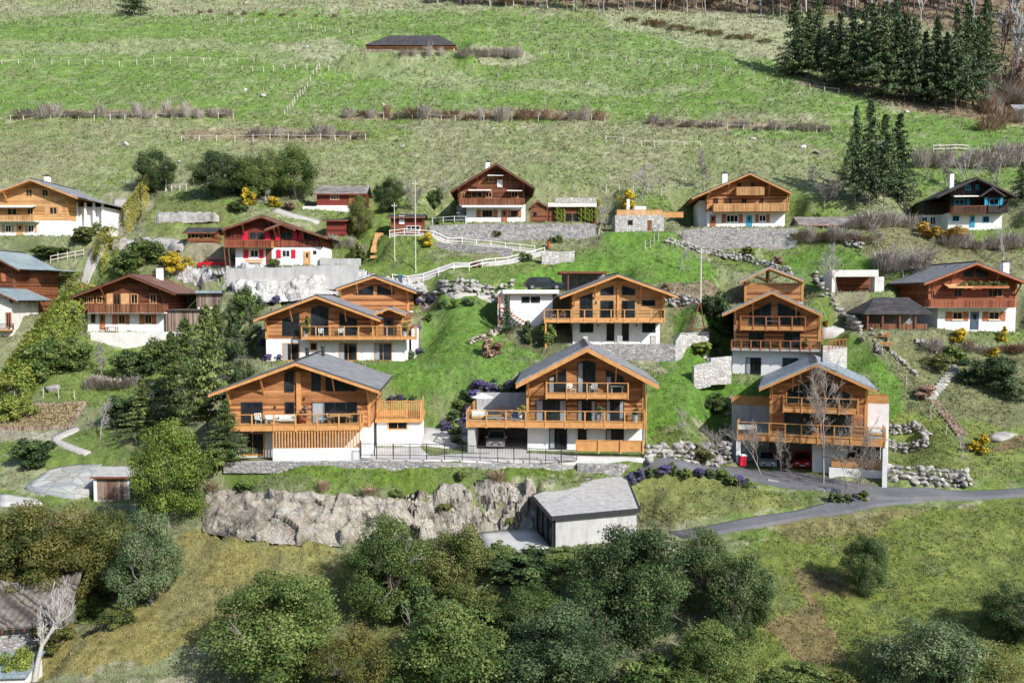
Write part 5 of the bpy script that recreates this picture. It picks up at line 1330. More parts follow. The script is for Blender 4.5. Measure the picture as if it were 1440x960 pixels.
masonry([(450,362,372,113.5),(507,364,372,113.5)], 'low grey garden wall right of the shuttered chalet', 'concrete', .3)
masonry([(812,652,674,76.2),(870,652,674,76.0),(905,658,668,76.8),(935,655,664,78)], 'grey rubble wall below the pavement of the front centre chalet', 'stone', .5, foot=1.)
masonry([(148,641,650,74.6),(314,650,655,72.7),(505,650,656,72.9),(600,650,657,73.1),(700,653,661,74.1),(812,654,668,76.6)][1:], 'long low stone plinth wall between the lawn strip and the front left chalet', 'stone', .45, foot=.6)
masonry([(762,353,363,115.5),(808,353,361,116)], 'short pale stone wall at the bend of the white fenced ramp', 'stone_pale', .4)
masonry([(610,340,352,120.5),(720,350,362,118.5)], 'dark stone wall between the two legs of the white fenced ramp', 'stone', .4)
masonry([(120,352,366,122),(72,353,368,122)], 'rough stone wall with pale rails above the low clipped hedge', 'stone_pale', .4)
boulder_wall([(940,346),(1000,358),(1050,368),(1114,388)], 9, 'white boulder row running down below the high grey stone wall', size=.55, seed=3)
boulder_wall([(588,414),(640,414),(725,413)], 20, 'white boulder wall behind the village lane, left of the white garage', size=.75, seed=5)
boulder_wall([(936,424),(965,430),(1000,446)], 18, 'heap of pale boulders between the two second row chalets on the right', size=.6, seed=6)
boulder_wall([(912,652),(960,650),(1030,651)], 26, 'pale boulder bank beside the road between the front centre and front right chalets', size=.6, seed=7)
boulder_wall([(1252,632),(1300,630),(1305,612)], 14, 'curved lower boulder wall on the green bank right of the front right chalet', size=.5, seed=8)
boulder_wall([(1252,610),(1290,606),(1306,616)], 14, 'curved upper boulder wall on the green bank right of the front right chalet', size=.5, seed=9)
boulder_wall([(1252,678),(1300,682),(1365,683)], 24, 'long boulder bank above the road at the right of the front right chalet', size=.6, seed=10)
boulder_wall([(1160,420),(1190,450),(1212,480)], 22, 'jumbled boulder heap between the second row right chalet and the dark tiled shelter', size=.7, seed=11)
boulder_wall([(1150,398),(1165,410)], 16, 'pale boulders left of the white concrete shelter', size=.7, seed=12, mat='boulder')
boulder_wall([(1014,640),(1022,600),(1030,575)], 14, 'shaded boulder edge left of the front right chalet', size=.6, seed=13)
boulder_wall([(660,484),(700,470),(712,455)], 8, 'dark boulders at the foot of the white garage', size=.5, seed=14, mat='boulder_brown')
boulder_wall([(1190,345),(1215,350)], 8, 'small dry stone wall at the edge of the brambles right of the high stone wall', size=.5, seed=15)
boulder_wall([(1240,470),(1268,510),(1290,530)], 5, 'pale stones edging the steps below the dark tiled shelter', size=.4, seed=16)
boulder_wall([(1228,480),(1240,500)], 12, 'stone edging beside the wooden benches on the right slope', size=.45, seed=17)
boulder_wall([(585,748),(612,750),(650,746)], 44, 'brown rubble spilling down the middle of the long rock face', mat='boulder_brown', size=.42, seed=31, lean=.6)
boulder_wall([(205,560),(260,545)], 5, 'pale fallen stones in the grass left of the tall pines', size=.4, seed=18)
for k, (u, v, s, lb) in enumerate([(75,548,1.6,'dark boulder lying in the grass under the big hedge'),(178,203,1.0,None),(252,228,.8,'white flat stone on the upper meadow right of the round green tree'),
    (312,388,1.3,'white boulder on the ledge above the board store'),(345,127,.9,None),(370,136,.9,None),(700,106,.8,None),(1150,215,1.0,None),(1060,196,.8,None),(1128,208,1.0,None),(1275,158,1.0,None),
    (565,207,.8,None),(540,148,.8,None),(430,68,.9,None),(460,72,1.0,None),(1320,205,1.0,None),(1410,615,1.5,'large flat boulder at the foot of the bank near the right edge')]):
    p = hit(u, v); rockpile('boulder', 'boulder' if v > 230 else 'slab_rock', [((p.x, p.y, p.z), (s*.8, s*.6, s*.45))], lb or 'small pale boulder lying loose in the upper meadow', 'boulder', None if lb else 'loose boulders in the meadow', 40+k)

# ============================================================ VEGETATION
def quads(c, n, s, rng, asp=1.6, flat_=0.):
    """leaf quads at centres c with preferred normals n"""
    k = len(c); n = n+rng.normal(0, .55, (k, 3)); n /= np.linalg.norm(n, axis=1)[:, None]+1e-9
    a = np.cross(n, rng.normal(size=(k, 3))); a /= np.linalg.norm(a, axis=1)[:, None]+1e-9; b = np.cross(n, a)
    s = (np.broadcast_to(s, (k,))*rng.uniform(.6, 1.3, k))[:, None]
    V = np.stack([c-a*s*asp*.5, c+b*s*.5, c+a*s*asp*.5, c-b*s*.5], 1).reshape(-1, 3)
    return V, np.arange(4*k).reshape(k, 4)
def crown(seed, n, leaf, blobs=26, shape='round', spread=1.0, lo=.12):
    """unit crown: radius .5, from z=lo to 1. Uneven clumps of leaves with gaps between them"""
    rng = np.random.default_rng(seed); C = []; tone = []
    zc = (1+lo)/2; hz = (1-lo)/2
    cent = []
    for i in range(blobs):
        if i < 4: p = rng.normal(0, .25, 3)
        else:
            p = rng.normal(size=3); p /= np.linalg.norm(p); p *= rng.uniform(.45, .92)
        if shape == 'cone':
            z = (p[2]+1)/2; w = (1-z)**.8+.08; p = np.array([p[0]*w, p[1]*w, p[2]])
        elif shape == 'egg': w = 1-.35*max(p[2], -.2); p = np.array([p[0]*w, p[1]*w, p[2]])
        cent.append(p)
    nb = rng.dirichlet(np.ones(blobs)*4)
    VV = []; NN = []; T = []
    for p, f in zip(cent, nb):
        k = int(n*f); r = rng.uniform(.13, .40)*spread; k = int(k*(r/.27)**1.5)
        if shape == 'cone': r *= (1.15-.6*(p[2]+1)/2)
        d = rng.normal(size=(k, 3)); d /= np.linalg.norm(d, axis=1)[:, None]
        rr = r*(rng.uniform(.25, 1.0, k)**.5)*(1+.25*np.sin(d[:, 0]*7+seed)*np.cos(d[:, 2]*6+p[0]*9))
        q = p+d*rr[:, None]*np.array([1, 1, .75])
        VV.append(q); NN.append(d+np.array([0, 0, .5])); t = rng.uniform(.2, .8); T.append(np.clip(rng.normal(t, .17, k), 0, 1))
    q = np.vstack(VV); q = q*np.array([.5, .5, hz])+np.array([0, 0, zc])
    s = np.full(len(q), leaf)
    V, Fc = quads(q, np.vstack(NN), s, rng); return V, Fc, np.repeat(np.concatenate(T), 4)
def tubes_np(segs, sides=4):
    """segs: list (p, q, r0, r1)"""
    if not len(segs): return np.zeros((0, 3)), np.zeros((0, 4), int)
    P0 = np.array([s[0] for s in segs]); P1 = np.array([s[1] for s in segs]); R0 = np.array([s[2] for s in segs]); R1 = np.array([s[3] for s in segs])
    d = P1-P0; d /= np.linalg.norm(d, axis=1)[:, None]+1e-9
    up = np.where(abs(d[:, 2:3]) > .9, np.array([[1., 0, 0]]), np.array([[0, 0, 1.]])); a = np.cross(d, up); a /= np.linalg.norm(a, axis=1)[:, None]; b = np.cross(d, a)
    V = []
    for P_, R_ in ((P0, R0), (P1, R1)):
        for k in range(sides):
            t = 2*math.pi*k/sides; V.append(P_+(a*math.cos(t)+b*math.sin(t))*R_[:, None])
    V = np.stack(V, 1).reshape(-1, 3); n = len(segs); o = np.arange(n)[:, None]*2*sides
    Fc = np.stack([np.concatenate([o+k, o+(k+1) % sides, o+sides+(k+1) % sides, o+sides+k], 1) for k in range(sides)], 1).reshape(-1, 4)
    return V, Fc
def branches(seed, depth=5, h=1.0, spread=.5, lift=.25, first=.3, taper=.68, r=.02, kids=(2, 4), multi=1, droop=0):
    rng = np.random.default_rng(seed); segs = []
    def grow(p, d, L_, r_, k):
        n = 3 if k else 4; q = p
        for i in range(n):
            d = d+rng.normal(0, .13, 3)+np.array([0, 0, .05-droop*k*.02]); d /= np.linalg.norm(d)
            q2 = q+d*L_/n; segs.append((q, q2, r_*(1-i*.12), r_*(1-(i+1)*.12))); q = q2
            if k < depth and (i > 0 or k > 0):
                for _ in range(rng.integers(1, 3) if k < depth-1 else rng.integers(*kids)):
                    e = d+rng.normal(0, spread, 3)+np.array([0, 0, lift]); e /= np.linalg.norm(e)
                    if rng.random() < .8: grow(q, e, L_*rng.uniform(.45, .8), max(r_*.5, .0016), k+1)
    for m_ in range(multi):
        d = np.array([rng.normal(0, .12*multi), rng.normal(0, .12*multi), 1.]); grow(np.array([rng.normal(0, .02*multi), 0, -.02]), d/np.linalg.norm(d), h*.42, r, 0)
    zmax = max(s[1][2] for s in segs)
    return [(s[0]/zmax*h, s[1]/zmax*h, s[2], s[3]) for s in segs]
LIB = {}
def lib_add(key, V, Fc, mat, rnd=None): LIB[key] = npmesh(key, V, Fc, mat, rnd=rnd, link=False)
def rndconst(V, rng, per=4): return np.repeat(np.clip(rng.normal(.5, .2, (len(V)+per-1)//per), 0, 1), per)[:len(V)]
rngL = np.random.default_rng(99)
for s in range(4):   # broadleaf skeletons
    V, Fc = tubes_np(branches(60+s, 3, .86, .45, .2, r=.028), 5); lib_add('limbs%d' % s, V, Fc, 'bark')
CR = {}
for s in range(5):
    V, Fc, T = crown(100+s, 44000, .0135, 95, 'egg' if s % 2 else 'round', .86, -.04)
    CR['big', s] = (V, Fc, T)
for s in range(3):
    CR['mid', s] = crown(120+s, 6000, .037, 30, 'round', 1.1, -.1)
    CR['cone', s] = crown(140+s, 16000, .02, 70, 'cone', .66, .02)
    CR['shrub', s] = crown(130+s, 1300, .085, 16, 'round', 1.15, -.25)
def crownmesh(cls, s, mat):
    key = 'crown_%s_%d' % (cls, s)
    if key not in LIB: V, Fc, T = CR[cls, s]; lib_add(key, V, Fc, 'leaf_green', T)
    return (LIB[key], M[mat])   # one mesh for all kinds, the material set on the object
def spruce(seed, light=False):
    rng = np.random.default_rng(seed); C = []; A = []; B = []; T = []; segs = []
    z = (.12, .26, .18, .3)[seed % 4]
    while z < .99:
        R_ = min(.5, .56*(1-z)**.8+.015)*rng.uniform(.8, 1.12); nb = int(9-4*z)
        if rng.random() < .1: R_ *= .75
        for k in range(nb):
            az = rng.uniform(0, 6.283); L_ = R_*rng.uniform(.72, 1.12)
            steps = max(4, int(L_/.026)); dr = rng.uniform(.15, .4)*(1.3-z) if not light else rng.uniform(-.15, .15)
            segs.append((np.array([0, 0, z]), np.array([math.cos(az)*L_, math.sin(az)*L_, z-dr*L_*.5]), .0035, .001))
            tn = np.clip(rng.normal(.5, .2), 0, 1)
            for i in range(steps):
                t = (i+.7)/steps; r = L_*t; zz = z-dr*L_*.28*math.sin(t*2.2)-dr*L_*.2*t
                w = .034*(1.15-t*.6)*(1.3 if light else 1)
                for _ in range(5 if light else 2):
                    side = rng.uniform(-1, 1)*w*1.5
                    C.append((math.cos(az)*r-math.sin(az)*side, math.sin(az)*r+math.cos(az)*side, zz-abs(side)*.4+rng.normal(0, .004)))
                    T.append(np.clip(tn+rng.normal(0, .15)+.2*(t-.5), 0, 1))
        z += .030*(1.25-z*.6)
    C = np.array(C); n = np.zeros_like(C); n[:, 2] = 1; n[:, :2] = C[:, :2]*1.5
    V, Fc = quads(C, n, .024 if not light else .017, rng, 2.2)
    return V, Fc, np.repeat(T, 4), segs
for s in range(4):
    V, Fc, T, sg = spruce(200+s); lib_add('spruce_crown%d' % s, V, Fc, 'needle', T)
    V, Fc = tubes_np([((0,0,-.03), (0,0,.5), .013, .008), ((0,0,.5), (0,0,.99), .008, .001)]+sg, 5); lib_add('spruce_trunk%d' % s, V, Fc, 'bark')
for s in range(2):
    V, Fc, T, sg = spruce(220+s, True); lib_add('pine_crown%d' % s, V, Fc, 'needle_light', T)
    V, Fc = tubes_np([((0,0,-.03), (0,0,.99), .016, .002)]+sg, 5); lib_add('pine_trunk%d' % s, V, Fc, 'bark')
for s in range(4):
    sg = [(a, b, max(c, .0022), max(d, .0018)) for a, b, c, d in branches(300+s, 5, 1, .6, .2, r=.022, kids=(2, 5))]
    V, Fc = tubes_np(sg, 3); lib_add('bare%d' % s, V, Fc, 'bark_pale' if s % 2 else 'bark_mid')
    sg = [(a, b, max(c, .0012), max(d, .0009)) for a, b, c, d in branches(420+s, 5, 1, .6, .2, r=.013, kids=(2, 4))]
    V, Fc = tubes_np(sg, 3); lib_add('thin%d' % s, V, Fc, 'bark_mid')
    sg = [(a, b, max(c*1.2, .012), max(d*1.2, .010)) for a, b, c, d in branches(360+s, 4, 1, .5, .3, r=.03, kids=(2, 4))]
    V, Fc = tubes_np(sg, 3); lib_add('forest%d' % s, V, Fc, 'bark_brown' if s % 2 else 'bark_pale')
    print('bare', s, len(sg))
for s in range(3):
    k = 420; ax = rngL.uniform(0, 6.28, k); rr = rngL.uniform(0, 1, k)**.5*.34; z0 = rngL.uniform(-.05, .55, k); ln = rngL.uniform(.2, .45, k); az = ax+rngL.normal(0, .6, k)
    a = np.column_stack([np.cos(ax)*rr, np.sin(ax)*rr, z0]); b = a+np.column_stack([np.cos(az)*ln*.45, np.sin(az)*ln*.45, ln*rngL.uniform(.5, 1.1, k)]); w = np.column_stack([-np.sin(az), np.cos(az), np.zeros(k)])*.011
    V = np.stack([a-w, a+w, b+w*.4, b-w*.4], 1).reshape(-1, 3); Fc = np.arange(4*k).reshape(k, 4); T = np.repeat(rngL.uniform(0, 1, k), 4)
    lib_add('twigs%d' % s, V, Fc, 'twig', T); lib_add('russet%d' % s, V, Fc, 'russet', T)
sg = branches(391, 5, 1, .55, .25, r=.05, kids=(2, 4)); sg = [(a, b, max(c, .0022), max(d, .0018)) for a, b, c, d in sg]; V, Fc = tubes_np(sg, 6); lib_add('old0', V, Fc, 'bark_pale')
def place(o, p, sx, sz, rz=None, sink=.0):
    o.location = (p.x, p.y, p.z-sink); o.rotation_euler = (0, 0, random.uniform(0, 6.28) if rz is None else rz); o.scale = (sx, sx, sz)
def inst(name, me, parent=None):
    mt = None
    if isinstance(me, tuple): me, mt = me
    o = bpy.data.objects.new(name, me); COL.objects.link(o)
    if mt: o.material_slots[0].link = 'OBJECT'; o.material_slots[0].material = mt
    if parent: o.parent = parent
    return o
def tree(kind, u, v, hp, wp, label, mat='leaf_green', group=None, name=None, s=None, p=None, cat='tree'):
    p = p or hit(u, v); H = hp*p.y/F; Wd = wp*p.y/F; s = random.randrange(99) if s is None else s
    r = empty(name or {'spruce':'spruce_tree','pine':'pine_tree','leafy':'leafy_tree','cone':'conifer_tree'}[kind], (0,0,0), 0, label, cat, group)
    place(r, p, Wd, H, sink=.05)
    if kind == 'spruce': t, c = LIB['spruce_trunk%d' % (s % 4)], LIB['spruce_crown%d' % (s % 4)]
    elif kind == 'pine': t, c = LIB['pine_trunk%d' % (s % 2)], LIB['pine_crown%d' % (s % 2)]
    elif kind == 'cone': t, c = LIB['spruce_trunk%d' % (s % 4)], crownmesh('cone', s % 3, mat)
    else: t, c = LIB['limbs%d' % (s % 4)], crownmesh('big' if H > 3.6 else 'mid', s % (5 if H > 3.6 else 3), mat)
    inst('trunk', t, r); inst('crown', c, r); return r
def bare(u, v, hp, wp, label, group=None, s=None, p=None, name='bare_tree', lib='bare', Y=None):
    if Y: q = at(u, v, Y); p = Vector((q.x, q.y, tz(q.x, q.y))); hp += (420+F*-p.z/p.y)-v
    p = p or hit(u, v); s = random.randrange(4) if s is None else s
    o = inst(name, LIB['%s%d' % (lib, s)]); place(o, p, wp*p.y/F*1.1, hp*p.y/F, sink=.05); return tag(o, label, 'tree', group)
def shrub(u, v, hp, wp, label, mat='leaf_green', group=None, name='shrub', s=None, p=None, cat='shrub', cls='shrub'):
    p = p or hit(u, v); s = random.randrange(3) if s is None else s
    o = inst(name, crownmesh(cls, s, mat)); place(o, p, wp*p.y/F*1.05, hp*p.y/F*1.05); return tag(o, label, cat, group)
def brush(u, v, hp, wp, label, kind='twigs', group=None, name='bare_shrub', p=None):
    p = p or hit(u, v); o = inst(name, LIB[kind+str(random.randrange(3))]); place(o, p, wp*p.y/F*1.2, hp*p.y/F); return tag(o, label, 'shrub', group)
def hedge(path, wpx, hpx, label, mat='hedge', leaf=.13, dens=70, name='hedge'):
    rng = np.random.default_rng(len(label)); P_ = [hit(*q) for q in path]; C = []; NN = []
    for p, q in zip(P_, P_[1:]):
        L_ = (q-p).xy.length; Wd = wpx*(p.y+q.y)/2/F; H = hpx*(p.y+q.y)/2/F; k = int((L_+Wd*.3)*(Wd+2*H)*dens)
        d = (q-p).xy.normalized(); nn = Vector((-d.y, d.x))
        t = rng.uniform(-.03, 1.03, k); th = rng.uniform(-.08, 1.08, k)*math.pi
        cx_, cz_ = np.cos(th), np.sin(th); m_ = np.maximum(abs(cx_), abs(cz_))**.7; cx_, cz_ = cx_/m_, cz_/m_
        rad = (1+rng.normal(0, .04, k))*(.95+.12*vnoise(t*L_*.8, th*1.5, 5))
        x = p.x+(q.x-p.x)*t+nn.x*cx_*Wd/2*rad; y = p.y+(q.y-p.y)*t+nn.y*cx_*Wd/2*rad
        z = bil(TZ, GX0, GY0, GS, p.x+(q.x-p.x)*t, p.y+(q.y-p.y)*t)+np.maximum(cz_, -.05)*H*rad
        C.append(np.column_stack([x, y, z])); NN.append(np.column_stack([nn.x*cx_, nn.y*cx_, cz_]))
    C = np.vstack(C); V, Fc = quads(C, np.vstack(NN), leaf, rng)
    T = np.clip(vnoise(C[:, 0]*.6, C[:, 1]*.6+C[:, 2]*.5, 8)*.6+rng.normal(.2, .15, len(C)), 0, 1)
    return tag(npmesh(name, V, Fc, mat, rnd=np.repeat(T, 4)), label, 'hedge')

# --- foreground broadleaf trees
FT = [(388,958,152,165,'leaf_green','large round green tree at the bottom, left of the ruddy bushes, casting a long shadow'),
 (545,862,142,112,'leaf_green','rounded green tree below the left part of the rock face'),
 (640,850,118,100,'leaf_olive','tall light green tree between the rock face and the forecourt of the concrete garage'),
 (600,880,70,70,'leaf_dark','dark low tree wedged between two lighter trees under the rock face'),
 (738,826,52,105,'leaf_dark','dark spreading tree just under the garage forecourt'),
 (885,905,165,150,'leaf_dark','largest dark green tree, right below the concrete garage'),
 (990,850,112,86,'leaf_dark','dark green tree touching the lower end of the lane'),
 (1040,905,140,90,'leaf_dark','slender dark tree right of the largest dark tree'),
 (640,985,140,165,'leaf_green','broad tree with reddish tips at the bottom centre'),
 (790,985,142,165,'leaf_blue','broad grey green tree at the bottom, right of centre'),
 (745,905,82,105,'leaf_green','mid green tree in front of the dark spreading tree'),
 (1000,968,95,110,'leaf_green','low rounded tree at the bottom under the slender dark tree'),
 (1300,985,128,140,'leaf_blue','grey green spreading tree at the bottom right'),
 (1385,990,90,110,'leaf_olive','light green tree in the bottom right corner'),
 (1428,905,88,82,'leaf_dark','dark tree cut by the right edge near the bottom'),
 (1216,836,84,58,'leaf_dark','lone dark bushy tree on the right foreground slope with its shadow to the left'),
 (925,985,60,90,'leaf_green','low green tree at the bottom edge right of the grey green tree'),
 (505,990,110,110,'leaf_autumn','tree with orange tinted leaves at the bottom, left of centre'),
 (40,850,140,120,'leaf_autumn','yellowing tree behind the tumbledown hut'),
 (112,845,138,105,'leaf_autumn','tall autumn tinted tree above the tumbledown hut'),
 (160,842,122,80,'leaf_olive','olive tree between the autumn tinted tree and the blue green tree'),
 (212,850,135,85,'leaf_blue','blue green leafy tree at the left edge of the dry meadow'),
 (12,800,90,70,'leaf_olive','olive tree cut by the left edge below the yard'),
 (240,742,150,98,'leaf_light','tall light green tree in front of the board hut'),
 (220,272,62,50,'leaf_dark','round dark green tree at the top end of the driveway hedge'),
 (308,278,62,68,'leaf_dark','leftmost broad tree of the green row on the upper meadow edge'),
 (352,272,48,56,'leaf_dark','second broad tree of the green row, behind the yellow bush'),
 (372,280,72,60,'leaf_green','third and fuller tree of the green row on the upper meadow edge'),
 (414,280,74,58,'leaf_green','rightmost tree of the green row, with a yellowing side'),
 (546,298,48,42,'leaf_dark','round dark tree right of the wooden cabin'),
 (506,336,60,33,'leaf_olive','slim rounded tree beside the square tool shed'),
 (612,292,26,20,'leaf_dark','small dark round tree left of the top centre chalet')]
for i, (u, v, hp, wp, mt, lb) in enumerate(FT): tree('leafy', u, v, hp*1.04, wp*1.2, lb, mt, s=i)
# --- conifers of the left middle
for i, (u, v, hp, wp, k, lb) in enumerate([(243,604,140,98,'pine','tall feathery pine with a bare pale trunk, left of the front left chalet'),
    (292,640,215,118,'pine','tallest feathery conifer beside the front left chalet'),(328,560,140,72,'cone','dense dark columnar conifer behind the roof of the front left chalet'),
    (305,505,78,60,'pine','feathery conifer beside the board store'),(200,620,90,70,'pine','lower pine at the left of the pine clump'),(352,500,75,45,'cone','dark conifer left of the second row left chalet'),
    (712,470,58,30,'spruce','small silvery spruce in front of the white garage'),
    (262,575,130,92,'pine','feathery pine in the middle of the pine clump'),(318,650,90,80,'pine','low pine at the foot of the tallest feathery conifer'),
    (188,24,46,55,'spruce','lone spruce cut by the top edge at the left')]):
    tree(k, u, v, hp, wp, lb, 'leaf_dark', s=i)
# --- spruce clump top right, each with its own place
sp = [(1118,110,102,46),(1136,112,96,38),(1150,113,112,42),(1168,118,100,38),(1180,124,118,44),(1198,131,112,40),(1214,132,104,40),(1226,136,128,46),(1243,140,122,44),(1258,138,140,50),(1272,144,118,42),(1285,147,132,46),(1300,148,120,42),(1316,152,144,52),(1330,156,124,44),(1343,161,136,48),(1358,150,142,44),(1384,133,118,52),(1372,140,120,44)]
for i, (u, v, hp, wp) in enumerate(sp):
    tree('spruce', u, v, hp*random.uniform(.84, 1.15), wp*random.uniform(1.15, 1.6), 'leftmost spruce of the dark clump on the top right ridge' if i == 0 else 'rightmost spruce of the dark clump on the top right ridge' if u == 1384 else 'dark spruce inside the dense clump on the top right ridge', group='spruces of the top right clump', s=i)
for i, (u, v, hp, wp, lb) in enumerate([(1202,296,146,48,'leftmost spruce of the tall group between the two top right chalets'),(1222,290,148,58,'tallest spruce of the group between the two top right chalets'),(1243,292,132,60,'spruce with wide lower boughs inside the group between the two top right chalets'),(1264,290,130,64,'rightmost broad spruce of the group between the two top right chalets'),(1188,262,40,26,'small spruce at the left foot of the tall spruce group')]): tree('spruce', u, v, hp, wp*1.1, lb, s=i+1)
tree('spruce', 1436, 290, 62, 40, 'dark conifer behind the black timber chalet at the right edge', s=2)
# --- bare forest along the top
k = 0
for u in list(range(606, 1120, 9)):
    vb = np.interp(u, [620, 760, 850, 1000, 1100], [4, 10, 18, 14, 22])+random.uniform(-3, 3); bare(u+random.uniform(-5, 5), vb, random.uniform(45, 70), random.uniform(22, 34), 'bare grey tree at the lower edge of the leafless forest along the top', 'bare forest trees', lib='forest')
for i in range(120):
    u = random.uniform(1110, 1460); v = random.uniform(-20, 150 if u > 1395 else 34); bare(u, v, random.uniform(60, 85), random.uniform(26, 38), 'bare grey brown tree of the leafless wood in the top right corner', 'bare trees of the top right wood', lib='forest')
for i in range(46): brush(random.uniform(600, 1300), random.uniform(-14, 8), random.uniform(12, 26), random.uniform(20, 36), 'brown underwood at the lower edge of the leafless forest', random.choice(['russet', 'twigs']), 'underwood of the leafless forest')
for i in range(26): bare(random.uniform(640, 1150), random.uniform(-30, 2), 60, 32, 'bare grey tree deeper in the leafless forest along the top', 'bare forest trees', lib='forest')
for i in range(26):
    u = random.uniform(1385, 1440); brush(u, random.uniform(120, 185), random.uniform(16, 30), random.uniform(18, 34), 'leafless brush below the spruce clump at the right edge', 'russet' if i % 3 == 0 else 'twigs', 'brush at the right edge')
# --- individual bare trees
for i, (u, v, hp, wp, lb) in enumerate([(145,532,58,46,'leafless apple tree below the brown tiled chalet'),(139,618,62,40,'leafless tree with white trunk beside the dry garden plot'),
    (52,975,155,95,'large leafless tree with pale forked trunk in front of the tumbledown hut'),(902,280,50,46,'leafless tree above the stone hut'),(990,268,66,50,'tall leafless tree left of the two balcony chalet'),
    (956,381,62,32,'pruned leafless tree on the green slope above the second row'),(1157,664,165,125,'tall leafless tree in front of the right chalet of the front row'),(1068,655,72,66,'low leafless tree before the left garage of the front right chalet'),
    (1010,650,50,60,'leafless shrub tree in the boulder bank left of the front right chalet'),(1207,672,90,62,'leafless tree before the lower window of the front right chalet'),(1098,660,60,44,'thin leafless tree by the garage of the front right chalet'),
    (1178,412,72,40,'leafless tree in front of the white concrete shelter'),(1398,275,88,66,'large leafless tree behind the black timber chalet'),(1412,372,56,34,'small leafless tree over the right edge chalet'),(338,758,52,56,'leafless bush tree on the rock face'),
    (1360,270,60,44,'leafless tree left of the chimney of the black timber chalet'),(1240,250,62,46,'leafless leaning tree in front of the spruce group'),(840,330,46,36,'small leafless tree right of the long terrace wall'),(585,300,50,34,'thin leafless tree right of the round dark tree'),
    (620,285,36,24,'thin leafless tree left of the top centre chalet'),(1330,260,44,44,'leafless tree on the meadow edge behind the dark chalet'),(970,615,46,40,'thin leafless shrub on the bright lawn beside the front centre chalet'),(1300,400,62,62,'wide leafless tree on the slope above the red timber chalet'),
    (1270,392,50,50,'leafless tree above the dark tiled shelter'),(1235,346,34,50,'dark tangled leafless tree below the spruce group'),(375,290,30,34,'grey leafless bush in the middle of the upper left garden'),(1160,290,44,44,'leafless tree right of the two balcony chalet'),(1135,262,30,36,'small leafless tree on the shaded bank at the top right'),
    (1388,160,50,40,'leafless tree at the right foot of the spruce clump'),(1352,640,34,28,'small leafless tree on the green bank at the right')]): bare(u, v, hp, wp, lb, s=0 if u == 52 else i % 4, lib='old' if u == 52 else 'thin' if u in (1157,1068,1010,1207,1098) else 'bare', Y={52:57,1157:77.6, 1068:79.3, 1010:78.5, 1207:76.6, 1098:78.6}.get(u))
# --- meadow shrub rows
def rowshrubs(u0, u1, v, n, hp, wp, label, group, kinds=('twigs',), dv=0):
    for i in range(n):
        u = u0+(u1-u0)*(i+random.uniform(.2, .8))/n; brush(u, v+dv*(u-u0)/(u1-u0)+random.uniform(-1.5, 1.5), hp*random.uniform(.4, 1.2), wp*random.uniform(.6, 1.3), label, random.choice(kinds), group)
rowshrubs(18, 330, 166, 17, 24, 22, 'leafless shrub behind the left post fence of the meadow', 'shrubs of the left meadow fence')
rowshrubs(345, 515, 193, 9, 20, 20, 'leafless shrub in the short shrub row above the green trees', 'shrubs of the short meadow row')
rowshrubs(480, 850, 165, 20, 21, 20, 'brown leafless shrub behind the middle post fence of the meadow', 'shrubs of the middle meadow fence', ('twigs', 'russet', 'russet'), 6)
rowshrubs(915, 1165, 175, 14, 13, 19, 'low leafless shrub behind the right post fence of the meadow', 'shrubs of the right meadow fence', ('twigs',), 11)
rowshrubs(560, 625, 80, 4, 16, 14, 'thin grey leafless shrub close in front of the long barn', 'shrubs in front of the long barn')
rowshrubs(645, 735, 82, 10, 26, 20, 'grey leafless shrub right of the long barn', 'shrubs beside the long barn')
rowshrubs(240, 480, 18, 10, 6, 9, 'tiny russet shrub on the highest pasture', 'shrubs of the highest pasture', ('russet',), 8)
rowshrubs(880, 1080, 30, 10, 8, 20, 'russet brush below the leafless forest', 'brush below the forest', ('russet',), 30)
rowshrubs(1120, 1215, 340, 12, 24, 26, 'brown bramble right of the high stone wall', 'brambles by the low store', ('twigs', 'russet'), 0)
rowshrubs(1235, 1300, 380, 9, 34, 34, 'leafless thicket shrub above the dark tiled shelter', 'thicket above the shelter')
rowshrubs(1180, 1300, 320, 10, 26, 30, 'leafless shrub on the rough bank left of the dark chalet', 'shrubs on the rough bank')
rowshrubs(1330, 1440, 350, 10, 26, 32, 'leafless shrub on the slope below the black timber chalet', 'shrubs below the dark chalet')
rowshrubs(1290, 1440, 235, 12, 36, 34, 'leafless bush in the thicket behind the black timber chalet', 'thicket behind the dark chalet')
rowshrubs(430, 520, 340, 6, 18, 18, 'leafless garden shrub beside the tool shed', 'shrubs by the tool shed', dv=20)
rowshrubs(120, 240, 545, 8, 22, 30, 'leafless scrub on the slope below the brown tiled chalet', 'scrub below the brown chalet')
rowshrubs(1300, 1440, 496, 12, 20, 24, 'russet garden shrub on the terrace edge of the red timber chalet', 'terrace shrubs of the red timber chalet', ('russet', 'twigs'))
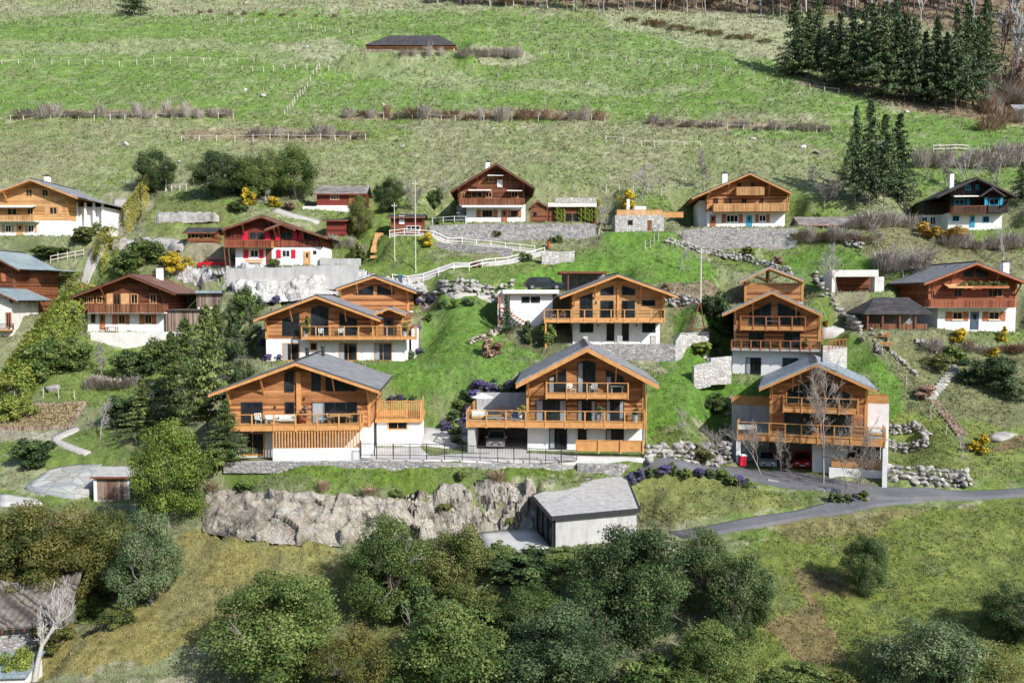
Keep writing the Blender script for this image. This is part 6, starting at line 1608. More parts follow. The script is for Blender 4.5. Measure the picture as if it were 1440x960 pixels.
# --- green and flowering shrubs
SH = [(47,656,42,56,'leaf_dark','dense dark green bush left of the crazy paving'),(247,383,30,42,'yellow','large yellow forsythia left of the glazed shed'),(350,288,24,22,'yellow','yellow forsythia in the upper left garden'),(384,292,16,20,'yellow','small yellow bush right of the grey leafless bush'),
 (600,345,18,24,'yellow','round yellow bush beside the ramp with the white fence'),(882,292,24,30,'yellow','yellow forsythia behind the stone hut'),(1308,334,22,36,'orange','orange yellow bush left of the dark chalet'),(1340,342,24,40,'orange','wide orange yellow bush below the dark chalet'),
 (1371,634,26,32,'yellow','yellow bush on the green bank at the right'),(1349,487,22,20,'yellow','round yellow bush on the terrace of the red timber chalet'),(1409,480,22,16,'yellow','yellow bush at the right end of the terrace wall'),(1395,502,14,22,'yellow','low yellow flowers on the bank under the red timber chalet'),
 (385,386,22,21,'leaf_olive','clipped round bush in front of the shuttered chalet'),(508,372,32,28,'leaf_olive','light green bush at the end of the grey retaining wall'),(335,298,15,34,'leaf_dark','low dark dome bush in the upper left garden'),(405,296,12,20,'russet','small brown dome bush beside the cabin path'),
 (120,345,24,34,'leaf_olive','green bush beside the driveway of the top left chalet'),(140,335,22,26,'leaf_green','bright green bush at the corner of the top left chalet'),(70,362,16,50,'leaf_green','sprawling green bush on the bank of the top left chalet'),(160,352,22,26,'hedge','rounded yellowish bush between the two driveway hedges'),
 (205,372,40,60,'leaf_green','large green shrub bank left of the big forsythia'),(182,392,34,50,'leaf_green','shrub bank beside the lower driveway hedge'),(118,455,34,24,'leaf_green','green shrub at the left corner of the brown tiled chalet'),
 (60,530,60,70,'leaf_green','large green shrub below the big hedge'),(105,520,46,60,'leaf_green','broad green shrub left of the leafless apple tree'),(190,530,42,60,'leaf_dark','dark shrub under the plastered garden wall'),(225,520,46,50,'leaf_green','green shrub beside the tall pines'),(20,590,40,50,'hedge_green','light green shrub at the left edge above the dry plot'),
 (170,600,44,44,'leaf_dark','dark shrub between the pines and the leafless white tree'),(310,660,36,50,'leaf_green','light green shrub beside the lower corner of the front left chalet'),(345,450,50,44,'leaf_green','green shrub left of the second row left chalet'),
 (785,342,12,18,'leaf_green','small shrub on the ramp wall'),(740,368,14,20,'leaf_green','small green shrub under the ramp bend'),(672,376,12,14,'russet','small brown shrub under the ramp'),(768,486,38,30,'leaf_green','climbing shrub under the deck of the second row centre chalet'),(742,484,34,22,'leaf_dark','dark shrub on the stony slope under the white garage'),
 (935,408,10,20,'russet','brown bush at the left of the boulder row'),(1095,370,10,22,'russet','low brown bush in the boulder row'),(1050,360,13,20,'leaf_olive','green bush at the foot of the high stone wall'),(1390,540,44,80,'leaf_blue','wide grey green shrub on the bank under the red timber chalet'),(1425,560,34,50,'leaf_blue','grey green shrub at the right edge of the bank'),
 (1320,520,26,40,'leaf_olive','olive shrub beside the stone steps'),(1300,560,20,30,'russet','dark russet round bush at the foot of the stone steps'),(1345,515,28,34,'leaf_green','green shrub below the terrace of the red timber chalet'),(985,500,20,36,'hedge_green','bright green shrub on the stepped stone wall'),(1000,490,18,30,'leaf_green','green shrub at the corner of the stepped stone wall'),
 (1010,470,60,50,'leaf_dark','dark shrub mass in the shade left of the second row right chalet'),(1005,580,26,40,'leaf_dark','dark green shrub on the lawn left of the front right chalet'),(985,650,24,40,'leaf_olive','low olive shrub in the boulder bank'),
 (120,870,30,60,'leaf_green','low green bush right of the tumbledown hut'),(165,880,30,50,'leaf_olive','olive bush between the hut and the dry meadow'),(25,962,60,50,'hedge_green','bright light green bush in the bottom left corner'),(75,915,46,60,'leaf_autumn','small autumn bush beside the tumbledown hut'),
 (560,830,40,60,'leaf_dark','low dark bush under the rounded green tree'),(700,800,40,50,'leaf_green','bush at the left edge of the garage forecourt'),(790,800,26,70,'leaf_green','wide low bush in front of the concrete garage'),(690,880,50,70,'leaf_olive','light bush between the foreground trees'),
 (1120,975,40,90,'leaf_green','low green bush at the bottom edge'),(1200,985,40,90,'leaf_olive','pale low bush at the bottom edge right of the dirt patch'),(1150,310,10,14,'leaf_green','tiny green bush beside the low store'),(835,298,22,16,'hedge','ivy grown bush right of the roof terrace annex'),
 (615,318,10,12,'leaf_green','small green plant beside the long terrace wall'),(700,335,8,16,'leaf_olive','small tuft of plants growing from the long terrace wall'),(690,500,26,34,'russet','dark reddish shrub at the lower end of the stony slope')]
for u, v, hp, wp, mt, lb in SH:
    shrub(u, v, hp, wp, lb, mt, name='forsythia' if mt in ('yellow','orange') else 'shrub', cls='mid' if wp > 38 else 'shrub')
for ua, ub in ((781, 793), (815, 836)):
    for u in range(ua, ub, 5):
        for zz in (.2, 1.0, 1.7): o = inst('ivy', crownmesh('shrub', u % 3, 'hedge_green'), IVY.e); o.location = (IVY.x(u, .7), .75, zz); o.scale = (.9, .7, 1.0)
for u, v, k in ((300,700,0),(345,690,1),(372,756,0),(425,760,1),(455,694,0),(500,764,1),(520,700,0),(560,698,1),(585,760,0),(650,682,1),(700,680,0),(715,742,1),(470,725,0),(625,720,1),(330,735,0),(400,720,1)):
    (shrub(u, v, random.uniform(9, 16), random.uniform(14, 26), 'small green bush rooted in the long rock face', random.choice(['leaf_olive', 'leaf_green']), 'bushes of the long rock face') if k else brush(u, v, random.uniform(12, 22), random.uniform(18, 30), 'small leafless bush rooted in the long rock face', 'russet', 'leafless bushes of the long rock face'))
# lavender and mixed beds
def bed(pts, label, group, hp=14, wp=20):
    for i, (u, v, lav) in enumerate(pts):
        shrub(u, v, hp*random.uniform(.85, 1.2), wp*random.uniform(.85, 1.2), ('purple flowering lavender bush ' if lav else 'grey green bush ')+label, 'lavender' if lav else random.choice(['leaf_blue','leaf_green']), group+(' in bloom' if lav else ''), 'lavender_bush' if lav else 'shrub')
bed([(630,604,1),(642,612,0),(638,592,0),(650,596,1),(656,584,1),(664,574,0),(668,566,1),(680,560,0),(692,556,1),(706,554,0),(716,552,1),(726,550,0),(735,548,1),(648,578,0),(660,560,0),(675,552,1),(690,548,0),(640,625,0)], 'in the bank left of the front centre chalet', 'bank planting left of the centre chalet', 15, 20)
bed([(900,674,1),(915,670,0),(935,668,1),(950,670,0),(968,672,0),(985,672,1),(1000,674,0),(1016,677,0),(1030,682,0),(1040,684,1),(890,680,1),(1050,686,0)], 'along the road above the small triangular lawn', 'roadside planting', 15, 20)
bed([(1172,706,0),(1184,708,0),(1196,707,1),(1208,704,0)], 'at the fork of the road and the lane', 'planting at the fork', 13, 20)
bed([(368,432,1),(388,428,1),(365,470,1),(368,486,1),(378,508,1),(392,508,1)], 'beside the second row left chalet', 'planting by the second row left chalet', 11, 13)
bed([(590,430,1),(605,428,1),(586,470,1),(576,505,0),(590,500,1),(562,507,1),(600,450,0),(620,432,0),(640,432,0),(660,430,0)], 'right of the second row left chalet', 'bank planting right of the second row left chalet', 11, 17)
bed([(550,564,1),(566,562,1),(580,563,0)], 'on the roof terrace edge of the front left chalet wing', 'planting behind the wing', 8, 14)
# hedges
hedge([(206,284),(196,300),(182,320),(172,332)], 36, 38, 'long clipped yellow green hedge along the upper driveway')
hedge([(156,350),(146,368),(136,388)], 28, 30, 'shorter clipped yellow green hedge along the lower driveway')
hedge([(62,411),(114,411)], 12, 26, 'rectangular clipped green hedge beside the metal roofed house', 'hedge_green')
hedge([(116,440),(96,462),(72,488),(50,514),(30,545),(10,580)], 42, 40, 'huge overgrown light green hedge running down the left side', 'hedge_green', .2, 60)
# --- dry garden plot with its frame
pl = [hit(18,573), hit(122,568), hit(98,605), hit(-8,605)]
m_ = MB()
for i in range(4): m_.bar(pl[i]+Vector((0,0,.1)), pl[(i+1) % 4]+Vector((0,0,.1)), .25, .4)
tag(m_.build('plot_frame', 'wood_grey_v'), 'wooden frame around the dry straw covered garden plot at the left', 'garden bed')
NOG[mask([tuple(p[:2]) for p in pl])] = True
ZONES.append(([tuple(p[:2]) for p in pl], np.array((.40,.33,.2)), 1, .1))
zone([(0,606),(110,606),(70,620),(0,622)], (.36,.33,.28), .9, .5)
M['straw'] = leaf_mat('straw', [(.18,.13,.07),(.34,.27,.15),(.46,.38,.22),(.55,.47,.3)], .1)
rg = np.random.default_rng(3); q = rg.uniform(0, 1, (5000, 2)); a, b, c, d = [np.array(p) for p in pl]
pp = (a[None]*(1-q[:, :1])+b[None]*q[:, :1])*(1-q[:, 1:])+(d[None]*(1-q[:, :1])+c[None]*q[:, :1])*q[:, 1:]; pp[:, 2] = bil(TZ, GX0, GY0, GS, pp[:, 0], pp[:, 1])+.08+rg.uniform(0, .12, 5000)
nn = np.zeros_like(pp); nn[:, 2] = 1; V, Fc = quads(pp, nn, .09, rg, 5)
tag(npmesh('straw', V, Fc, 'straw', rnd=np.repeat(rg.uniform(0, 1, 5000), 4)), 'dry straw covering the garden plot', 'straw', None, 'stuff')
# ============================================================ FENCES, POLES
def mesh_of(mb, name, mat):
    o = mb.build(name, mat); me = o.data; bpy.data.objects.remove(o); return me
POSTM = mesh_of(MB().tube((0,0,-.4), (0.02,0,1.25), .085, .07, 6), 'post', 'post')
THINM = mesh_of(MB().tube((0,0,-.4), (0,0,1.25), .05, .045, 6), 'post', 'post')
WHITEM = mesh_of(MB().box(-.045,.045,-.045,.045,-.4,1.05), 'post', 'frame_white')
def fence(path, space, label, me=POSTM, rail=None, railz=(1.0,), r=.025, jit=.1, name='post_fence', group=None, H=1.):
    P_ = [hit(*q) for q in path]; pts = []
    for p, q in zip(P_, P_[1:]):
        L_ = (q-p).xy.length; k = max(1, int(round(L_/space)))
        for i in range(k): a = p.lerp(q, i/k); a.x += random.uniform(-jit, jit); a.z = tz(a.x, a.y); pts.append(a)
    pts.append(P_[-1])
    root = empty(name, P_[0], 0, label, 'fence', group)
    for a in pts:
        o = inst('post', me, root); o.location = a-P_[0]; o.rotation_euler = (random.uniform(-.06, .06), random.uniform(-.07, .07), random.uniform(0, 3)) if me is not WHITEM else (0, 0, 0); o.scale = (1, 1, H*(random.uniform(.8, 1.1) if me is not WHITEM else 1))
    if rail:
        m_ = MB()
        for p, q in zip(pts, pts[1:]):
            for z in railz: m_.bar(p-P_[0]+Vector((0,0,z)), q-P_[0]+Vector((0,0,z)), r, r*1.8)
        m_.build('rail' if r > .04 else 'wire', rail, root)
    return root
W_ = dict(rail='post', r=.02)
fence([(2,91),(120,91),(240,88),(357,87)], 3.6, 'long row of pale posts across the upper left meadow', **W_)
fence([(340,100),(400,99),(462,100)], 2.6, 'short row of posts joining the diagonal post row', **W_)
fence([(449,96),(436,115),(418,140),(400,162)], 1.8, 'post row running diagonally down the meadow', **W_)
fence([(14,171),(110,169),(220,168),(328,168)], 3.0, 'post fence in front of the leafless shrubs at the left of the meadow', **W_)
fence([(255,200),(330,199),(430,199),(514,197)], 3.0, 'post fence in front of the short shrub row', rail='post', r=.03)
fence([(480,164),(600,168),(720,169),(850,172)], 2.7, 'post fence in front of the brown shrubs in the middle of the meadow', **W_)
fence([(818,188),(850,200),(900,206),(985,208)], 2.6, 'leaning pale fence along the stony strip above the stone hut', rail='post', r=.05, jit=.25)
fence([(760,80),(880,86),(1000,98),(1100,118),(1180,132)], 3.2, 'post fence running from the barn to the spruce clump', **W_)
fence([(915,175),(1000,180),(1090,185),(1168,188)], 2.7, 'post fence in front of the low shrubs at the right of the meadow', **W_)
fence([(230,20),(320,30),(420,38),(515,48)], 4, 'sparse post row on the highest pasture', **W_)
fence([(852,272),(930,276)], 2.2, 'short post fence above the stone hut', **W_)
fence([(1312,213),(1362,213)], 1.8, 'grey rail barrier on the meadow above the dark chalet', rail='post', railz=(.4, 1.0), r=.1)
fence([(232,270),(262,268)], 1.2, 'small pale fence behind the round green tree', rail='post', r=.04)
fence([(552,400),(660,381),(766,358)], 2.2, 'white rail fence along the lower leg of the ramp', WHITEM, 'frame_white', (.5, .98), .045, 0, 'rail_fence')
fence([(548,334),(650,345),(752,356)], 2.0, 'white rail fence along the upper leg of the ramp', WHITEM, 'frame_white', (.5, .98), .045, 0, 'rail_fence')
fence([(608,316),(655,316)], 1.8, 'short white rail fence at the left end of the long terrace wall', WHITEM, 'frame_white', (.5, .98), .06, 0, 'rail_fence')
fence([(1240,498),(1262,520),(1290,560),(1308,590),(1330,612),(1350,632)], 2.2, 'wire fence with grey posts down the edge of the bright lawn at the right', THINM, 'iron', (.5, 1.), .02)
fence([(22,562),(60,558),(105,562)], 1.8, 'short post fence behind the dry garden plot', THINM, 'iron', (.5, 1.), .015)
fence([(908,352),(925,340),(932,322)], 1.0, 'small iron railing beside the stone hut', THINM, 'iron', (.5, 1.), .03)
fence([(70,372),(118,362)], 1.0, 'pale slatted fence above the rectangular clipped hedge', THINM, 'post', (.5, 1.), .06)
fence([(900,722),(920,735),(941,748)], .9, 'thin iron railing beside the lane right of the concrete garage', mesh_of(MB().box(-.02,.02,-.02,.02,-.3,1.), 'post', 'iron'), 'iron', (.5, .98), .03, 0, 'iron_railing')
# iron balustrade along the pavement
def balustrade(path, dz, Hh, label):
    P_ = [at(*q)+Vector((0,0,dz)) for q in path]; root = empty('iron_railing', P_[0], 0, label, 'railing'); bars = MB(); rl = MB()
    for p, q in zip(P_, P_[1:]):
        L_ = (q-p).length; k = int(L_/.14)
        for i in range(k+1):
            a = p.lerp(q, i/k)-P_[0]; bars.box(a.x-.012, a.x+.012, a.y-.012, a.y+.012, a.z+.08, a.z+Hh-.03)
        k = max(1, int(round(L_/1.6)))
        for i in range(k+1): a = p.lerp(q, i/k)-P_[0]; MB().box(a.x-.035, a.x+.035, a.y-.035, a.y+.035, a.z-.3, a.z+Hh+.03).build('post', 'iron', root)
        for z in (.06, Hh): rl.bar(p-P_[0]+Vector((0,0,z)), q-P_[0]+Vector((0,0,z)), .05, .05)
    bars.build('baluster', 'iron', root); rl.build('handrail', 'iron', root)
balustrade([(506,641,73.5),(600,641.5,73.8),(650,643.5,74.4),(700,645.5,75),(811,650,76.7)], .05, 1.05, 'long dark iron railing along the pavement between the two left front chalets')
def pole(u, v, hp, label, r=.07, lamp=False, cat='pole', name='pole', mat='post'):
    p = hit(u, v); H = hp*p.y/F; root = empty(name, p, 0, label, cat)
    MB().tube((0,0,-.5), (0,0,H), r*1.3, r*.8, 8).build('shaft', mat, root)
    if lamp: MB().lathe([(.05,0),(.16,.06),(.18,.3),(.1,.38),(.02,.42)], 10, (0,0,H)).build('lantern', 'frame_white', root)
    else: m_ = MB(); m_.box(-.35,.35,-.05,.05,H-.5,H-.4); m_.tube((-.3,0,H-.4),(-.3,0,H-.25),.04,.04); m_.tube((.3,0,H-.4),(.3,0,H-.25),.04,.04); m_.build('crossbar', 'post', root)
    return root
pole(555, 366, 80, 'thin grey pole standing on the lawn left of the ramp', .06); pole(584.5, 384, 128, 'tall slender grey pole through the white fenced ramp', .06)
pole(985, 432, 82, 'grey wooden power pole behind the second row on the right', .1); pole(183.5, 384, 34, 'slim white lamp post behind the brown tiled chalet', .06, True, 'lamp', 'street_lamp', 'frame_white')
pole(234, 268, 30, 'white post with a lantern beside the round dark tree', .06, True, 'lamp', 'street_lamp', 'frame_white')
# braced leg frame under the power pole
p = hit(983, 482); m_ = MB()
for a, b in (((-1.6,0,0),(0,0,4.6)),((.9,0,0),(.1,0,4.6)),((-1,0,1.6),(.6,0,1.6))): m_.tube(a, b, .08, .07)
o = m_.build('timber_brace', 'trim_old'); o.location = p; tag(o, 'leaning timber tripod in front of the dark shaded shrubs', 'tripod')
# garden stairs of timber and stone
def steps(pts, w, n, mat, label, name='garden_steps'):
    P_ = line_h(pts); m_ = MB()
    for i in range(n):
        t = i/(n-1)*(len(P_)-1); k = min(int(t), len(P_)-2); a = P_[k].lerp(P_[k+1], t-k); z = tz(a.x, a.y)
        m_.box(a.x-w/2+random.uniform(-.05,.05), a.x+w/2, a.y-.2, a.y+.2, z-.25, z+.16)
    return tag(m_.build(name, mat), label, 'steps')
steps([(527,362),(534,330)], 1.3, 10, 'trim_pale', 'pale timber steps up the lawn left of the deck cabin')
steps([(1308,560),(1325,540),(1340,520),(1330,500),(1295,480)], 1.2, 22, 'stone_pale', 'curving stone steps up the slope to the red timber chalet')
steps([(1352,612),(1335,590),(1312,565)], 1.1, 12, 'wood_grey_v', 'plank steps up the slope near the right edge')
steps([(646,622),(648,606),(652,594)], 1.6, 9, 'concrete', 'grey concrete steps at the left side of the open garage')
# ============================================================ CARS
def car(x, label, mat, heading, L_=4.4, Wd=1.8, Hh=1.5, estate=True):
    root = empty('parked_car', x, heading, label, 'car')
    h2 = L_/2; w = Wd/2
    prof = [(-h2,.32),(-h2,.62),(-h2+.12,.78),(-h2+1.05,.93),(h2-.25 if estate else h2-.9,.97),(h2-.04,.88),(h2,.5),(h2-.05,.28),(-h2+.1,.25)]
    V = []; n = len(prof); ws = [(-w,.94,.0),(-w*.97,1,.0),(w*.97,1,0),(w,.94,0)]
    for yy, sc, _ in ws:
        for a, z in prof: V.append((a*(.985 if sc < 1 else 1), yy, .28+(z-.28)*sc if sc < 1 else z))
    Fc = [(i*n+k, i*n+(k+1) % n, (i+1)*n+(k+1) % n, (i+1)*n+k) for i in range(3) for k in range(n)]+[tuple(range(n)), tuple(range(4*n-1, 3*n-1, -1))]
    MB().add(V, Fc).build('body', mat, root)
    a0, a1, b0, b1 = -h2+1.0, (h2-.22 if estate else h2-.75), -h2+1.75, (h2-.7 if estate else h2-1.5)
    cab = [(a0,-w*.93,.92),(a1,-w*.93,.95),(a1,w*.93,.95),(a0,w*.93,.92),(b0,-w*.74,Hh-.06),(b1,-w*.74,Hh-.06),(b1,w*.74,Hh-.06),(b0,w*.74,Hh-.06)]
    MB().add(cab, [(0,1,5,4),(1,2,6,5),(2,3,7,6),(3,0,4,7),(4,5,6,7)]).build('window', 'pane', root)
    rf = MB().add([(b0-.04,-w*.75,Hh-.065),(b1+.06,-w*.75,Hh-.065),(b1+.06,w*.75,Hh-.065),(b0-.04,w*.75,Hh-.065),(b0+.1,-w*.66,Hh),(b1-.1,-w*.66,Hh),(b1-.1,w*.66,Hh),(b0+.1,w*.66,Hh)], [(3,2,1,0),(0,1,5,4),(1,2,6,5),(2,3,7,6),(3,0,4,7),(4,5,6,7)])
    for s_ in (-1, 1):
        for (p_, q_) in (((a0,.92),(b0,Hh-.06)),((a1,.95),(b1,Hh-.06)),(((a0+a1)/2,.94),((b0+b1)/2,Hh-.06))): rf.bar((p_[0], s_*w*.935, p_[1]), (q_[0], s_*w*.745, q_[1]), .07, .07)
    rf.build('roof', mat, root)
    for sx in (-1, 1):
        for sy in (-1, 1):
            c = Vector((sx*(h2-.82), sy*(w-.1), .32)); wh = MB().tube(c-Vector((0,.11,0)), c+Vector((0,.11,0)), .32, .32, 18).build('wheel', 'rubber', root)
            MB().tube(c+Vector((0,sy*.1,0)), c+Vector((0,sy*.118,0)), .2, .18, 12).build('rim', 'alloy', wh)
    for sy in (-1, 1):
        MB().box(-h2-.015, -h2+.14, sy*w*.55-.16*(sy>0)-.0, sy*w*.55+.3*1-.16*(sy>0)-.14*0, .6, .73).build('headlight', 'lamp_glass', root) if sy > 0 else MB().box(-h2-.015, -h2+.14, -w*.55-.3+.16, -w*.55+.16, .6, .73).build('headlight', 'lamp_glass', root)
        MB().box(h2-.12, h2+.012, sy*(w*.8)-.12, sy*(w*.8)+.12, .62, .84).build('tail_lamp', 'lamp_red', root)
        MB().box(a0+.2, a0+.36, sy*(w+.06)-.08, sy*(w+.06)+.08, .92, 1.04).build('wing_mirror', mat, root)
    MB().box(-h2-.02, -h2+.05, -w*.5, w*.5, .36, .54).build('grille', 'frame_dark', root)
    MB().box(-h2-.03, -h2-.005, -.26, .26, .4, .5).build('number_plate', 'frame_white', root)
    return root
M['car_silver'] = flat('silver_paint', (.42,.43,.45), .3, .5); M['car_dark'] = flat('dark_grey_green_paint', (.03,.04,.042), .25, .3); M['car_blue'] = flat('pale_blue_paint', (.30,.42,.48), .3, .3); M['car_red'] = flat('red_paint', (.5,.015,.02), .3, .1)
h = HS['C'][0]; x = h.p(697, 624, .6)[0]; car(h.world(x, 2.4, .04), 'silver car facing out of the open garage under the front centre deck', 'car_silver', math.radians(90-3.3), 4.3, 1.8, 1.5)
h = GZ; x, z = h.p(764, 409, 1.6); z = h.z(407.3, -.8); car(h.world(x, 1.8, z+.02), 'dark estate car parked on the roof of the white garage', 'car_dark', math.radians(180+8), 4.6, 1.8, 1.5)
h = HS['J'][0]; x = h.p(1078, 650, .5)[0]; car(h.world(x, 2.6, .15), 'pale blue car in the shade of the open garage of the front right chalet', 'car_blue', math.radians(90-14), 4.0, 1.7, 1.5)
x = h.p(1128, 655, 2)[0]; car(h.world(x, 3.4, .13), 'red car deep in the open garage of the front right chalet', 'car_red', math.radians(90-18), 3.8, 1.65, 1.4)
p = hit(293, 375); car(p+Vector((0,1.6,-.25)), 'small red car on the gravel left of the shuttered chalet', 'car_red', math.radians(6), 3.7, 1.6, 1.35)
# ============================================================ FURNITURE
def wh(h, u, y, z): return h.world(h.x(u, y), y, z)
def chair(loc, rz, label, mat='trim_pale', name='garden_chair', group=None):
    r = empty(name, loc, rz, label, 'chair', group)
    MB().box(-.28,.28,-.28,.28,.4,.46).build('seat', mat, r)
    m_ = MB()
    for i in range(4): m_.bar((-.24+i*.16, .26, .46), (-.24+i*.16, .4, .95), .1, .03)
    m_.build('backrest', mat, r)
    for sx in (-1,1):
        for sy in (-1,1): MB().box(sx*.25-.025, sx*.25+.025, sy*.25-.025, sy*.25+.025, 0, .397).build('leg', mat, r)
        MB().box(sx*.3-.03, sx*.3+.03, -.28, .3, .6, .65).build('armrest', mat, r)
def table(loc, rz, label, L_=1.8, W2=.9, mat='trim_pale', Hh=.74, name='garden_table'):
    r = empty(name, loc, rz, label, 'table'); MB().box(-L_/2, L_/2, -W2/2, W2/2, Hh-.05, Hh).build('tabletop', mat, r)
    for sx in (-1,1):
        for sy in (-1,1): MB().box(sx*(L_/2-.1)-.035, sx*(L_/2-.1)+.035, sy*(W2/2-.1)-.035, sy*(W2/2-.1)+.035, 0, Hh-.053).build('leg', mat, r)
def sofa(loc, rz, label, L_=1.9, mat='cloth_white'):
    r = empty('garden_sofa', loc, rz, label, 'sofa'); MB().box(-L_/2, L_/2, -.4, .4, .08, .3).build('frame', 'trim_pale', r)
    k = int(L_/.62)
    for i in range(k): a = -L_/2+.1+(L_-.2)*i/k; MB().box(a+.01, a+(L_-.2)/k-.01, -.38, .3, .303, .45).build('cushion', mat, r)
    MB().box(-L_/2, L_/2, .3, .44, .303, .8).build('backrest', mat, r)
    for s_ in (-1, 1): MB().box(s_*(L_/2-.05)-.05, s_*(L_/2-.05)+.05, -.4, .29, .303, .62).build('armrest', mat, r)
def plantpot(loc, label, potmat='pot', hgt=.8, r0=.26, leaf='leaf_green', ph=1.0, pw=.8, s=0):
    r = empty('potted_plant', loc, 0, label, 'potted plant'); MB().lathe([(r0*.6,0),(r0*.75,hgt*.3),(r0,hgt*.95),(r0,hgt),(r0*.85,hgt),(r0*.8,hgt*.9)], 14).build('pot', potmat, r)
    o = inst('foliage', crownmesh('shrub', s % 3, leaf), r); o.location = (0, 0, hgt-.1); o.scale = (pw, pw, ph)
def parasol(loc, label, R_=1.1):
    r = empty('parasol', loc, 0, label, 'parasol'); MB().tube((0,0,0),(0,0,2.2),.03,.03).build('pole', 'frame_white', r); MB().lathe([(.25,0),(.25,.08)], 12).build('base', 'concrete', r)
    m_ = MB(); vs = [(0,0,2.35)]+[(R_*math.cos(k*math.pi/4), R_*math.sin(k*math.pi/4), 1.95) for k in range(8)]; vs += [(x, y, z-.04) for x, y, z in vs]
    m_.add(vs, [(0,1+k,1+(k+1) % 8) for k in range(8)]+[(9,10+(k+1) % 8,10+k) for k in range(8)]+[(1+k,10+k,10+(k+1) % 8,1+(k+1) % 8) for k in range(8)]); m_.build('canopy', 'cloth_white', r)
h, b = HS['A']; z = b['zd']+.02
chair(wh(h,362,-1,z), math.radians(20+3.6), 'white lounge chair left on the deck of the front left chalet', 'cloth_white'); sofa(wh(h,382,-.9,z), .3, 'short cream sofa on the deck of the front left chalet, left of the long one', 1.3); sofa(wh(h,400,-.7,z), .06, 'long cream sofa on the deck of the front left chalet', 1.9)
plantpot(wh(h,425,-.9,z), 'brown plant pot with a russet bush on the deck of the front left chalet', 'terracotta', .85, .42, 'russet', 1.0, 1.1)
table(wh(h,454,-1,z), .06, 'low white table on the deck of the front left chalet', 1.3, .7, 'frame_white', .45); table(wh(h,478,-1,z), .06, 'timber dining table on the deck of the front left chalet', 1.9, .9)
chair(wh(h,465,-1.1,z), math.radians(95), 'timber chair at the left end of the dining table on the left deck'); chair(wh(h,490,-1.1,z), math.radians(-80), 'timber chair at the right end of the dining table on the left deck')
h, b, b2 = HS['C']; z = b['zd']+.02
parasol(wh(h,678,1.6,z), 'open white parasol over the deck above the silver car'); sofa(wh(h,674,.6,z), .1, 'low white sofa under the parasol', 1.5); table(wh(h,694,0,z), .1, 'low timber table beside the white sofa under the parasol', 1.5, .8, 'trim', .42)
for u, y, a, lb in ((701,2.2,.1,'brown chair at the back of the deck over the garage, left one of the pair'),(711,2.2,-.1,'brown chair at the back of the deck over the garage, right one of the pair'),(714,-.2,-1.3,'timber deck chair nearest the railing over the garage')): chair(wh(h,u,y,z), a, lb, 'wicker' if y > 0 else 'trim_pale')
plantpot(wh(h,731.5,-.6,z), 'pale pot with a yellow green plant at the corner of the front centre deck', 'pot', .9, .22, 'hedge', .8, 1.0); plantpot(wh(h,842.5,-1.0,z), 'tall white pot with a grassy plant in the middle of the front centre deck', 'pot', .85, .34, 'leaf_blue', .8, .8, 1); plantpot(wh(h,894,-1.0,z), 'white pot with thin grass at the right end of the front centre deck', 'pot', .75, .34, 'leaf_olive', .8, .8, 2)
z = b2['zd']+.02
chair(wh(h,804,-.8,z), .5, 'white deck chair on the upper balcony of the front centre chalet, left of the door', 'frame_white'); chair(wh(h,834,-.8,z), -.5, 'white deck chair on the upper balcony of the front centre chalet, by the door', 'frame_white'); table(wh(h,868,-.7,z), 0, 'white table at the right end of the upper balcony of the front centre chalet', 1.2, .6, 'frame_white', .7)
h, b, b2 = HS['J']; z = b['zd']+.02; sofa(wh(h,1052,-1,z), -.3, 'pale sofa on the left of the lower deck of the front right chalet', 1.8); sofa(wh(h,1236,1.5,z), -.3, 'pale seat on the right side deck of the front right chalet', 1.2)
h, b = HS['B']; z = b['zd']+.02
plantpot(wh(h,430,-.7,z), 'tall green plant in a pale pot on the left of the long deck', 'pot', .7, .3, 'leaf_green', 1.9, 1.1); plantpot(wh(h,569,-.6,z), 'white pot with a green plant at the right end of the long deck', 'pot', .6, .35, 'leaf_green', 1.2, .9, 1)
chair(wh(h,452,-.8,z), .3, 'pale chair on the long deck before the tall middle window', 'cloth_white'); chair(wh(h,480,-.8,z), .2, 'pale chair on the long deck before the right tall window', 'cloth_white')
h, b = HS['D']; z = b['zd']+.02; chair(wh(h,777,.5,z), .4, 'chair on the left end of the second row centre deck', 'wicker'); chair(wh(h,791,.5,z), -.4, 'second chair near the house wall on the second row centre deck', 'wicker'); 
h, b, b2 = HS['K']; z = b['zd']+.02; chair(wh(h,1070,-.5,z), .6, 'dark lounge chair on the lower terrace of the second row right chalet', 'iron'); chair(wh(h,1092,-.5,z), -.7, 'orange timber chair on the lower terrace of the second row right chalet', 'trim'); plantpot(wh(h,1130,-.5,z), 'potted plant on the lower terrace of the second row right chalet', 'terracotta', .5, .25, 'leaf_green', 1., .8)
z = b2['zd']+.02; table(wh(h,1087,-.7,z), -.3, 'white table on the upper balcony of the second row right chalet', 1.6, .6, 'frame_white', .6)
h, b = HS['W8']; table(h.world(h.x(157,-1), -.9, .02), 0, 'garden table on the terrace of the brown tiled chalet', 1.5, .8, 'trim_old'); chair(h.world(h.x(150,-1), -.9, .02), 1.5, 'chair on the terrace of the brown tiled chalet', 'wicker')
h, b = HS['R7']
def bench(loc, rz, label, L_=2.4, mat='trim_pale'):
    r = empty('bench', loc, rz, label, 'bench'); MB().box(-L_/2, L_/2, -.2, .2, .42, .47).build('seat', mat, r); MB().box(-L_/2, L_/2, .18, .22, .6, .85).build('backrest', mat, r)
    for s_ in (-1, 1): MB().box(s_*(L_/2-.25)-.04, s_*(L_/2-.25)+.04, -.18, .215, 0, .417).build('leg', mat, r)
bench(h.world(h.x(358.5,-.5), -.5, .02), 0, 'long timber bench against the white wall of the shuttered chalet')
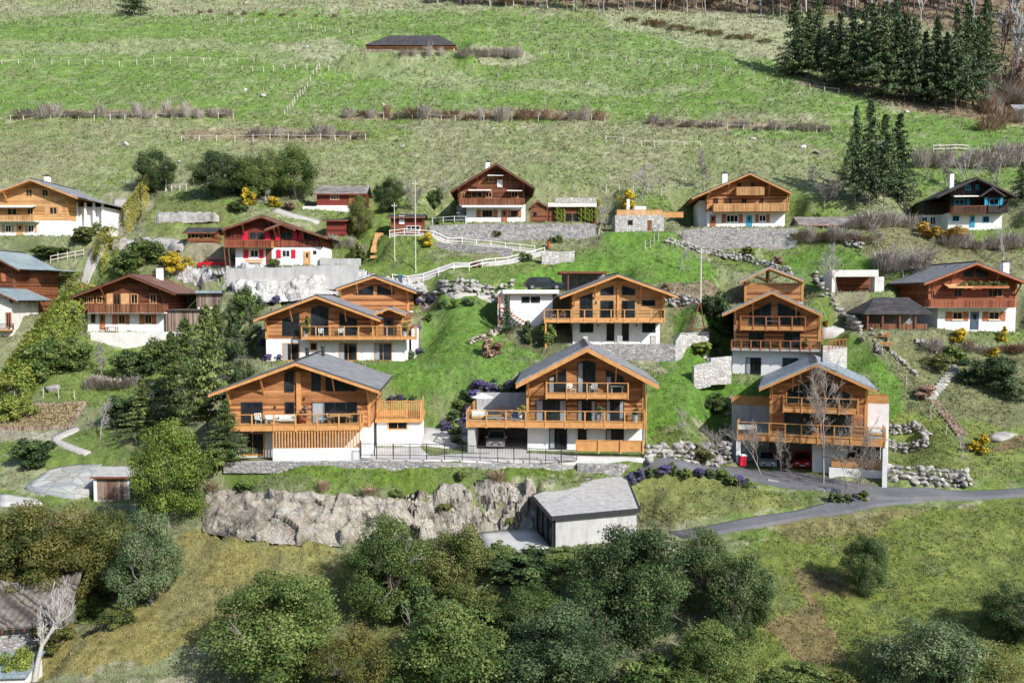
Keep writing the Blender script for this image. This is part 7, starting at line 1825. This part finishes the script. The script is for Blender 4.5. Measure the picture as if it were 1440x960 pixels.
for i, (u, v) in enumerate(((1240,479),(1243,493))): p = hit(u, v); bench(p, -.4, ('upper' if i == 0 else 'lower')+' of two weathered benches below the dark tiled shelter', 1.8, 'trim')
table(hit(1385,320)+Vector((0,0,.05)), 0, 'dark table on the terrace of the black timber chalet', 1.6, .8, 'trim_black')
p = hit(1044, 655); r = empty('storage_bin', p+Vector((0,0,0)), 0, 'red bin beside the left pillar of the front right garage', 'bin'); MB().box(-.3,.3,-.3,.3,0,.95).build('body', 'red', r); MB().box(-.33,.33,-.33,.33,.954,1.05).build('lid', 'frame_white', r)
p = hit(563, 399); r = empty('wheelie_bin', p, 0, 'blue bins standing at the lower end of the white fenced ramp', 'bin'); MB().box(-.3,.3,-.3,.3,.06,1.0).build('body', 'door_blue', r); MB().box(-.33,.33,-.35,.33,1.004,1.08).build('lid', 'blue', r)
p = hit(1131, 337); r = empty('water_barrel', p, 0, 'blue barrel at the right end of the high stone wall', 'barrel'); MB().lathe([(.28,0),(.34,.3),(.34,.6),(.28,.9)], 14).build('body', 'blue', r)
plantpot(hit(772,350)+Vector((0,0,.05)), 'terracotta pot at the bend of the white fenced ramp', 'terracotta', .9, .35, 'leaf_olive', .8, .9)
plantpot(hit(660,310), 'terracotta pot left on the terrace of the top centre chalet', 'terracotta', .5, .28, 'leaf_green', .6, .6); plantpot(hit(693,311), 'terracotta pot in the middle of the terrace of the top centre chalet', 'terracotta', .5, .28, 'leaf_green', .6, .6, 1)
h = HS['T15'][0]; p = hit(1162, 463); plantpot(p, 'orange pot on the paving beside the second row right chalet', 'orange', .7, .3, 'leaf_green', .3, .4)
h = R17; r0, r1, zz = R17bal
for i in range(6): o = inst('flowers', crownmesh('shrub', i % 3, 'leaf_olive'), h.e); o.location = (r0+(r1-r0)*(i+.5)/6, -.9, zz-.3); o.scale = (1.2, .5, .7)
# log stacks and a picket of firewood
p = hit(123, 412); cs = []
m_ = MB(); rr_ = random.Random(5)
for i in range(60):
    x, z = rr_.uniform(-1.8, 1.8), rr_.uniform(.1, 1.0); m_.tube((p.x+x, p.y-.3, p.z+z*(1-abs(x)/2.6)), (p.x+x+.1, p.y+.3, p.z+z*(1-abs(x)/2.6)), .11, .11, 7)
tag(m_.build('firewood_pile', 'trim_pale'), 'heap of cut firewood behind the brown tiled chalet', 'firewood')

# ============================================================ GROUND, GRASS
print('ground'); G = ground_mesh()
def tufts(n, seed, name, y0, y1, hmul, label):
    rng = np.random.default_rng(seed)
    y = y0*(y1/y0)**rng.uniform(0, 1, n); x = rng.uniform(-.72, .72, n)*y
    ok = bil(NOG.astype(float), GX0, GY0, GS, x, y) < .05
    dens = fbm(x/1.6, y/1.3, 3, 91); ok &= dens+rng.uniform(-.25, .25, n) > .42
    x, y = x[ok], y[ok]; k = len(x); z = bil(TZ, GX0, GY0, GS, x, y)+((fbm(x/1.3, y/1.1, 3, 81)-.5)*.42+(fbm(x/.45, y/.45, 2, 82)-.5)*.16)
    c = ground_color(x, y); lawn = (c[:, 1] > 1.55*c[:, 0])*1.0
    s = (.0013*y+.02)*rng.uniform(.6, 1.4, k)*hmul; h_ = s*rng.uniform(.7, 1.7, k)*(1-.4*lawn)
    VV = []; CC = []
    for b in range(3):
        a = rng.uniform(0, 6.283, k); lean = rng.uniform(.1, .9, k)*h_; w = s*.32
        bx, by = x+rng.normal(0, 1, k)*s*.4, y+rng.normal(0, 1, k)*s*.4
        p0 = np.column_stack([bx-np.sin(a)*w, by+np.cos(a)*w, z-.03]); p1 = np.column_stack([bx+np.sin(a)*w, by-np.cos(a)*w, z-.03]); p2 = np.column_stack([bx+np.cos(a)*lean, by+np.sin(a)*lean, z+h_])
        VV.append(np.stack([p0, p1, p2], 1)); cc = c*rng.uniform(.55, 1.5, (k, 1)); dry = (rng.random(k) < .15)[:, None]; cc = np.where(dry, np.array([[.42,.38,.22]])*rng.uniform(.6, 1.1, (k, 1)), cc); CC.append(np.repeat(cc[:, None], 3, 1))
    V = np.concatenate(VV).reshape(-1, 3); C = np.clip(np.concatenate(CC).reshape(-1, 3), 0, .9)
    o = npmesh(name, V, np.arange(len(V)).reshape(-1, 3), tuft_mat()); ca = o.data.attributes.new('gcol', 'FLOAT_COLOR', 'POINT'); ca.data.foreach_set('color', np.column_stack([C, np.ones(len(C))]).astype(np.float32).ravel())
    return tag(o, label, 'grass', None, 'stuff')
tufts(330000, 5, 'meadow_grass', 50, 250, 1.0, 'grass growing over the whole hillside')

# unseen valley floor and wooded slope opposite, added for dark reflections in the panes
V = []; nx, ny = 60, 40
for j in range(ny+1):
    for i in range(nx+1):
        x = -700+1400*i/nx; y = 20-720*j/ny; t = max(0, (-y-90)/520); V.append((x, y, -34-10*min(1, (20-y)/80)+230*t*t*(3-2*min(t, 1))/1.0*(.8+.4*math.sin(x*.008))))
Fc = [(j*(nx+1)+i, (j+1)*(nx+1)+i, (j+1)*(nx+1)+i+1, j*(nx+1)+i+1) for j in range(ny) for i in range(nx)]
M['unseen_wood'] = noisy_mat('unseen_wooded_slope', (.02,.035,.015), (.07,.09,.04), .04, .95, .0)
o = npmesh('unseen_hills', V, Fc, 'unseen_wood'); o['kind'] = 'structure'

# ============================================================ CAMERA, LIGHT
cam = bpy.data.cameras.new('camera'); co = bpy.data.objects.new('camera', cam); COL.objects.link(co); SC.camera = co
cam.sensor_width = 36; cam.lens = 36*F/1440; cam.clip_end = 2000; co.rotation_euler = (math.pi/2-PITCH, 0, 0)
S = Vector((.58, -.57, .58)).normalized()
sl = bpy.data.lights.new('sun', 'SUN'); sl.energy = 4.7; sl.angle = math.radians(.6); sl.color = (1, .96, .905)
so = bpy.data.objects.new('sun', sl); COL.objects.link(so); so.rotation_euler = S.to_track_quat('Z', 'Y').to_euler()
w = bpy.data.worlds.new('World'); SC.world = w; w.use_nodes = True; nt = w.node_tree
sk = nt.nodes.new('ShaderNodeTexSky'); sk.sky_type = 'NISHITA'; sk.sun_disc = False; sk.sun_elevation = math.asin(S.z); sk.sun_rotation = math.atan2(S.x, S.y)
nt.links.new(sk.outputs[0], nt.nodes['Background'].inputs[0]); nt.nodes['Background'].inputs[1].default_value = .15
SC.view_settings.view_transform = 'Standard'; SC.view_settings.look = 'None'; SC.view_settings.exposure = .37; SC.view_settings.gamma = 1
SC.cycles.max_bounces = 6; SC.cycles.transparent_max_bounces = 12
print('objects', len(SC.objects))

for o in SC.objects:
    if 'label' in o and len(o['label'].replace('-', ' ').split()) > 15: print('LONG', len(o['label'].split()), o['label'])
